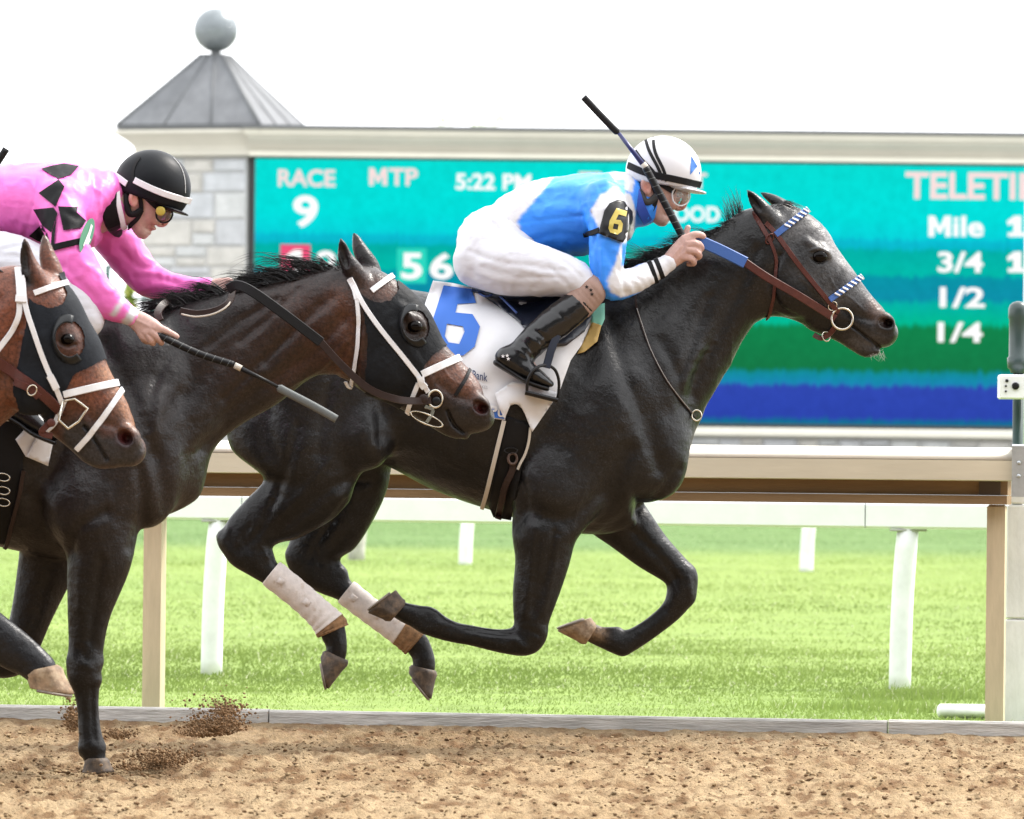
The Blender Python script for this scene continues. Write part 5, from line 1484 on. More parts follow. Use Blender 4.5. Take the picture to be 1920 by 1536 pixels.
C_spec = dict(
    chains=[(TC(A_trunk), .02), (C_neck, .06), (C_head, .05), (C_jaw, .02), (C_lip, .015), (C_ear1, .012), (C_ear2, .012), (C_nf, .05), (TC(A_ff), .05), (TC(A_nh), .06), (TC(A_fh), .05), (TC(A_tail), .03)],
    head=(-20, 430, 280, 900), foot=(-400, 1500), fine=-70, eye=(126, 636, 12),
    ells=[(62, 720, 56, 60, 60, .05, .055, .02), (126, 630, 26, 18, 55, .07, .02, .012), (112, 616, 30, 10, 62, .077, .018, .01),
          (240, 822, 27, 24, 60, .036, .03, .012), (234, 820, 17, 13, 50, .060, .024, .006, '-'), (238, 822, 10, 9, 40, .045, .03, .006, '-'),
          (46, 485, 30, 8, 82, .084, .016, .006, '-')],
    relief=[([(158, 800), (175, 822), (200, 862)], 3.5, .008), ([(150, 770), (185, 790), (215, 800)], 11, .004), ([(80, 630), (120, 720), (160, 780)], 10, -.003),
            ([(90, 800), (45, 770), (30, 710), (36, 640)], 9, .006), ([(112, 642), (126, 650), (142, 646)], 3.5, .004), ([(30, 620), (10, 680), (-30, 750)], 16, .008), ([(-5, 560), (-40, 620)], 16, .006)],
    dark=.80, base=(0.13, 0.043, 0.021),
    tint=[([(20, 540), (30, 640), (-10, 700)], 60, CH, .9), ([(0, 700), (20, 750)], 20, (0.10, 0.036, 0.016), .6), ([(200, 700), (225, 745), (250, 790)], 18, (0.30, 0.14, 0.065), .95), ([(150, 720), (190, 740)], 26, CH, .8),
          ([(150, 820), (180, 850), (215, 850), (240, 848)], 40, (0.030, 0.027, 0.029), 1.3), ([(190, 775), (220, 790)], 18, (0.05, 0.03, 0.024), .7), ([(262, 810), (266, 825)], 9, (0.09, 0.06, 0.05), .7),
          ([(126, 636)], 34, (0.05, 0.02, 0.012), .98), ([(120, 638), (134, 638)], 10, (0.008, 0.005, 0.004), .95), ([(234, 821)], 12, (0.07, 0.008, 0.008), 1.0),
          ([(44, 460), (46, 500), (55, 530)], 16, (0.012, 0.008, 0.007), .9), ([(158, 800), (175, 822), (200, 862)], 3.5, (0.006, 0.004, 0.004), .9), ([(85, 450)], 14, (0.05, 0.03, 0.02), .7),
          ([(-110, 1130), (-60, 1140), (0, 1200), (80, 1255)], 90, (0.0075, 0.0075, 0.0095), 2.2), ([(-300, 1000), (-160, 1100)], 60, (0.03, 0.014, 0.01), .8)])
horse_c, VC, QC, SC_ = make_horse('racehorse', 'bright bay racehorse with white bridle and its head turned against the dark bay shoulder', DC, C_spec)
hoof(horse_c, DC, -.16, (114, 1250), (48, 1264), (142, 1305), (56, 1290), .056, .066, M_hooft)
hc = lambda *p: [((x - 1295) * 1.17 - 175, (y - 780) * 1.17 + 830) for x, y in p]
hoof(horse_c, DC, .14, *hc((1093, 1208), (1117, 1170), (1040, 1181), (1108, 1158)), .050, .058, M_hoofd)
hoof(horse_c, DC, -.16, *hc((653, 1244), (606, 1222), (612, 1297), (601, 1232)), .048, .056, M_hoofd)
hoof(horse_c, DC, .15, *hc((819, 1262), (768, 1250), (808, 1316), (766, 1262)), .048, .056, M_hoofd)
# ================================================================ MANES, TACK
def mane(parent, d0, crest, n, flow, length, seed, lift=0.0, rad=.0016, wild=.35, name='mane', yspread=.02, curl=0.0):
    """strands rooted along a photo polyline; flow = direction in photo px"""
    r = random.Random(seed); C = spline(crest, 8); out = []
    for i in range(n):
        t = r.random() * (len(C) - 1); k = int(t); u = t - k
        x = C[k][0] * (1 - u) + C[min(k + 1, len(C) - 1)][0] * u; y = C[k][1] * (1 - u) + C[min(k + 1, len(C) - 1)][1] * u
        cl = math.sin(t * 1.9 + seed) * .5 + math.sin(t * .77) * .5     # locks
        L = length * r.uniform(.45, 1.1) * (1 + .35 * cl); yo = r.gauss(0, yspread)
        fx, fy = flow; fx += r.gauss(0, wild) * .35 + .12 * cl; fy += r.gauss(0, wild) * .5 + .3 * cl
        pts = []
        for j in range(5):
            q = j / 4
            px = x + fx * L * q + r.gauss(0, .6) * q * 2
            py = y + fy * L * q - lift * math.sin(q * math.pi * .8) * L + curl * L * q * q
            pts.append(W(px, py + (4 if j == 0 else 0), d0 + yo * (1 - q * .5) - .01 * q))
        out.append((pts, rad * r.uniform(.6, 1.5)))
    return hairs(name, out, M_mane, parent)
# lead horse: mane blown back, tuft standing behind the ears
mane(horse_a, DA, [(1150, 530), (1212, 496), (1262, 474), (1310, 450)], 520, (-.80, .16), 80, 1, .12, .0016, .18)
mane(horse_a, DA, [(1250, 478), (1300, 452), (1350, 430), (1392, 410)], 420, (-.85, .38), 52, 2, .06, .0016, .18)
mane(horse_a, DA, [(1362, 426), (1396, 404)], 110, (-.22, -.85), 82, 3, .0, .0010, .30, 'mane_tuft', .012, .25)
mane(horse_a, DA, [(1195, 500), (1250, 480)], 240, (-.7, .62), 64, 9, .06, .0016, .2)
mane(horse_a, DA, [(1180, 510), (1240, 484)], 90, (-.9, -.12), 80, 19, .12, .0010, .4)
mane(horse_a, DA, [(1270, 468), (1340, 436)], 70, (-.85, -.02), 70, 29, .12, .0009, .3)
mane(horse_a, DA, [(1425, 392), (1470, 380)], 160, (.72, .30), 62, 4, .10, .0015, .15, 'forelock', .018)
# dark bay: long loose mane in wind-blown locks
mane(horse_b, DB, [(310, 580), (360, 562), (425, 545)], 420, (-.80, .12), 90, 5, .16, .0016, .2)
mane(horse_b, DB, [(310, 582), (360, 564), (420, 548)], 300, (-.6, .55), 60, 15, .05, .0016, .2)
mane(horse_b, DB, [(500, 530), (560, 518), (640, 506)], 330, (-.95, .10), 110, 6, .16, .0016, .14)
mane(horse_b, DB, [(560, 518), (640, 506)], 90, (-1.0, .10), 125, 16, .30, .0013, .10)
mane(horse_b, DB, [(480, 534), (560, 518)], 160, (-.9, .18), 95, 26, .16, .0016, .12)
mane(horse_b, DB, [(450, 540), (540, 522), (630, 508)], 620, (-.8, .40), 70, 7, .02, .0017, .16)
mane(horse_b, DB, [(636, 506), (656, 500)], 60, (-.6, -.30), 50, 8, .0, .0013, .4, 'mane_tuft')
mane(horse_c, DC, [(-120, 528), (-60, 514), (10, 506)], 400, (-.8, .15), 80, 10, .12, .0017, .2)
def tail(h, d0, pts, n, seed):
    r = random.Random(seed); out = []
    for i in range(n):
        P = []
        a, b = r.gauss(0, 1), r.gauss(0, 1); sp = r.uniform(.6, 1.1)
        for j, (x, y) in enumerate(pts):
            q = j / (len(pts) - 1)
            P.append(W(pts[0][0] + (x - pts[0][0]) * sp + a * 14 * q, pts[0][1] + (y - pts[0][1]) * sp + b * 26 * q, d0 + r.gauss(0, .03) * q))
        out.append((P, .002))
    hairs('tail', out, M_mane, h)
tail(horse_a, DA, [(440, 650), (400, 640), (340, 665), (270, 720), (215, 790)], 350, 1)
tail(horse_b, DB, [((x - 1295) * 1.092 + 345, (y - 780) * 1.092 + 823) for x, y in [(440, 650), (400, 640), (340, 665), (270, 720), (215, 790)]], 250, 2)
tail(horse_c, DC, [((x - 1295) * 1.17 - 175, (y - 780) * 1.17 + 830) for x, y in [(440, 650), (400, 640), (340, 665), (270, 720), (215, 790)]], 250, 3)
# whiskers
r_ = random.Random(3); out = []
for i in range(26):
    x, y = 1640 + r_.gauss(0, 8), 660 + r_.gauss(0, 3); out.append(([W(x, y, DA - .02), W(x + r_.gauss(2, 3), y + 8, DA - .025), W(x + r_.gauss(4, 5), y + r_.uniform(10, 18), DA - .03)], .0005))
hairs('whiskers', out, mat('whisker', (.5, .47, .43), .5), horse_a)

M_lea = mat('brown_leather', (.070, .019, .014), rough=.45, spec=.3, noise=.2, nscale=40, bump=.15, bscale=150, bdist=.001)
M_leab = mat('dark_leather', (.022, .011, .009), rough=.45, spec=.3, noise=.2, nscale=40, bump=.15, bscale=150, bdist=.001)
M_rub = mat('black_rubber', (.009, .009, .010), rough=.6, spec=.2, bump=.5, bscale=500, bdist=.001)
M_blue = mat('blue_grip', (.035, .10, .32), rough=.5, bump=.3, bscale=300, bdist=.001)
M_bwht = mat('white_patent', (.68, .68, .70), rough=.3, noise=.05)
M_steel = mat('steel', (.62, .58, .50), rough=.2, metal=1.0)
M_hood = mat('blinker_cloth', (.009, .0098, .0115), rough=.6, spec=.12, noise=.2, nscale=25, bump=.5, bscale=38, bdist=.010)
M_cup = mat('blinker_cup', (.008, .009, .010), rough=.3, spec=.3)
M_cloth = mat('saddle_cloth_white', (.66, .665, .69), rough=.85, noise=.04, nscale=10, bump=.15, bscale=50, bdist=.003)
M_num = mat('number_blue', (.034, .14, .52), rough=.7)
M_girth = mat('girth_black', (.005, .005, .006), rough=.6, spec=.2)
M_flap = mat('saddle_leather', (.010, .014, .028), rough=.35, coat=.2)

def free(name, pts, wpx, material, parent, d0, thick=.003, nrm=None, sub=6):
    """a strap hanging free; pts (px, py, yoff)"""
    P = spline(pts, sub); V = [W(x, y, d0 + yo) for x, y, yo in P]
    N = [Vector((0, -1, .05)) if nrm is None else Vector(nrm)] * len(V)
    mb = MB(); mb.ribbon(V, N, wpx * d0 / F, thick); return mb.build(name, material, parent, False)
def ring(name, px, py, rx, rz, yo, tube, material, parent, d0, rot=0):
    c = W(px, py, d0 + yo); s = d0 / F; a = math.radians(rot)
    mb = MB(); mb.torus(c, Vector((math.cos(a) * rx * s, .004, -math.sin(a) * rx * s)), Vector((math.sin(a) * rz * s, 0, math.cos(a) * rz * s)), tube); return mb.build(name, material, parent)
def ysurf(surf, px, py, d0): 
    h, n = surf.hit(px, py, d0); return (h.y - d0) if h is not None else 0.0

# ---- lead horse bridle
ba = root('bridle', 'brown leather bridle with blue and white twisted browband on the near-black horse', 'bridle', tuple(W(1500, 520, DA)))
strap('cheekpiece', SA, [(1436, 418), (1462, 448), (1500, 500), (1543, 553), (1572, 586)], 9.5, M_lea, ba, DA, mirror=DA)
strap('crownpiece', SA, [(1414, 398), (1428, 425), (1444, 452)], 9, M_lea, ba, DA, mirror=DA)
strap('throatlatch', SA, [(1444, 452), (1455, 485), (1454, 535), (1446, 578), (1437, 600)], 6.5, M_lea, ba, DA, mirror=DA)
band('browband', SA, (1511, 396), (1408, 478), 12, M_blue, ba, DA, (.22, .78), .005, .006)
nb_ = band('noseband', SA, (1616, 519), (1504, 599), 11, M_blue, ba, DA, (.22, .78), .005, .006)
def twist(surf, a, b, arc, n, wpx, material, parent, d0):
    A, B = W(*a, d0), W(*b, d0); c = (A + B) / 2; u = (A - B).normalized(); v = Vector((0, -1, 0)); ax = u.cross(v).normalized()
    for i in range(n):
        P = []; N = []
        for j in range(4):
            q = 2 * math.pi * (arc[0] + (arc[1] - arc[0]) * (i + .62 * j / 3) / n); dr = -u * math.cos(q) + v * math.sin(q)
            h, nn, k, dd = surf.b.ray_cast(c + dr * .35, -dr)
            if h is None: continue
            P.append(h + dr * .0135 + ax * ((j / 3 - .5) * wpx * d0 / F)); N.append(dr)
        if len(P) > 2:
            mb = MB(); mb.ribbon(P, N, .007, .002); mb.build('white_twist', M_bwht, parent)
brow_ = [o for o in ba.children if o.name.startswith('browband')][0]
twist(SA, (1511, 396), (1408, 478), (.30, .75), 15, 11, M_bwht, brow_, DA)
twist(SA, (1616, 519), (1504, 599), (.27, .75), 16, 10, M_bwht, nb_, DA)
yb = ysurf(SA, 1580, 598, DA)
ring('bit_ring', 1579, 598, 20, 20, yb - .012, .0042, M_steel, ba, DA)
ring('bit_ring', 1579, 598, 20, 20, -yb + .012, .0042, M_steel, ba, DA)
ring('buckle', 1561, 574, 7, 9, yb - .02, .0022, M_steel, ba, DA, 40)
ring('buckle', 1549, 631, 7, 9, -.05, .0024, M_steel, ba, DA, -20)
free('chin_strap', [(1566, 612, yb - .01), (1556, 626, -.055), (1540, 634, -.045), (1526, 628, -.03)], 10, M_lea, ba, DA)
ring('keeper', 1443, 448, 6, 10, ysurf(SA, 1443, 448, DA) - .006, .003, M_lea, ba, DA, 30)
free('rein', [(1397, 492, -.155), (1440, 521, -.15), (1500, 556, -.135), (1554, 590, yb - .02), (1566, 598, yb - .014)], 15, M_lea, ba, DA)
free('rein_grip', [(1296, 446, -.15), (1318, 455, -.158), (1350, 469, -.158), (1398, 493, -.156)], 22, M_blue, ba, DA, .004)
free('rein', [(1296, 446, .15), (1397, 492, .16), (1500, 556, .14), (1566, 598, -yb + .014)], 15, M_lea, ba, DA, nrm=(0, 1, .05))
yk = root('neck_strap', 'thin dark strap hanging down the shoulder of the near-black horse', 'strap', tuple(W(1250, 690, DA)))
strap('strap', SA, [(1191, 545), (1194, 580), (1215, 645), (1250, 715), (1290, 768), (1303, 782)], 4.5, M_leab, yk, DA)
P_, N_ = SA.path([(1194, 580), (1215, 645), (1250, 715), (1290, 768)], .0075, DA); mb = MB(); mb.tube(P_, .0014, 6); mb.build('piping', mat('piping_grey', (.28, .27, .26), .5), yk)
ring('ring', 1306, 779, 9, 10, ysurf(SA, 1300, 779, DA) - .012, .003, M_steel, yk, DA)

# ---- lead horse saddlery
sc_ = root('saddle_cloth', 'white saddle cloth with a large blue number six', 'saddle cloth', tuple(W(930, 700, DA)))
cloth_poly = [(812, 526), (850, 531), (893, 541), (935, 552), (985, 566), (1060, 574), (1112, 590), (1122, 602), (1100, 634), (1070, 676), (1048, 737), (1022, 775), (998, 810), (990, 792), (981, 768), (968, 757), (952, 762), (947, 788), (905, 783), (875, 770), (845, 735), (815, 680), (792, 610), (795, 575)]
SCL = surf_of(patch('cloth', SA, cloth_poly, M_cloth, sc_, DA, .012, .004, 6, wav=.009, seed=2, wl=17))
sixo = [(832, 535), (884, 542), (893, 568), (858, 570), (854, 586), (886, 589), (900, 612), (890, 650), (868, 667), (830, 664), (806, 640), (810, 604)]
sixh = [(838, 607), (868, 612), (871, 622), (861, 645), (841, 642), (834, 630)]
patch('number', SCL, sixo, M_num, sc_, DA, .006, 0, 5, holes=[sixh], sm=0)
patch('blue_border', SCL, [(905, 766), (946, 770), (947, 786), (906, 781), (880, 770), (880, 755)], M_num, sc_, DA, .006, 0, 5, sm=0)
def cloth_text(body, x0, y0, x1, hpx, slope, material, parent, surf, d0, off, bold=.01, name='lettering'):
    v, f = text_mesh(body, bold); lo, hi = v.min(0), v.max(0); q = (v - lo) / (hi - lo)
    V = []
    for a, b in q:
        x = x0 + a * (x1 - x0); y = y0 + a * slope - b * hpx
        h, n = surf.hit(x, y, d0); dd = h.y if h is not None else d0 - .25
        V.append(W(x, y, dd - off))
    return mk(name, V, f, material, parent, False)
cloth_text('Bank', 886, 710, 914, 16, 6, mat('print_navy', (.03, .045, .12), .7), sc_, SCL, DA, .007)
cloth_text('STAKES', 892, 726, 914, 6, 4, mat('print_grey', (.3, .3, .33), .7), sc_, SCL, DA, .007, .0)
cloth_text('Pu', 918, 780, 946, 20, 3, M_bwht, sc_, SCL, DA, .010, .02)
patch('turned_corner', SCL, [(928, 738), (960, 716), (1000, 722), (1047, 737), (1022, 775), (998, 810), (986, 780), (975, 759), (958, 757), (946, 786), (936, 765)], M_cloth, sc_, DA, .014, .003, 6, wav=.012, seed=5, wl=13)
gr = root('girth', 'black girth with leather billet round the near-black horse', 'girth', tuple(W(950, 880, DA)))
patch('girth_band', SA, [(948, 780), (992, 795), (985, 850), (972, 910), (958, 976), (925, 970), (916, 948), (935, 860)], M_girth, gr, DA, .012, .006, 7)
M_elas = mat('elastic_white', (.50, .46, .40), .8)
strap('elastic', SA, [(945, 788), (930, 850), (915, 915), (904, 953)], 8, M_elas, gr, DA, .018)
strap('elastic', SA, [(992, 800), (986, 840), (978, 880)], 5, M_elas, gr, DA, .018)
strap('billet', SA, [(964, 868), (952, 905), (942, 940), (934, 972)], 13, M_leab, gr, DA, .022, .004)
ring('billet_loop', 961, 860, 8, 10, ysurf(SA, 961, 860, DA) - .028, .005, mat('loop_leather', (.07, .04, .03), .5), gr, DA, 0)
ring('buckle', 958, 845, 12, 5, ysurf(SA, 958, 845, DA) - .022, .002, M_blk, gr, DA, 0)
sd = root('saddle', 'small dark racing saddle with stirrup under the jockey in blue', 'saddle', tuple(W(1000, 570, DA)))
patch('flap', SA, [(890, 545), (940, 556), (1000, 560), (1060, 552), (1100, 575), (1110, 596), (1096, 622), (1062, 648), (1030, 652), (1000, 640), (975, 605), (930, 572)], M_flap, sd, DA, .032, .012, 8)
strap('piping', SA, [(893, 547), (930, 574), (968, 606)], 3.5, mat('piping_blue', (.03, .06, .2), .5), sd, DA, .048, .003)
patch('pad', SA, [(1108, 575), (1134, 568), (1134, 598), (1126, 616), (1108, 606)], mat('pad_mint', (.22, .58, .47), .7), sd, DA, .022, .01, 6)
patch('pad', SA, [(1110, 604), (1128, 610), (1120, 640), (1096, 660), (1082, 664), (1098, 632)], mat('pad_gold', (.45, .31, .10), .7), sd, DA, .020, .01, 6)
patch('pad', SA, [(925, 548), (1005, 556), (1000, 566), (955, 562)], MATS['pad_mint'], sd, DA, .05, .006, 6)
mb = MB(); mb.tube([W(885, 542, DA), W(940, 552, DA), W(1000, 556, DA), W(1060, 548, DA)], [.02, .03, .035, .02], 14, True, [.10, .15, .15, .10], up=(0, 0, 1)); mb.build('seat', M_flap, sd)
free('stirrup_leather', [(1045, 628, -.335), (1034, 655, -.345), (1024, 690, -.355)], 15, M_flap, sd, DA, .004)
def stirrup(par, T, d0, yo):
    P = [W(*T(x, y), d0 + yo + q) for x, y, q in ((988, 732, -.045), (990, 712, -.055), (1002, 692, -.05), (1022, 685, -.02), (1040, 693, .0), (1048, 716, .02), (1046, 746, .03))]
    mb = MB(); mb.tube([Vector(p) for p in spline([tuple(p) for p in P], 5)], .0055, 10); mb.build('stirrup_iron', M_blk, par)
    a, b = W(*T(985, 735), d0 + yo), W(*T(1046, 750), d0 + yo); t = (b - a)
    mb = MB(); mb.ribbon([a, a + t * .5, b], [Vector((0, 0, -1))] * 3, .075, .010); mb.build('tread', M_blk, par, False)
stirrup(sd, lambda x, y: (x, y), DA, -.335)

# ---- dark bay horse: hood, bridle, reins
def ellp(cx, cy, rx, ry, n=24, rot=0):
    a = math.radians(rot); return [(cx + rx * math.cos(q) * math.cos(a) - ry * math.sin(q) * math.sin(a), cy + rx * math.cos(q) * math.sin(a) + ry * math.sin(q) * math.cos(a)) for q in np.linspace(0, 2 * math.pi, n, endpoint=False)]
def cup(parent, surf, d0, cx, cy, rx, rz, rot):
    """moulded plastic blinker cup, open to the front"""
    y0 = ysurf(surf, cx, cy, d0); s = d0 / F; a0 = math.radians(rot)
    for sg in (1, -1):
        V = []; Fc = []; n = 22; m = 7
        for i in range(n + 1):
            q = math.radians(60 + 240 * i / n)
            for j in range(m):
                t = j / (m - 1)
                k = 1.28 - .42 * t; bul = -.010 - .034 * math.sin(t * 1.5) * (0.45 + .55 * max(0, -math.cos(q)))
                x = rx * k * math.cos(q); z = rz * k * math.sin(q)
                px, py = cx + x * math.cos(a0) - z * math.sin(a0), cy + x * math.sin(a0) + z * math.cos(a0)
                p = W(px, py, d0 + y0 + bul + .012)
                if sg < 0: p = Vector((p.x, 2 * d0 - p.y, p.z))
                V.append(p)
        for i in range(n):
            for j in range(m - 1):
                Fc.append((i * m + j, (i + 1) * m + j, (i + 1) * m + j + 1, i * m + j + 1))
        o = mk('blinker_cup', V, Fc, M_cup, parent, True)
        md = o.modifiers.new('thick', 'SOLIDIFY'); md.thickness = .003
    return y0
hood_b = root('blinker_hood', 'black cloth blinker hood with open eye cups on the dark bay horse', 'blinker hood', tuple(W(750, 640, DB)))
hpoly = [(672, 538), (684, 556), (706, 566), (730, 562), (744, 544), (741, 524), (736, 505), (790, 540), (830, 600), (850, 640), (838, 650), (812, 670), (796, 690), (786, 722), (772, 752), (740, 775), (684, 760), (684, 700), (687, 640), (678, 580)]
shell('hood', VB, QB, hpoly, .005, M_hood, hood_b, holes=[ellp(779, 612, 22, 29, rot=-12)])
cup(hood_b, SB, DB, 777, 611, 25, 32, -12)
bb = root('bridle', 'white bridle with dark reins on the dark bay horse', 'bridle', tuple(W(750, 650, DB)))
strap('cheekpiece', SB, [(659, 520), (672, 556), (700, 600), (745, 657), (785, 707), (803, 735)], 9.5, M_bwht, bb, DB, off=.009, mirror=DB)
strap('throatlatch', SB, [(668, 556), (673, 600), (673, 640), (667, 690), (657, 728), (648, 716)], 8, M_bwht, bb, DB, off=.007, mirror=DB)
strap('throatlatch', SB, [(656, 522), (664, 545), (668, 562)], 9, M_bwht, bb, DB, off=.008)
band('browband', SB, (738, 516), (658, 578), 11, M_bwht, bb, DB, (.25, .75), .007, .004)
band('noseband', SB, (868, 668), (716, 738), 14, M_bwht, bb, DB, (.25, .75), .006, .004)
strap('flash_strap', SB, [(880, 694), (872, 712), (862, 728), (854, 742)], 7, M_rub, bb, DB, off=.004, mirror=DB)
strap('buckle_guard', SB, [(786, 708), (797, 726)], 14, M_bwht, bb, DB, off=.014)
strap('chin_strap', SB, [(784, 718), (776, 738), (768, 760), (764, 776)], 9, M_bwht, bb, DB, off=.008, mirror=DB)
yb2 = ysurf(SB, 815, 750, DB)
ring('bit_ring', 816, 748, 13, 16, yb2 - .014, .0042, M_steel, bb, DB)
ring('bit_ring', 816, 748, 13, 16, -yb2 + .014, .0042, M_steel, bb, DB)
ring('bit_cheek', 800, 786, 32, 9, yb2 - .02, .0032, M_steel, bb, DB, 22)
free('bit_lever', [(797, 762, yb2 - .016), (812, 770, yb2 - .018), (800, 792, yb2 - .02)], 7, M_steel, bb, DB, .003)
knob(818, 752, 8, 'bit_guard', M_blk, bb, DB + yb2 - .012)
knob(794, 748, 9, 'rein_stop', M_leab, bb, DB + yb2 - .02)
free('rein', [(600, 640, -.16), (640, 684, -.155), (690, 728, -.15), (740, 748, -.13), (780, 752, yb2 - .03), (808, 751, yb2 - .018)], 14, M_leab, bb, DB, .004)
free('rein_grip', [(428, 542, -.13), (445, 535, -.15), (475, 548, -.165), (530, 587, -.17), (602, 642, -.16)], 19, M_rub, bb, DB, .005)
free('rein_loop', [(436, 542, -.10), (430, 566, -.14), (405, 582, -.155), (370, 588, -.155), (338, 583, -.15)], 13, M_leab, bb, DB, .004)
free('rein_loop', [(326, 560, .02), (305, 572, -.06), (296, 588, -.12), (300, 602, -.15)], 15, M_leab, bb, DB, .004)
P_ = [W(x, y, DB + q) for x, y, q in ((437, 548, -.108), (428, 572, -.15), (402, 588, -.163), (368, 594, -.163), (340, 589, -.158))]
mb = MB(); mb.tube([Vector(p) for p in spline([tuple(p) for p in P_], 5)], .003, 8); mb.build('rein_piping', M_elas, bb)
free('rein', [(436, 530, .12), (530, 587, .17), (650, 690, .16), (808, 751, -yb2 + .018)], 17, M_leab, bb, DB, .004, nrm=(0, 1, 0))
scb = root('saddle_cloth', 'white saddle cloth tip behind the bright bay muzzle, on the dark bay horse', 'saddle cloth', tuple(W(30, 760, DB)))
patch('cloth', SB, [(-150, 610), (60, 612), (118, 700), (106, 800), (90, 874), (48, 856), (29, 824), (55, 795), (30, 790), (-100, 790), (-150, 720)], M_cloth, scb, DB, .014, .004, 9, wav=.005, seed=8)
patch('fold', SB, [(50, 856), (72, 812), (106, 800), (90, 874)], M_cloth, scb, DB, .024, .003, 7, wav=.004, seed=1)
gb = root('girth', 'black girth with steel buckles round the dark bay horse', 'girth', tuple(W(10, 900, DB)))
patch('girth_band', SB, [(-40, 770), (48, 785), (42, 880), (26, 960), (14, 1022), (-20, 1018), (-45, 900)], M_girth, gb, DB, .013, .006, 8)
strap('leather_edge', SB, [(44, 880), (32, 940), (16, 1008), (11, 1017)], 8, M_leab, gb, DB, .022)
for py in (895, 920, 942): ring('buckle', 6, py, 12, 7, ysurf(SB, 6, py, DB) - .026, .0022, M_steel, gb, DB, 10)

# ---- bright bay horse: hood and bridle
hood_c = root('blinker_hood', 'dark grey blinker hood with eye cups on the bright bay horse', 'blinker hood', tuple(W(110, 640, DC)))
cpoly = [(50, 552), (66, 566), (92, 576), (114, 570), (122, 552), (116, 534), (104, 512), (140, 500), (190, 600), (215, 680), (196, 676), (172, 690), (142, 704), (126, 735), (110, 762), (100, 800), (40, 790), (20, 730), (40, 650), (50, 590)]
shell('hood', VC, QC, cpoly, .005, mat('blinker_cloth_grey', (.0105, .0125, .0165), .65, spec=.12, noise=.25, nscale=25, bump=.3, bscale=70, bdist=.004), hood_c, holes=[ellp(131, 637, 24, 32, rot=-10)])
cup(hood_c, SC_, DC, 128, 637, 28, 37, -10)
bc_ = root('bridle', 'white bridle with crossed noseband on the bright bay horse', 'bridle', tuple(W(120, 650, DC)))
strap('cheekpiece', SC_, [(44, 520), (47, 571), (68, 635), (94, 706), (118, 756)], 10, M_bwht, bc_, DC, off=.010, mirror=DC)
strap('crownpiece', SC_, [(34, 506), (37, 540), (38, 568)], 13, M_bwht, bc_, DC, off=.008, mirror=DC)
strap('throatlatch', SC_, [(37, 568), (35, 594), (20, 622), (0, 650), (-30, 690)], 11, M_bwht, bc_, DC, off=.006, mirror=DC)
strap('keeper', SC_, [(30, 562), (50, 563)], 14, M_bwht, bc_, DC, off=.015)
band('browband', SC_, (126, 530), (12, 574), 11, M_bwht, bc_, DC, (.25, .75), .008, .004)
band('noseband', SC_, (228, 716), (20, 766), 14, M_bwht, bc_, DC, (.25, .75), .006, .004)
strap('cross_strap', SC_, [(226, 732), (210, 758), (188, 790), (165, 820), (145, 842)], 11, M_bwht, bc_, DC, off=.007, mirror=DC)
strap('chin_strap', SC_, [(122, 748), (112, 775), (100, 800), (82, 812)], 10, M_bwht, bc_, DC, off=.008, mirror=DC)
strap('buckle_guard', SC_, [(92, 704), (104, 728)], 14, M_bwht, bc_, DC, off=.016)
yb3 = ysurf(SC_, 140, 775, DC)
def dring(par, pts, yo, d0, r=.0042):
    P = [W(x, y, d0 + yo) for x, y in pts + [pts[0]]]; mb = MB(); mb.tube(P, r, 8); mb.build('bit_ring', M_steel, par)
dring(bc_, [(118, 752), (140, 748), (164, 766), (148, 790), (128, 804), (110, 788)], yb3 - .02, DC)
dring(bc_, [(118, 752), (140, 748), (164, 766), (148, 790), (128, 804), (110, 788)], -yb3 + .02, DC)
strap('rein', SC_, [(-60, 650), (0, 682), (50, 716), (90, 748), (114, 768)], 20, M_lea, bc_, DC, .012, .004, mirror=DC)
strap('rein_strap', SC_, [(34, 716), (56, 728), (72, 742)], 14, M_lea, bc_, DC, .018, .004)
ring('buckle', 60, 732, 8, 10, ysurf(SC_, 60, 732, DC) - .024, .0022, M_steel, bc_, DC, 30)
free('curb_leather', [(98, 790, yb3 - .01), (86, 800, yb3 - .015), (78, 812, yb3 - .01), (98, 818, yb3)], 12, M_lea, bc_, DC, .004)
knob(96, 793, 8, 'rein_stop', M_lea, bc_, DC + yb3 - .02)
# ================================================================ RIDERS
M_skin = mat('skin', attr=True, rough=.5, spec=.4, noise=.12, nscale=90, bump=.12, bscale=220, bdist=.0015, sss=.08)
M_silk = mat('silk', attr=True, rough=.45, spec=.35, noise=.03, nscale=12, bump=.22, bscale=22, bdist=.012, stretch=(1, 1, 1.6))
M_breech = mat('breeches', (.585, .59, .635), rough=.75, noise=.03, nscale=14, bump=.25, bscale=18, bdist=.012, stretch=(.6, 1, 1.6))
M_boot = mat('boot_leather', (.006, .006, .007), rough=.25, spec=.4, coat=.15, bump=.2, bscale=30, bdist=.008)
M_wrapk = mat('knee_wrap', (.29, .19, .155), rough=.8, bump=.4, bscale=200, bdist=.001)
M_capw = mat('helmet_white', (.60, .60, .63), rough=.5, bump=.05, bscale=20)
M_capb = mat('helmet_black', (.007, .008, .010), rough=.45, spec=.14, bump=.1, bscale=25)
M_strap = mat('webbing_black', (.008, .008, .009), rough=.6, spec=.2)
M_pad = mat('harness_grey', (.025, .025, .026), rough=.6, bump=.3, bscale=200, bdist=.001)
M_lens = mat('goggle_lens', (.80, .82, .84), rough=.06, spec=.7, alpha=.30, noise=.15, nscale=60)
M_lensd = mat('goggle_lens_smoke', (.20, .17, .17), rough=.08, spec=.8, alpha=.45)
M_gfr = mat('goggle_frame', (.65, .65, .66), rough=.25)
M_yel = mat('yellow_plastic', (.42, .33, .05), rough=.4)

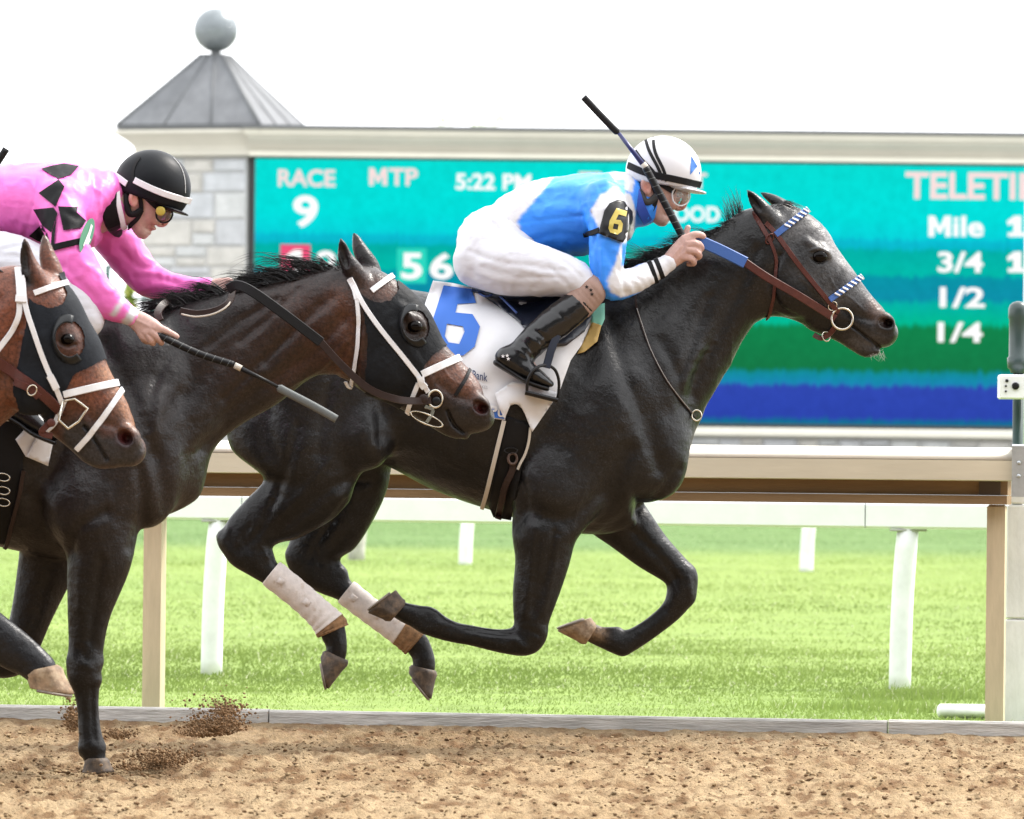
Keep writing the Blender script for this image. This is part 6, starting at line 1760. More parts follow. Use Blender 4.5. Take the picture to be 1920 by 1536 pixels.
def sculpt(chains, d0, h, dense=None, grow=0.0, ells=(), cuts=(), smooth=2, hy=None):
    lo = np.array([1e9] * 3); hi = -lo; RR = []
    for L, k in chains:
        R = rows(L, d0); RR.append((R, k)); rr = np.maximum(R[:, 3], R[:, 4])[:, None] + .03
        lo = np.minimum(lo, (R[:, :3] - rr).min(0)); hi = np.maximum(hi, (R[:, :3] + rr).max(0))
    for e in ells:
        c = np.array(W(e[0], e[1], d0 + e[5])); q = max(max(e[2], e[3]) * d0 / F, e[6]) + .03
        if len(e) < 9 or e[8] == '+': lo = np.minimum(lo, c - q); hi = np.maximum(hi, c + q)
        if e[5]:
            c = np.array(W(e[0], e[1], d0 - e[5])); lo = np.minimum(lo, c - q); hi = np.maximum(hi, c + q)
    S = Sculpt(lo, hi, h, [(W(a, b_, d0), W(c, d_, d0), q) for a, b_, c, d_, q in dense] if dense else None, hy=hy or h)
    for R, k in RR: S.chain(R, k, grow=grow, blur=1 if k >= .03 else 0)
    for e in ells:
        x, y, rx, rz, rot, yc, ry, k = e[:8]; op = e[8] if len(e) > 8 else '+'
        for sg in ((1, -1) if yc else (1,)):
            S.ell(W(x, y, d0 + yc * sg), (rx * d0 / F, ry, rz * d0 / F), -math.radians(rot), k, op)
    for (p, n) in cuts: S.cut(p, n)
    return S.mesh(smooth)

def folds(V, Q, items, d0, amp, scale, seed):
    N = normals(V, Q)
    q = V * np.array([scale, scale, scale * 1.3])
    a = vnoise(q, seed, 1.0); b = vnoise(V * np.array([scale * 1.4, scale * .9, scale * 2.0]), seed + 9, 1.0); b2 = vnoise(V * np.array([scale * 2.4, scale * 1.2, scale * 1.1]), seed + 21, 1.0)
    V = V + N * (amp * a + amp * .7 * (np.clip(1 - 3 * np.abs(b2), 0, 1) - .2) + amp * 1.3 * (np.clip(1 - 3.2 * np.abs(b), 0, 1) - .25))[:, None]     # soft swells and sharp creases
    return relief(V, Q, items, d0) if items else V

class Head:
    """head, face, helmet drawn once in the lead jockey's photo pixels and moved by a similarity"""
    def __init__(s, ear, scale, rot):
        s.e = ear; s.k = scale; s.r = math.radians(rot); s.rot = rot
    def p(s, x, y):
        x, y = (x - 1213) * s.k, (y - 350) * s.k; c, n = math.cos(s.r), math.sin(s.r)
        return (s.e[0] + x * c - y * n, s.e[1] + x * n + y * c)
    def c(s, L): return [(*s.p(x, y), r * s.k, w, yo) for x, y, r, w, yo in L]
    def el(s, L): return [(*s.p(e[0], e[1]), e[2] * s.k, e[3] * s.k, e[4] + s.rot, *e[5:]) for e in L]
HEADC = [([(1238, 332, 52, .070, 0), (1243, 347, 45, .067, 0), (1245, 363, 34, .060, 0), (1240, 385, 25, .050, 0), (1238, 404, 16, .033, 0)], .012),
         ([(1216, 372, 18, .055, 0), (1228, 396, 14, .044, 0), (1241, 412, 11, .026, 0)], .02),
         ([(1286, 356, 5, .010, 0), (1285, 374, 6.5, .011, 0), (1279, 387, 7, .013, 0), (1270, 390, 6, .017, 0)], .008),
         ([(1256, 400, 6, .022, 0), (1262, 400, 4, .015, 0)], .004), ([(1250, 410, 6, .020, 0), (1254, 410.5, 4, .014, 0)], .004),
         ([(1240, 416, 8, .018, 0), (1244, 418, 6, .013, 0)], .008)]
HEADE = [(1276, 362, 10, 8, 50, .032, .012, .008, '-'), (1276, 389, 3, 2.2, 0, .009, .006, .003, '-'),
         (1211, 350, 10, 17, -15, .077, .010, .006), (1213, 350, 5, 9, -15, .090, .010, .004, '-'), (1258, 384, 12, 9, 40, .032, .016, .014)]
def head_cols(V, p, hd):
    c = np.tile(np.array([[.48, .305, .265]]), (len(V), 1))
    def blob(x, y, w, col, am):
        nonlocal c
        q = hd.p(x, y); a = np.clip(np.exp(-(np.linalg.norm(p - np.array(q), axis=1) / (w * hd.k)) ** 2) * am, 0, 1)[:, None]; c = c * (1 - a) + np.array(col) * a
    blob(1211, 352, 12, (.50, .19, .14), .8); blob(1280, 388, 9, (.46, .19, .15), .8); blob(1262, 385, 14, (.44, .21, .155), .6); blob(1257, 405, 6, (.36, .12, .10), .8); blob(1240, 412, 14, (.40, .28, .245), .55)
    blob(1228, 330, 34, (.05, .035, .025), .0)
    return c

def rider(label, d0, hd, spec):
    o = W(*spec['base'], d0)
    rt = root('person', label, 'person', (o.x, d0, o.z), 'jockeys crouched on the galloping horses')
    # -- body: one skin, thinner than the clothes where it is clothed
    thin = [([(x, y, max(r * .80, 4), w * .80, yo) for x, y, r, w, yo in L], k) for L, k in spec['cloth']]
    chains = thin + [(L, .012) for L in spec['hands']] + [(hd.c(L), k) for L, k in HEADC] + [(spec['neck'], .03)]
    hx = [hd.p(1165, 270), hd.p(1300, 430)]
    dense = [(min(hx[0][0], hx[1][0]) + 20, hx[1][1] + 10, hx[1][0] + 20, hx[0][1] + 50, .0042)] + [(a, b_, c, d_, .0038) for a, b_, c, d_ in spec['handbox']]
    V, Q = sculpt(chains, d0, .011, dense, 0, hd.el(HEADE), hy=.0055, smooth=1)
    V = relief(V, Q, [([hd.p(1246, 403), hd.p(1260, 405)], 2.0 * hd.k, .004), ([hd.p(1262, 378), hd.p(1254, 398), hd.p(1250, 406)], 4 * hd.k, .0025), ([hd.p(1236, 372), hd.p(1244, 398)], 6 * hd.k, .002)] + spec.get('knuckles', []), d0)
    p = PX(V); cols = head_cols(V, p, hd)
    mk('body', V, Q, M_skin, rt, True, cols=cols)
    sb = Surf(V, Q)
    for sg in (-1, 1):
        c = W(*hd.p(1273, 364), d0 + sg * .031); mb = MB(); mb.sphere(c, .0115 * hd.k, 14, 10); mb.build('eye', mat('human_eye', (.25, .22, .2), .1) if 'human_eye' not in MATS else MATS['human_eye'], rt)
    # -- jacket
    V, Q = sculpt(spec['jacket'], d0, .0072, spec.get('jdense'), hy=.0072)
    V = folds(V, Q, spec['jfolds'], d0, .0024, 26, 3)
    p = PX(V); cols = np.tile(np.array([spec['jcol']]), (len(V), 1))
    for poly, colr in spec['jpat']: cols[inside(p, poly)] = colr
    cols = 0.4 * cols + 0.6 * np.stack([lap(cols, Q)[:, i] for i in range(3)], 1)
    jk = mk('jacket', V, Q, M_silk, rt, True, cols=cols); jk['label'] = spec['jlabel']
    sj = Surf(V, Q)
    # -- breeches
    V, Q = sculpt(spec['breeches'], d0, .0085, None, hy=.0085)
    V = folds(V, Q, spec['bfolds'], d0, .002, 18, 5)
    mk('breeches', V, Q, M_breech, rt, True)
    # -- boots
    for sg in (1, -1):
        mir = lambda L: [(x, y, r, w, yo * sg) for x, y, r, w, yo in L]
        V, Q = sculpt([(mir(L), k) for L, k in spec['boot']], d0, .0075, None, hy=.0075)
        V = folds(V, Q, spec['bootfolds'], d0, .0008, 40, 7)
        bo = mk('boot', V, Q, M_boot, rt, True)
        V, Q = sculpt([(mir(spec['sole']), .01)], d0, .006, None); mk('sole', V, Q, M_blk, bo, True)
        V, Q = sculpt([(mir(spec['wrap']), .01)], d0, .0075, None)
        V = relief(V, Q, spec['wrapl'], d0)
        kw = mk('knee_wrap', V, Q, M_wrapk if spec['brown'] else M_breech, rt, True)
        if sg == 1: spec['bootsurf'] = Surf(*[np.array(v) for v in (V, Q)])
    # -- helmet
    capm = M_capw if spec['cap'] == 'white' else M_capb
    a, b = hd.p(1172, 338), hd.p(1322, 361)
    A, B = W(*a, d0), W(*b, d0); dn = (B - A).normalized(); nrm = (dn.z, 0, -dn.x)
    V, Q = sculpt([], d0, .0052, None, 0, hd.el([(1244, 322 - 4 * (spec['hs'] - 1) * 10, 71 * spec['hs'], 67 * spec['hs'], 8, 0, .106, .01)]), [(A, nrm)], 1)
    hel = mk('helmet', V, Q, capm, rt, True)
    sh = Surf(V, Q)
    V, Q = sculpt([], d0, .0045, None, 0, hd.el([(1283, 355.5, 43, 4.6, 9, 0, .082, .004)]), (), 1)
    mk('peak', V, Q, capm if spec['cap'] == 'white' else M_capb, hel, True)
    # -- goggles
    V, Q = sculpt([], d0, .0045, None, 0, hd.el([(1272, 366, 20, 18, 25, 0, .060, .004)]), [(W(*hd.p(1258, 372), d0), (-1, 0, -.3))], 1)
    gg = mk('goggles', V, Q, M_lens if spec['cap'] == 'white' else M_lensd, rt, True)
    q = [hd.p(*e) for e in ((1268, 351), (1283, 353), (1293, 365), (1289, 380), (1275, 386), (1263, 378), (1261, 362))]
    ys = [-.058, -.046, -.028, -.030, -.048, -.058, -.062]
    P = [W(x, y, d0 + yy) for (x, y), yy in zip(q + q[:1], ys + ys[:1])]
    mb = MB(); mb.tube([Vector(v) for v in spline([tuple(v) for v in P], 5)], .003, 8); mb.build('goggle_frame', M_gfr if spec['cap'] == 'white' else M_strap, gg)
    strap('goggle_strap', sb, [hd.p(*e) for e in ((1264, 360), (1250, 352), (1236, 342))], 10 * hd.k, M_strap, gg, d0, .004)
    # -- chin harness
    strap('chin_strap', sb, [hd.p(*e) for e in ((1222, 340), (1230, 365), (1226, 385), (1216, 400), (1212, 412))], 9 * hd.k, M_strap, hel, d0, .004)
    P, N = sb.path([hd.p(*e) for e in ((1196, 332), (1198, 355), (1206, 376), (1218, 378), (1231, 366))], .006, d0)
    mb = MB(); mb.ribbon(P, N, 13 * hd.k * d0 / F, .006); mb.build('harness_pad', M_pad if spec['cap'] == 'white' else M_strap, hel)
    return rt, sb, sj, sh, hel

BLUE = (.036, .25, .86); WHT = (.60, .60, .63); LBL = (.14, .42, .75)
A1 = dict(hs=1.0, base=(960, 560), cap='white', brown=True,
    cloth=[([(905, 470, 52, .16, 0), sl(935, 378, 1000, 500, .155), sl(985, 345, 1040, 480, .165), sl(1050, 332, 1085, 478, .185), sl(1105, 326, 1125, 470, .20), sl(1150, 324, 1165, 450, .18), sl(1178, 330, 1190, 430, .11)], .03)]
      + [([(1135, 382, 40, .06, -.19 * s), (1140, 425, 36, .056, -.235 * s), (1138, 475, 31, .05, -.255 * s), (1145, 528, 27, .045, -.255 * s), (1185, 526, 22, .04, -.22 * s), (1215, 513, 19, .034, -.19 * s), (1250, 496, 15, .027, -.165 * s)], .03) for s in (1, -1)]
      + [([(905, 490, 50, .085, -.12 * s), (950, 500, 52, .088, -.17 * s), (1005, 508, 45, .08, -.22 * s), (1060, 522, 36, .066, -.25 * s), (1098, 545, 30, .055, -.27 * s), (1060, 590, 27, .05, -.29 * s), (1003, 637, 24, .042, -.31 * s), (975, 662, 20, .036, -.32 * s), (1010, 705, 12, .03, -.335 * s)], .03) for s in (1, -1)],
    hands=[[(1250, 495, 14, .024, -.165), (1266, 481, 18, .022, -.165), (1284, 464, 20, .020, -.165)],
           [(1284, 447, 7.5, .010, -.172), (1304, 440, 7, .010, -.172), (1318, 443, 6.2, .009, -.158), (1316, 453, 5.8, .009, -.14)],
           [(1290, 456, 7.5, .010, -.18), (1308, 457, 6.8, .010, -.18), (1315, 466, 6.3, .009, -.16), (1305, 471, 6, .009, -.14)],
           [(1290, 469, 7.5, .010, -.182), (1306, 472, 6.8, .010, -.182), (1311, 481, 6.2, .009, -.162), (1300, 484, 5.8, .009, -.14)],
           [(1284, 482, 7, .009, -.178), (1297, 486, 6.2, .009, -.178), (1301, 494, 5.6, .008, -.16), (1291, 495, 5.2, .008, -.142)],
           [(1268, 466, 9, .011, -.15), (1282, 446, 7.5, .010, -.135), (1290, 427, 5.6, .009, -.13)],
           [(1250, 495, 14, .024, .165), (1266, 481, 18, .022, .165), (1284, 464, 20, .020, .165), (1305, 460, 10, .018, .16), (1304, 474, 9, .016, .14)]],
    handbox=[(1245, 505, 1325, 420)],
    knuckles=[([(1288, 451), (1304, 449), (1312, 455)], 1.6, .003, -1), ([(1290, 463), (1306, 464), (1313, 471)], 1.6, .003, -1), ([(1288, 476), (1302, 479), (1308, 486)], 1.6, .003, -1), ([(1258, 486), (1278, 462)], 2.5, -.002, -1), ([(1262, 492), (1282, 474)], 2.5, -.0018, -1)],
    neck=[(1160, 398, 40, .08, 0), (1192, 386, 34, .062, 0), (1222, 364, 32, .058, 0)],
    jacket=[([(930, 430, 40, .13, 0), sl(940, 368, 1000, 484, .160), sl(985, 345, 1040, 482, .172), sl(1050, 331, 1085, 480, .19), sl(1105, 325, 1125, 472, .205), sl(1150, 322, 1165, 455, .185), sl(1176, 324, 1192, 440, .12), (1200, 384, 42, .078, 0)], .03)]
      + [([(1132, 380, 44, .066, -.185 * s), (1140, 425, 39, .062, -.235 * s), (1138, 475, 34, .056, -.258 * s), (1140, 515, 32, .052, -.26 * s), (1150, 536, 28, .05, -.255 * s), (1185, 527, 25, .046, -.222 * s), (1215, 513, 22, .04, -.19 * s), (1252, 495, 17.5, .031, -.166 * s)], .03) for s in (1, -1)],
    jfolds=[([(1104, 398), (1090, 405), (1075, 404)], 5, .006), ([(967, 417), (1020, 412), (1095, 405)], 2.2, .004), ([(1000, 450), (1050, 440), (1100, 450)], 9, .006), ([(1010, 380), (1060, 370), (1100, 390)], 12, .006), ([(1030, 352), (1070, 352)], 9, -.004),
            ([(1110, 420), (1118, 470), (1122, 520)], 4, .006), ([(1126, 470), (1130, 510), (1136, 540)], 4, -.005), ([(1140, 470), (1150, 510)], 6, .005), ([(1160, 505), (1168, 530), (1172, 550)], 4, .004), ([(1120, 545), (1150, 552), (1180, 548)], 5, .003), ([(1106, 400), (1112, 440), (1108, 470)], 5, .008), ([(1175, 510), (1200, 525)], 3, .003), ([(1125, 352), (1150, 345), (1175, 352)], 5, .004)],
    jcol=BLUE, jlabel='satin jacket in royal blue with white panels and white forearms',
    jpat=[([(880, 330), (1043, 325), (1020, 355), (967, 416), (975, 425), (960, 520), (880, 520)], WHT), ([(1050, 320), (1120, 318), (1135, 345), (1110, 360), (1080, 350), (1050, 345)], (.055, .27, .74)),
          ([(1106, 396), (1126, 366), (1152, 350), (1184, 366), (1192, 400), (1188, 440), (1172, 456), (1130, 440)], WHT), ([(1141, 318), (1182, 312), (1190, 340), (1186, 362), (1160, 352)], WHT), ([(1153, 336), (1170, 338), (1172, 366), (1158, 356)], LBL),
          ([(1166, 452), (1152, 498), (1138, 525), (1144, 548), (1166, 558), (1200, 548), (1270, 525), (1270, 465), (1215, 490), (1190, 500), (1166, 498)], WHT)],
    breeches=[([sl(950, 362, 1010, 480, .150), sl(925, 385, 985, 505, .168), (918, 455, 64, .178, 0), (903, 482, 50, .172, 0), (896, 496, 42, .16, 0)], .03)]
      + [([(903, 488, 51, .09, -.11 * s), (950, 498, 56, .094, -.165 * s), (1005, 506, 50, .086, -.215 * s), (1060, 518, 40, .073, -.25 * s), (1084, 529, 35, .064, -.262 * s), (1094, 535, 28, .052, -.266 * s)], .05) for s in (1, -1)],
    bfolds=[([(925, 420), (960, 455), (1010, 460)], 5, .008), ([(932, 448), (985, 455), (1040, 465)], 5, -.005), ([(880, 470), (930, 490), (1010, 500), (1060, 508)], 5, .005), ([(905, 500), (970, 520), (1040, 520)], 5, .005), ([(880, 510), (930, 535), (1000, 540)], 5, .004),
            ([(1040, 480), (1070, 500), (1090, 520)], 4, .005), ([(1060, 478), (1085, 495), (1110, 515)], 4, -.004), ([(1030, 500), (1060, 530), (1070, 545)], 4, .005), ([(960, 500), (1010, 512), (1050, 514)], 4, -.003), ([(870, 440), (890, 470), (885, 520)], 8, .004)],
    boot=[([(1092, 566, 28, .056, -.272), (1070, 583, 31, .058, -.283), (1038, 608, 32, .057, -.295), (1004, 636, 29, .05, -.31), (980, 660, 27, .046, -.318), (962, 670, 25, .042, -.322)], .02),
          ([(944, 670, 17, .034, -.325), (970, 683, 20, .038, -.33), (1002, 703, 16, .041, -.337), (1022, 715, 11, .038, -.34), (1032, 720, 7, .03, -.342)], .02)],
    bootfolds=[([(1003, 620), (1020, 632), (1028, 645)], 3.5, .006), ([(990, 630), (1008, 645), (1014, 655)], 3, -.005), ([(978, 640), (996, 655), (1002, 668)], 3, .006), ([(965, 652), (985, 668), (992, 680)], 3, -.004), ([(1030, 578), (1062, 600)], 2, .002)],
    sole=[(930, 680, 6, .032, -.325), (958, 698, 5, .036, -.33), (988, 716, 5, .04, -.337), (1026, 729, 5, .036, -.342)],
    wrap=[(1106, 545, 32, .060, -.268), (1096, 557, 32, .060, -.27), (1086, 569, 31, .059, -.274)],
    wrapl=[([(1070 + k * 9, 552 - k * 5), (1105 + k * 6, 592 - k * 7)], 1.6, .003) for k in range(5)])
HD1 = Head((1213, 350), 1.0, 0)
jock_a, SBa, SJa, SHa, HELa = rider('jockey in royal blue and white silks with white cap leaning over the near-black horse', DA, HD1, A1)
# cap stripes, diamond mark
for L in ([(1192, 283), (1204, 300), (1222, 318), (1236, 336)], [(1211, 263), (1218, 285), (1234, 315), (1243, 338)], [(1225, 257), (1228, 285), (1244, 318), (1250, 340)]):
    strap('cap_stripe', SHa, L, 6, M_strap, HELa, DA, .0015, .0015)
strap('cap_band', SHa, [(1178, 310), (1205, 322), (1235, 330), (1270, 337), (1314, 347)], 13, M_strap, HELa, DA, .002, .002)
patch('cap_mark', SHa, [(1296, 292), (1308, 312), (1294, 328)], mat('cap_blue', (.035, .17, .55), .5), HELa, DA, .004, 0, 3)
patch('cap_mark', SHa, [(1308, 325), (1313, 321), (1313, 328)], MATS['cap_blue'], HELa, DA, .004, 0, 3)
strap('collar', SBa, [(1184, 335), (1190, 360), (1200, 390), (1212, 412)], 20, mat('collar_blue', (.018, .07, .42), .5), jock_a, DA, .009, .004)
# armband number
arm = patch('armband_patch', SJa, [(1127, 418), (1133, 395), (1143, 381), (1160, 374), (1172, 378), (1176, 386), (1186, 396), (1187, 412), (1178, 440), (1168, 455), (1122, 438)], M_blk, jock_a, DA, .014, .004, 5, sm=0)
arm['label'] = 'black armband with a yellow six'
def up(nm, poly, m_, par, off, holes=()): return patch(nm, SJa, poly, m_, par, DA, off, 0, 4, holes=holes, sm=0)
sxo = [(1156, 390), (1176, 396), (1174, 406), (1160, 402), (1155, 412), (1164, 413), (1168, 420), (1166, 434), (1158, 440), (1144, 436), (1141, 428), (1143, 414)]
up('armband_number', sxo, M_yel, arm, .0175, [[(1151, 419), (1160, 421), (1158, 431), (1149, 429)]])
strap('armband_strap', SJa, [(1094, 440), (1108, 438), (1124, 432)], 11, M_strap, jock_a, DA, .004)
band('cuff_band', SJa, (1219, 496), (1231, 530), 9, M_strap, jock_a, DA - .19, (0, 1), .0025, .0015, 36, .07)
band('cuff_band', SJa, (1230, 488), (1243, 522), 9, M_strap, jock_a, DA - .185, (0, 1), .0025, .0015, 36, .07)
def star(px, py, r, surf, m_, par, d0, off):
    P = [(px + (r if k % 2 == 0 else r * .42) * math.sin(k * math.pi / 5), py - (r if k % 2 == 0 else r * .42) * math.cos(k * math.pi / 5)) for k in range(10)]
    return patch('star', surf, P, m_, par, d0, off, 0, 3)
near_boot = [o for o in jock_a.children if o.name.startswith('boot')][0]
Vb = np.array([tuple(v.co + origin_of(jock_a)) for v in near_boot.data.vertices]); Qb = np.array([tuple(p.vertices) for p in near_boot.data.polygons]); SBoot = Surf(Vb, Qb)
for x, y in ((943, 668), (951, 667), (953, 673)): star(x, y, 4, SBoot, M_bwht, near_boot, DA, .002)
kwr = [o for o in jock_a.children if o.name.startswith('knee_wrap')][0]
for x, y in ((1100, 538), (1108, 544), (1110, 552)): star(x, y, 4, surf_of(kwr), M_blk, kwr, DA, .003)

# ---- pink jockey
PINK = (.78, .155, .50); BLK = (.010, .010, .011)
B1 = dict(hs=1.09, base=(-40, 600), cap='black', brown=False,
    cloth=[([(-150, 450, 58, .16, 0), sl(-110, 350, -70, 450, .155), sl(-50, 322, -10, 440, .165), sl(20, 310, 50, 450, .18), sl(90, 306, 105, 466, .195), sl(150, 312, 160, 460, .18), sl(190, 322, 205, 440, .11)], .03),
           ([(115, 385, 42, .06, -.19), (122, 430, 37, .056, -.24), (137, 482, 34, .05, -.27), (163, 532, 33, .046, -.28), (203, 570, 27, .038, -.275), (243, 593, 16, .027, -.262)], .03),
           ([(195, 420, 38, .06, .15), (238, 480, 33, .052, .18), (275, 522, 29, .046, .17), (335, 538, 21, .035, .12), (400, 537, 13, .026, .07)], .03)]
      + [([(-130, 470, 58, .09, -.12 * s), (-60, 488, 58, .09, -.17 * s), (20, 498, 54, .082, -.22 * s), (95, 530, 44, .068, -.255 * s), (150, 575, 36, .06, -.27 * s), (120, 670, 29, .052, -.30 * s), (60, 735, 25, .044, -.32 * s), (30, 762, 22, .038, -.33 * s), (80, 810, 13, .03, -.345 * s)], .03) for s in (1, -1)],
    hands=[[(243, 593, 15, .024, -.262), (262, 604, 20, .022, -.262), (282, 616, 20, .020, -.262)],
           [(288, 611, 8, .011, -.268), (310, 620, 7, .010, -.266), (331, 631, 5.8, .009, -.256)],
           [(284, 622, 8, .011, -.272), (296, 634, 7, .010, -.270), (303, 643, 6, .009, -.256)],
           [(274, 627, 7.5, .010, -.272), (281, 638, 6.8, .010, -.270), (287, 644, 6, .009, -.25)],
           [(262, 622, 7, .010, -.268), (268, 635, 6.2, .009, -.266), (275, 641, 5.5, .008, -.248)],
           [(262, 600, 9, .011, -.24), (288, 608, 7.5, .010, -.225), (306, 622, 6, .009, -.232)],
           [(398, 537, 13, .022, .07), (414, 535, 14, .020, .06)], [(414, 530, 6.5, .009, .05), (428, 526, 6, .009, .04), (436, 530, 5.2, .008, .02)], [(414, 538, 6.5, .009, .045), (427, 537, 6, .009, .03), (434, 544, 5.2, .008, .01)], [(412, 545, 6, .009, .04), (424, 546, 5.5, .008, .02)]],
    handbox=[(236, 650, 336, 585), (390, 550, 440, 520)],
    knuckles=[([(286, 618), (304, 628)], 1.8, .003, -1), ([(278, 627), (292, 640)], 1.8, .003, -1), ([(266, 626), (276, 640)], 1.8, .003, -1), ([(255, 600), (280, 612)], 2.5, -.002, -1)],
    neck=[(175, 395, 40, .08, 0), (210, 392, 34, .062, 0), (248, 384, 32, .058, 0)],
    jacket=[([sl(-125, 350, -80, 452, .16), sl(-60, 322, -10, 440, .172), sl(20, 307, 50, 455, .188), sl(90, 303, 108, 472, .205), sl(150, 309, 165, 468, .19), sl(188, 318, 208, 448, .13), (212, 390, 42, .080, 0)], .03),
            ([(112, 383, 47, .066, -.185), (122, 430, 41, .062, -.24), (137, 480, 38, .056, -.272), (163, 530, 38, .052, -.283), (203, 569, 31, .044, -.278), (246, 594, 18.5, .031, -.263)], .03),
            ([(190, 415, 42, .066, .14), (236, 475, 38, .058, .18), (272, 518, 34, .052, .175), (305, 535, 29, .046, .15), (350, 540, 23, .04, .11), (392, 539, 16, .03, .075)], .03)],
    jfolds=[([(0, 380), (60, 385)], 2, .003), ([(68, 330), (62, 380), (48, 440)], 3, .004), ([(178, 330), (176, 380), (160, 430)], 6, .006), ([(190, 340), (188, 400)], 4, -.004), ([(110, 470), (150, 465)], 6, .005), ([(120, 500), (150, 530), (180, 560)], 7, .005), ([(150, 490), (190, 520), (220, 552)], 7, -.004),
            ([(225, 470), (262, 500), (290, 500)], 7, .006), ([(250, 520), (290, 520), (330, 530)], 6, .005), ([(262, 545), (300, 535), (350, 548)], 5, -.004), ([(120, 395), (145, 410)], 5, .004), ([(30, 420), (80, 440)], 6, .004)],
    jcol=PINK, jlabel='hot pink satin jacket with a column of black diamonds and black collar',
    jpat=[([(206, 590), (230, 555), (238, 560), (214, 596)], WHT), ([(226, 606), (252, 570), (266, 580), (240, 612)], WHT)],
    breeches=[([sl(-130, 345, -80, 450, .150), sl(-160, 380, -100, 490, .168), (-145, 445, 68, .178, 0), (-160, 480, 54, .172, 0)], .03)]
      + [([(-150, 476, 54, .09, -.11 * s), (-70, 488, 62, .096, -.165 * s), (20, 496, 58, .09, -.215 * s), (95, 526, 48, .076, -.25 * s), (145, 566, 42, .068, -.268 * s), (160, 600, 36, .06, -.275 * s)], .05) for s in (1, -1)],
    bfolds=[([(0, 470), (40, 460), (70, 470)], 5, .005), ([(10, 440), (40, 450)], 5, .004), ([(-40, 480), (40, 480)], 6, .004)],
    boot=[([(150, 612, 31, .058, -.28), (125, 655, 34, .06, -.295), (85, 705, 31, .052, -.315), (45, 745, 29, .047, -.33)], .02),
          ([(14, 762, 19, .034, -.338), (45, 775, 21, .038, -.343), (80, 802, 16, .041, -.35), (104, 818, 8, .034, -.353)], .02)],
    bootfolds=[([(80, 690), (110, 715)], 4, .005)],
    sole=[(4, 776, 6, .032, -.338), (35, 794, 5, .036, -.343), (65, 815, 5, .04, -.35), (102, 830, 5, .036, -.353)],
    wrap=[(158, 590, 37, .062, -.274), (154, 604, 35, .061, -.277)], wrapl=[])
HD2 = Head((252, 374), .94, 10)
jock_b, SBb, SJb, SHb, HELb = rider('jockey in hot pink silks with black diamonds and black cap on the dark bay horse', DB, HD2, B1)
strap('cap_band', SHb, [(252, 338), (280, 352), (315, 366), (358, 378)], 12, M_bwht, HELb, DB, .002, .002)
strap('cap_band', SHb, [(214, 328), (226, 336), (238, 345)], 12, M_bwht, HELb, DB, .002, .002)
strap('cap_seam', SHb, [(262, 296), (253, 310), (249, 325), (250, 340)], 6, M_strap, HELb, DB, .002, .002)
strap('cap_edge', SHb, [(325, 296), (338, 312), (346, 335), (347, 362)], 1.6, mat('edge_grey', (.4, .4, .4), .5), HELb, DB, .001, .001)
knob(301, 396, 9, 'goggle_button', M_yel, HELb, DB - .075)
strap('stock_tie', SBb, [(216, 352), (220, 385), (228, 415), (232, 426)], 11, M_cloth, jock_b, DB, .012, .004)
M_badge = mat('badge_green', (.06, .22, .13), .5)
by = DB + ysurf(SJb, 148, 440, DB) - .03
bv = [W(x, y, by + .0022 * (x - 148)) for x, y in ellp(163, 442, 11, 34, 28, 17)]
mb = MB(); nb2 = len(bv); mb.add(bv + [v + Vector((0, .004, 0)) for v in bv], [tuple(range(nb2 - 1, -1, -1)), tuple(range(nb2, 2 * nb2))] + [(i, (i + 1) % nb2, nb2 + (i + 1) % nb2, nb2 + i) for i in range(nb2)])
bd = mb.build('arm_badge', M_badge, jock_b, False); bd['label'] = 'green oval badge with white mark'
bm_ = [W(x, y, by + .0022 * (x - 148) - .002) for x, y in ((156, 460), (166, 436), (171, 420), (174, 424), (168, 446), (170, 450), (160, 468))]
mk('badge_mark', bm_, [tuple(range(len(bm_)))], M_bwht, bd, False)
band('armband_strap', SJb, (100, 466), (160, 452), 12, M_strap, jock_b, DB - .26, (0, 1), .003, .002, 40, .10)

M_silkb = mat('silk_black', (.006, .006, .007), rough=.55, spec=.15, bump=.2, bscale=22, bdist=.01)
for poly in ([(77, 316), (98, 310), (120, 306), (148, 311), (134, 327), (109, 335)], [(72, 362), (110, 336), (121, 350), (104, 388)], [(62, 393), (100, 389), (108, 400), (96, 436), (80, 424)], [(109, 387), (146, 388), (144, 398), (162, 414), (154, 426), (119, 432)], [(54, 443), (77, 422), (88, 440), (92, 460), (70, 452)]):
    patch('black_diamond', SJb, poly, M_silkb, jock_b, DB, .008, 0, 4, sm=0)
patch('black_stripe', SJb, [(97, 436), (106, 408), (100, 470), (95, 464)], M_silkb, jock_b, DB, .008, 0, 4, sm=0)
strap('collar', SBb, [(206, 345), (204, 380), (208, 410), (222, 432)], 30, M_silkb, jock_b, DB, .010, .005)
strap('collar', SBb, [(228, 440), (240, 440)], 22, M_silkb, jock_b, DB, .010, .005)

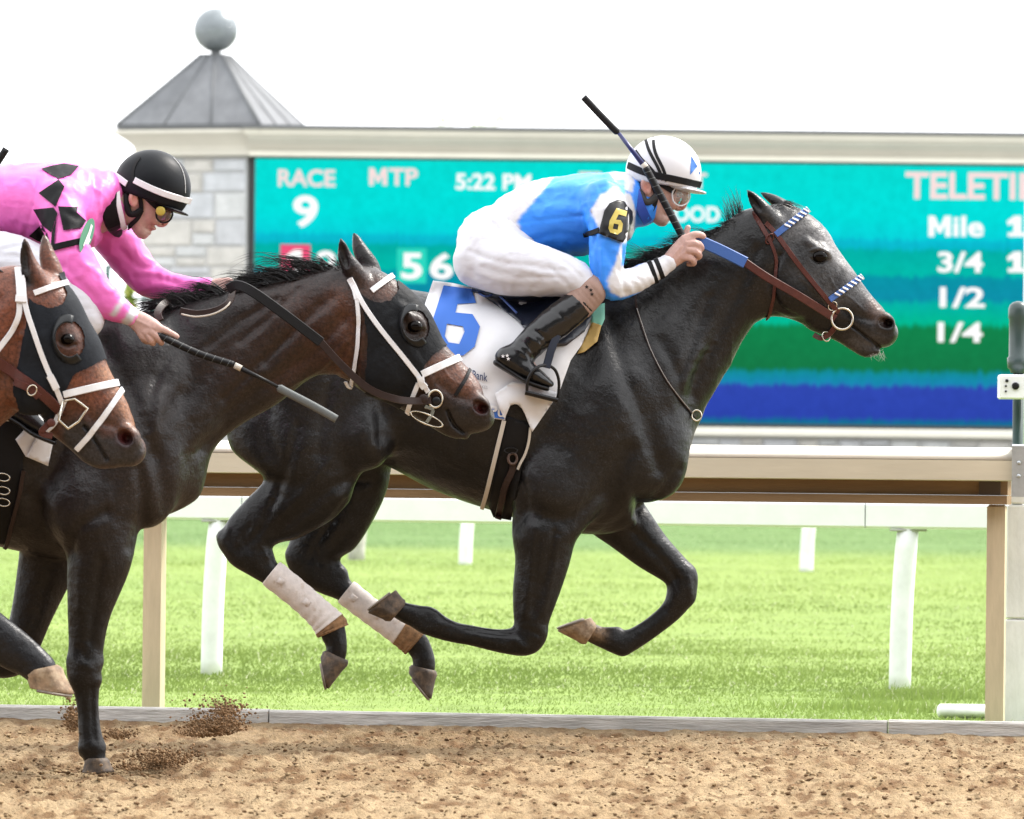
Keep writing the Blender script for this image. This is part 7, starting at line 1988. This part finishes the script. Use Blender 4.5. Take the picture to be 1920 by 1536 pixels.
# ---- whips
M_whipb = mat('whip_black', (.007, .007, .008), rough=.45, spec=.25, bump=.4, bscale=160, bdist=.002)
M_whipg = mat('whip_grey', (.10, .11, .11), rough=.6, bump=.3, bscale=100, bdist=.002)
M_whipbl = mat('whip_blue', (.014, .018, .10), rough=.35)
def whip(label, d0, yo, handle, shaft, flap, flapm, collar, rh, rf, shaftm, group='racing whips'):
    rt = root('whip', label, 'whip', tuple(W(*handle[0], d0 + yo)), group)
    L = lambda P: [W(x, y, d0 + yo) for x, y in P]; s = d0 / F
    H_ = L([tuple(v) for v in spline(handle, 10)]); mb = MB(); mb.tube(H_, [rh * s * (1 + .05 * (i % 2)) for i in range(len(H_))], 12); hh = mb.build('handle', M_whipb, rt)
    for i in range(2, len(H_) - 1, 2):
        mb = MB(); t = (H_[i + 1] - H_[i]).normalized(); a = t.cross(Vector((0, 1, 0))).normalized(); mb.torus(H_[i], a * (rh * s * 1.0) + t * .003, Vector((0, rh * s, 0)), .0009, 14, 5); mb.build('grip_winding', M_whipg, hh)
    mb = MB(); mb.tube(L(shaft), [rh * s * .75, rh * s * .5], 10); mb.build('shaft', shaftm, rt)
    a, b = Vector(L([collar])[0]), Vector(L([shaft[1]])[0]); t = (b - a).normalized()
    mb = MB(); mb.tube([a - t * .012, a + t * .012], rh * s * .9, 12); mb.build('collar', M_elas, rt)
    P = L([tuple(v) for v in spline(flap, 6)]); n = len(P)
    mb = MB(); mb.tube(P, [rf * s * (.45 + .55 * min(1, i / 3)) for i in range(n)], 12, True, [rf * s * .55 * (.6 + .4 * min(1, i / 3)) for i in range(n)], up=(.7, 0, .7)); mb.build('flap', flapm, rt)
    return rt
whip('black whip with blue shaft held up past the white cap', DA, -.155, [(1302, 478), (1278, 440), (1245, 378), (1210, 314)], [(1210, 314), (1160, 250)], [(1160, 250), (1150, 241), (1122, 212), (1094, 182)], M_whipb, (1209, 312), 7, 6.5, M_whipbl)
whip('black whip with grey padded end held low beside the dark bay neck', DB, -.268, [(262, 612), (298, 629), (370, 662), (438, 684)], [(438, 684), (522, 726)], [(520, 725), (535, 734), (585, 760), (631, 786)], M_whipg, (446, 688), 6.5, 7.5, M_whipb)
whip('whip tip pointing up at the left edge behind the pink jockey', DC, .2, [(-210, 640), (-150, 540), (-100, 455)], [(-100, 455), (-38, 355)], [(-40, 358), (-20, 328), (12, 279)], M_whipb, (-98, 452), 8, 7, M_whipb)

# ---- rider of the bright bay horse, beyond the left edge of the photograph: same build, plain cap
def copy_tree(o, parent, skip):
    c = o.copy(); COL.objects.link(c); c.parent = parent
    for ch in list(o.children):
        if not ch.name.split('.')[0] in skip: copy_tree(ch, c, skip)
    return c
p_from = W(1245, 340, DA); p_to = W((1245 - 1295) * 1.17 - 175, (340 - 780) * 1.17 + 830, DC)
jc = copy_tree(jock_a, None, ('armband_patch', 'armband_strap', 'cap_mark', 'cap_stripe', 'star'))
jc.location = jock_a.location + (p_to - p_from)
jc['label'] = 'jockey on the bright bay horse holding the whip that shows at the left edge'
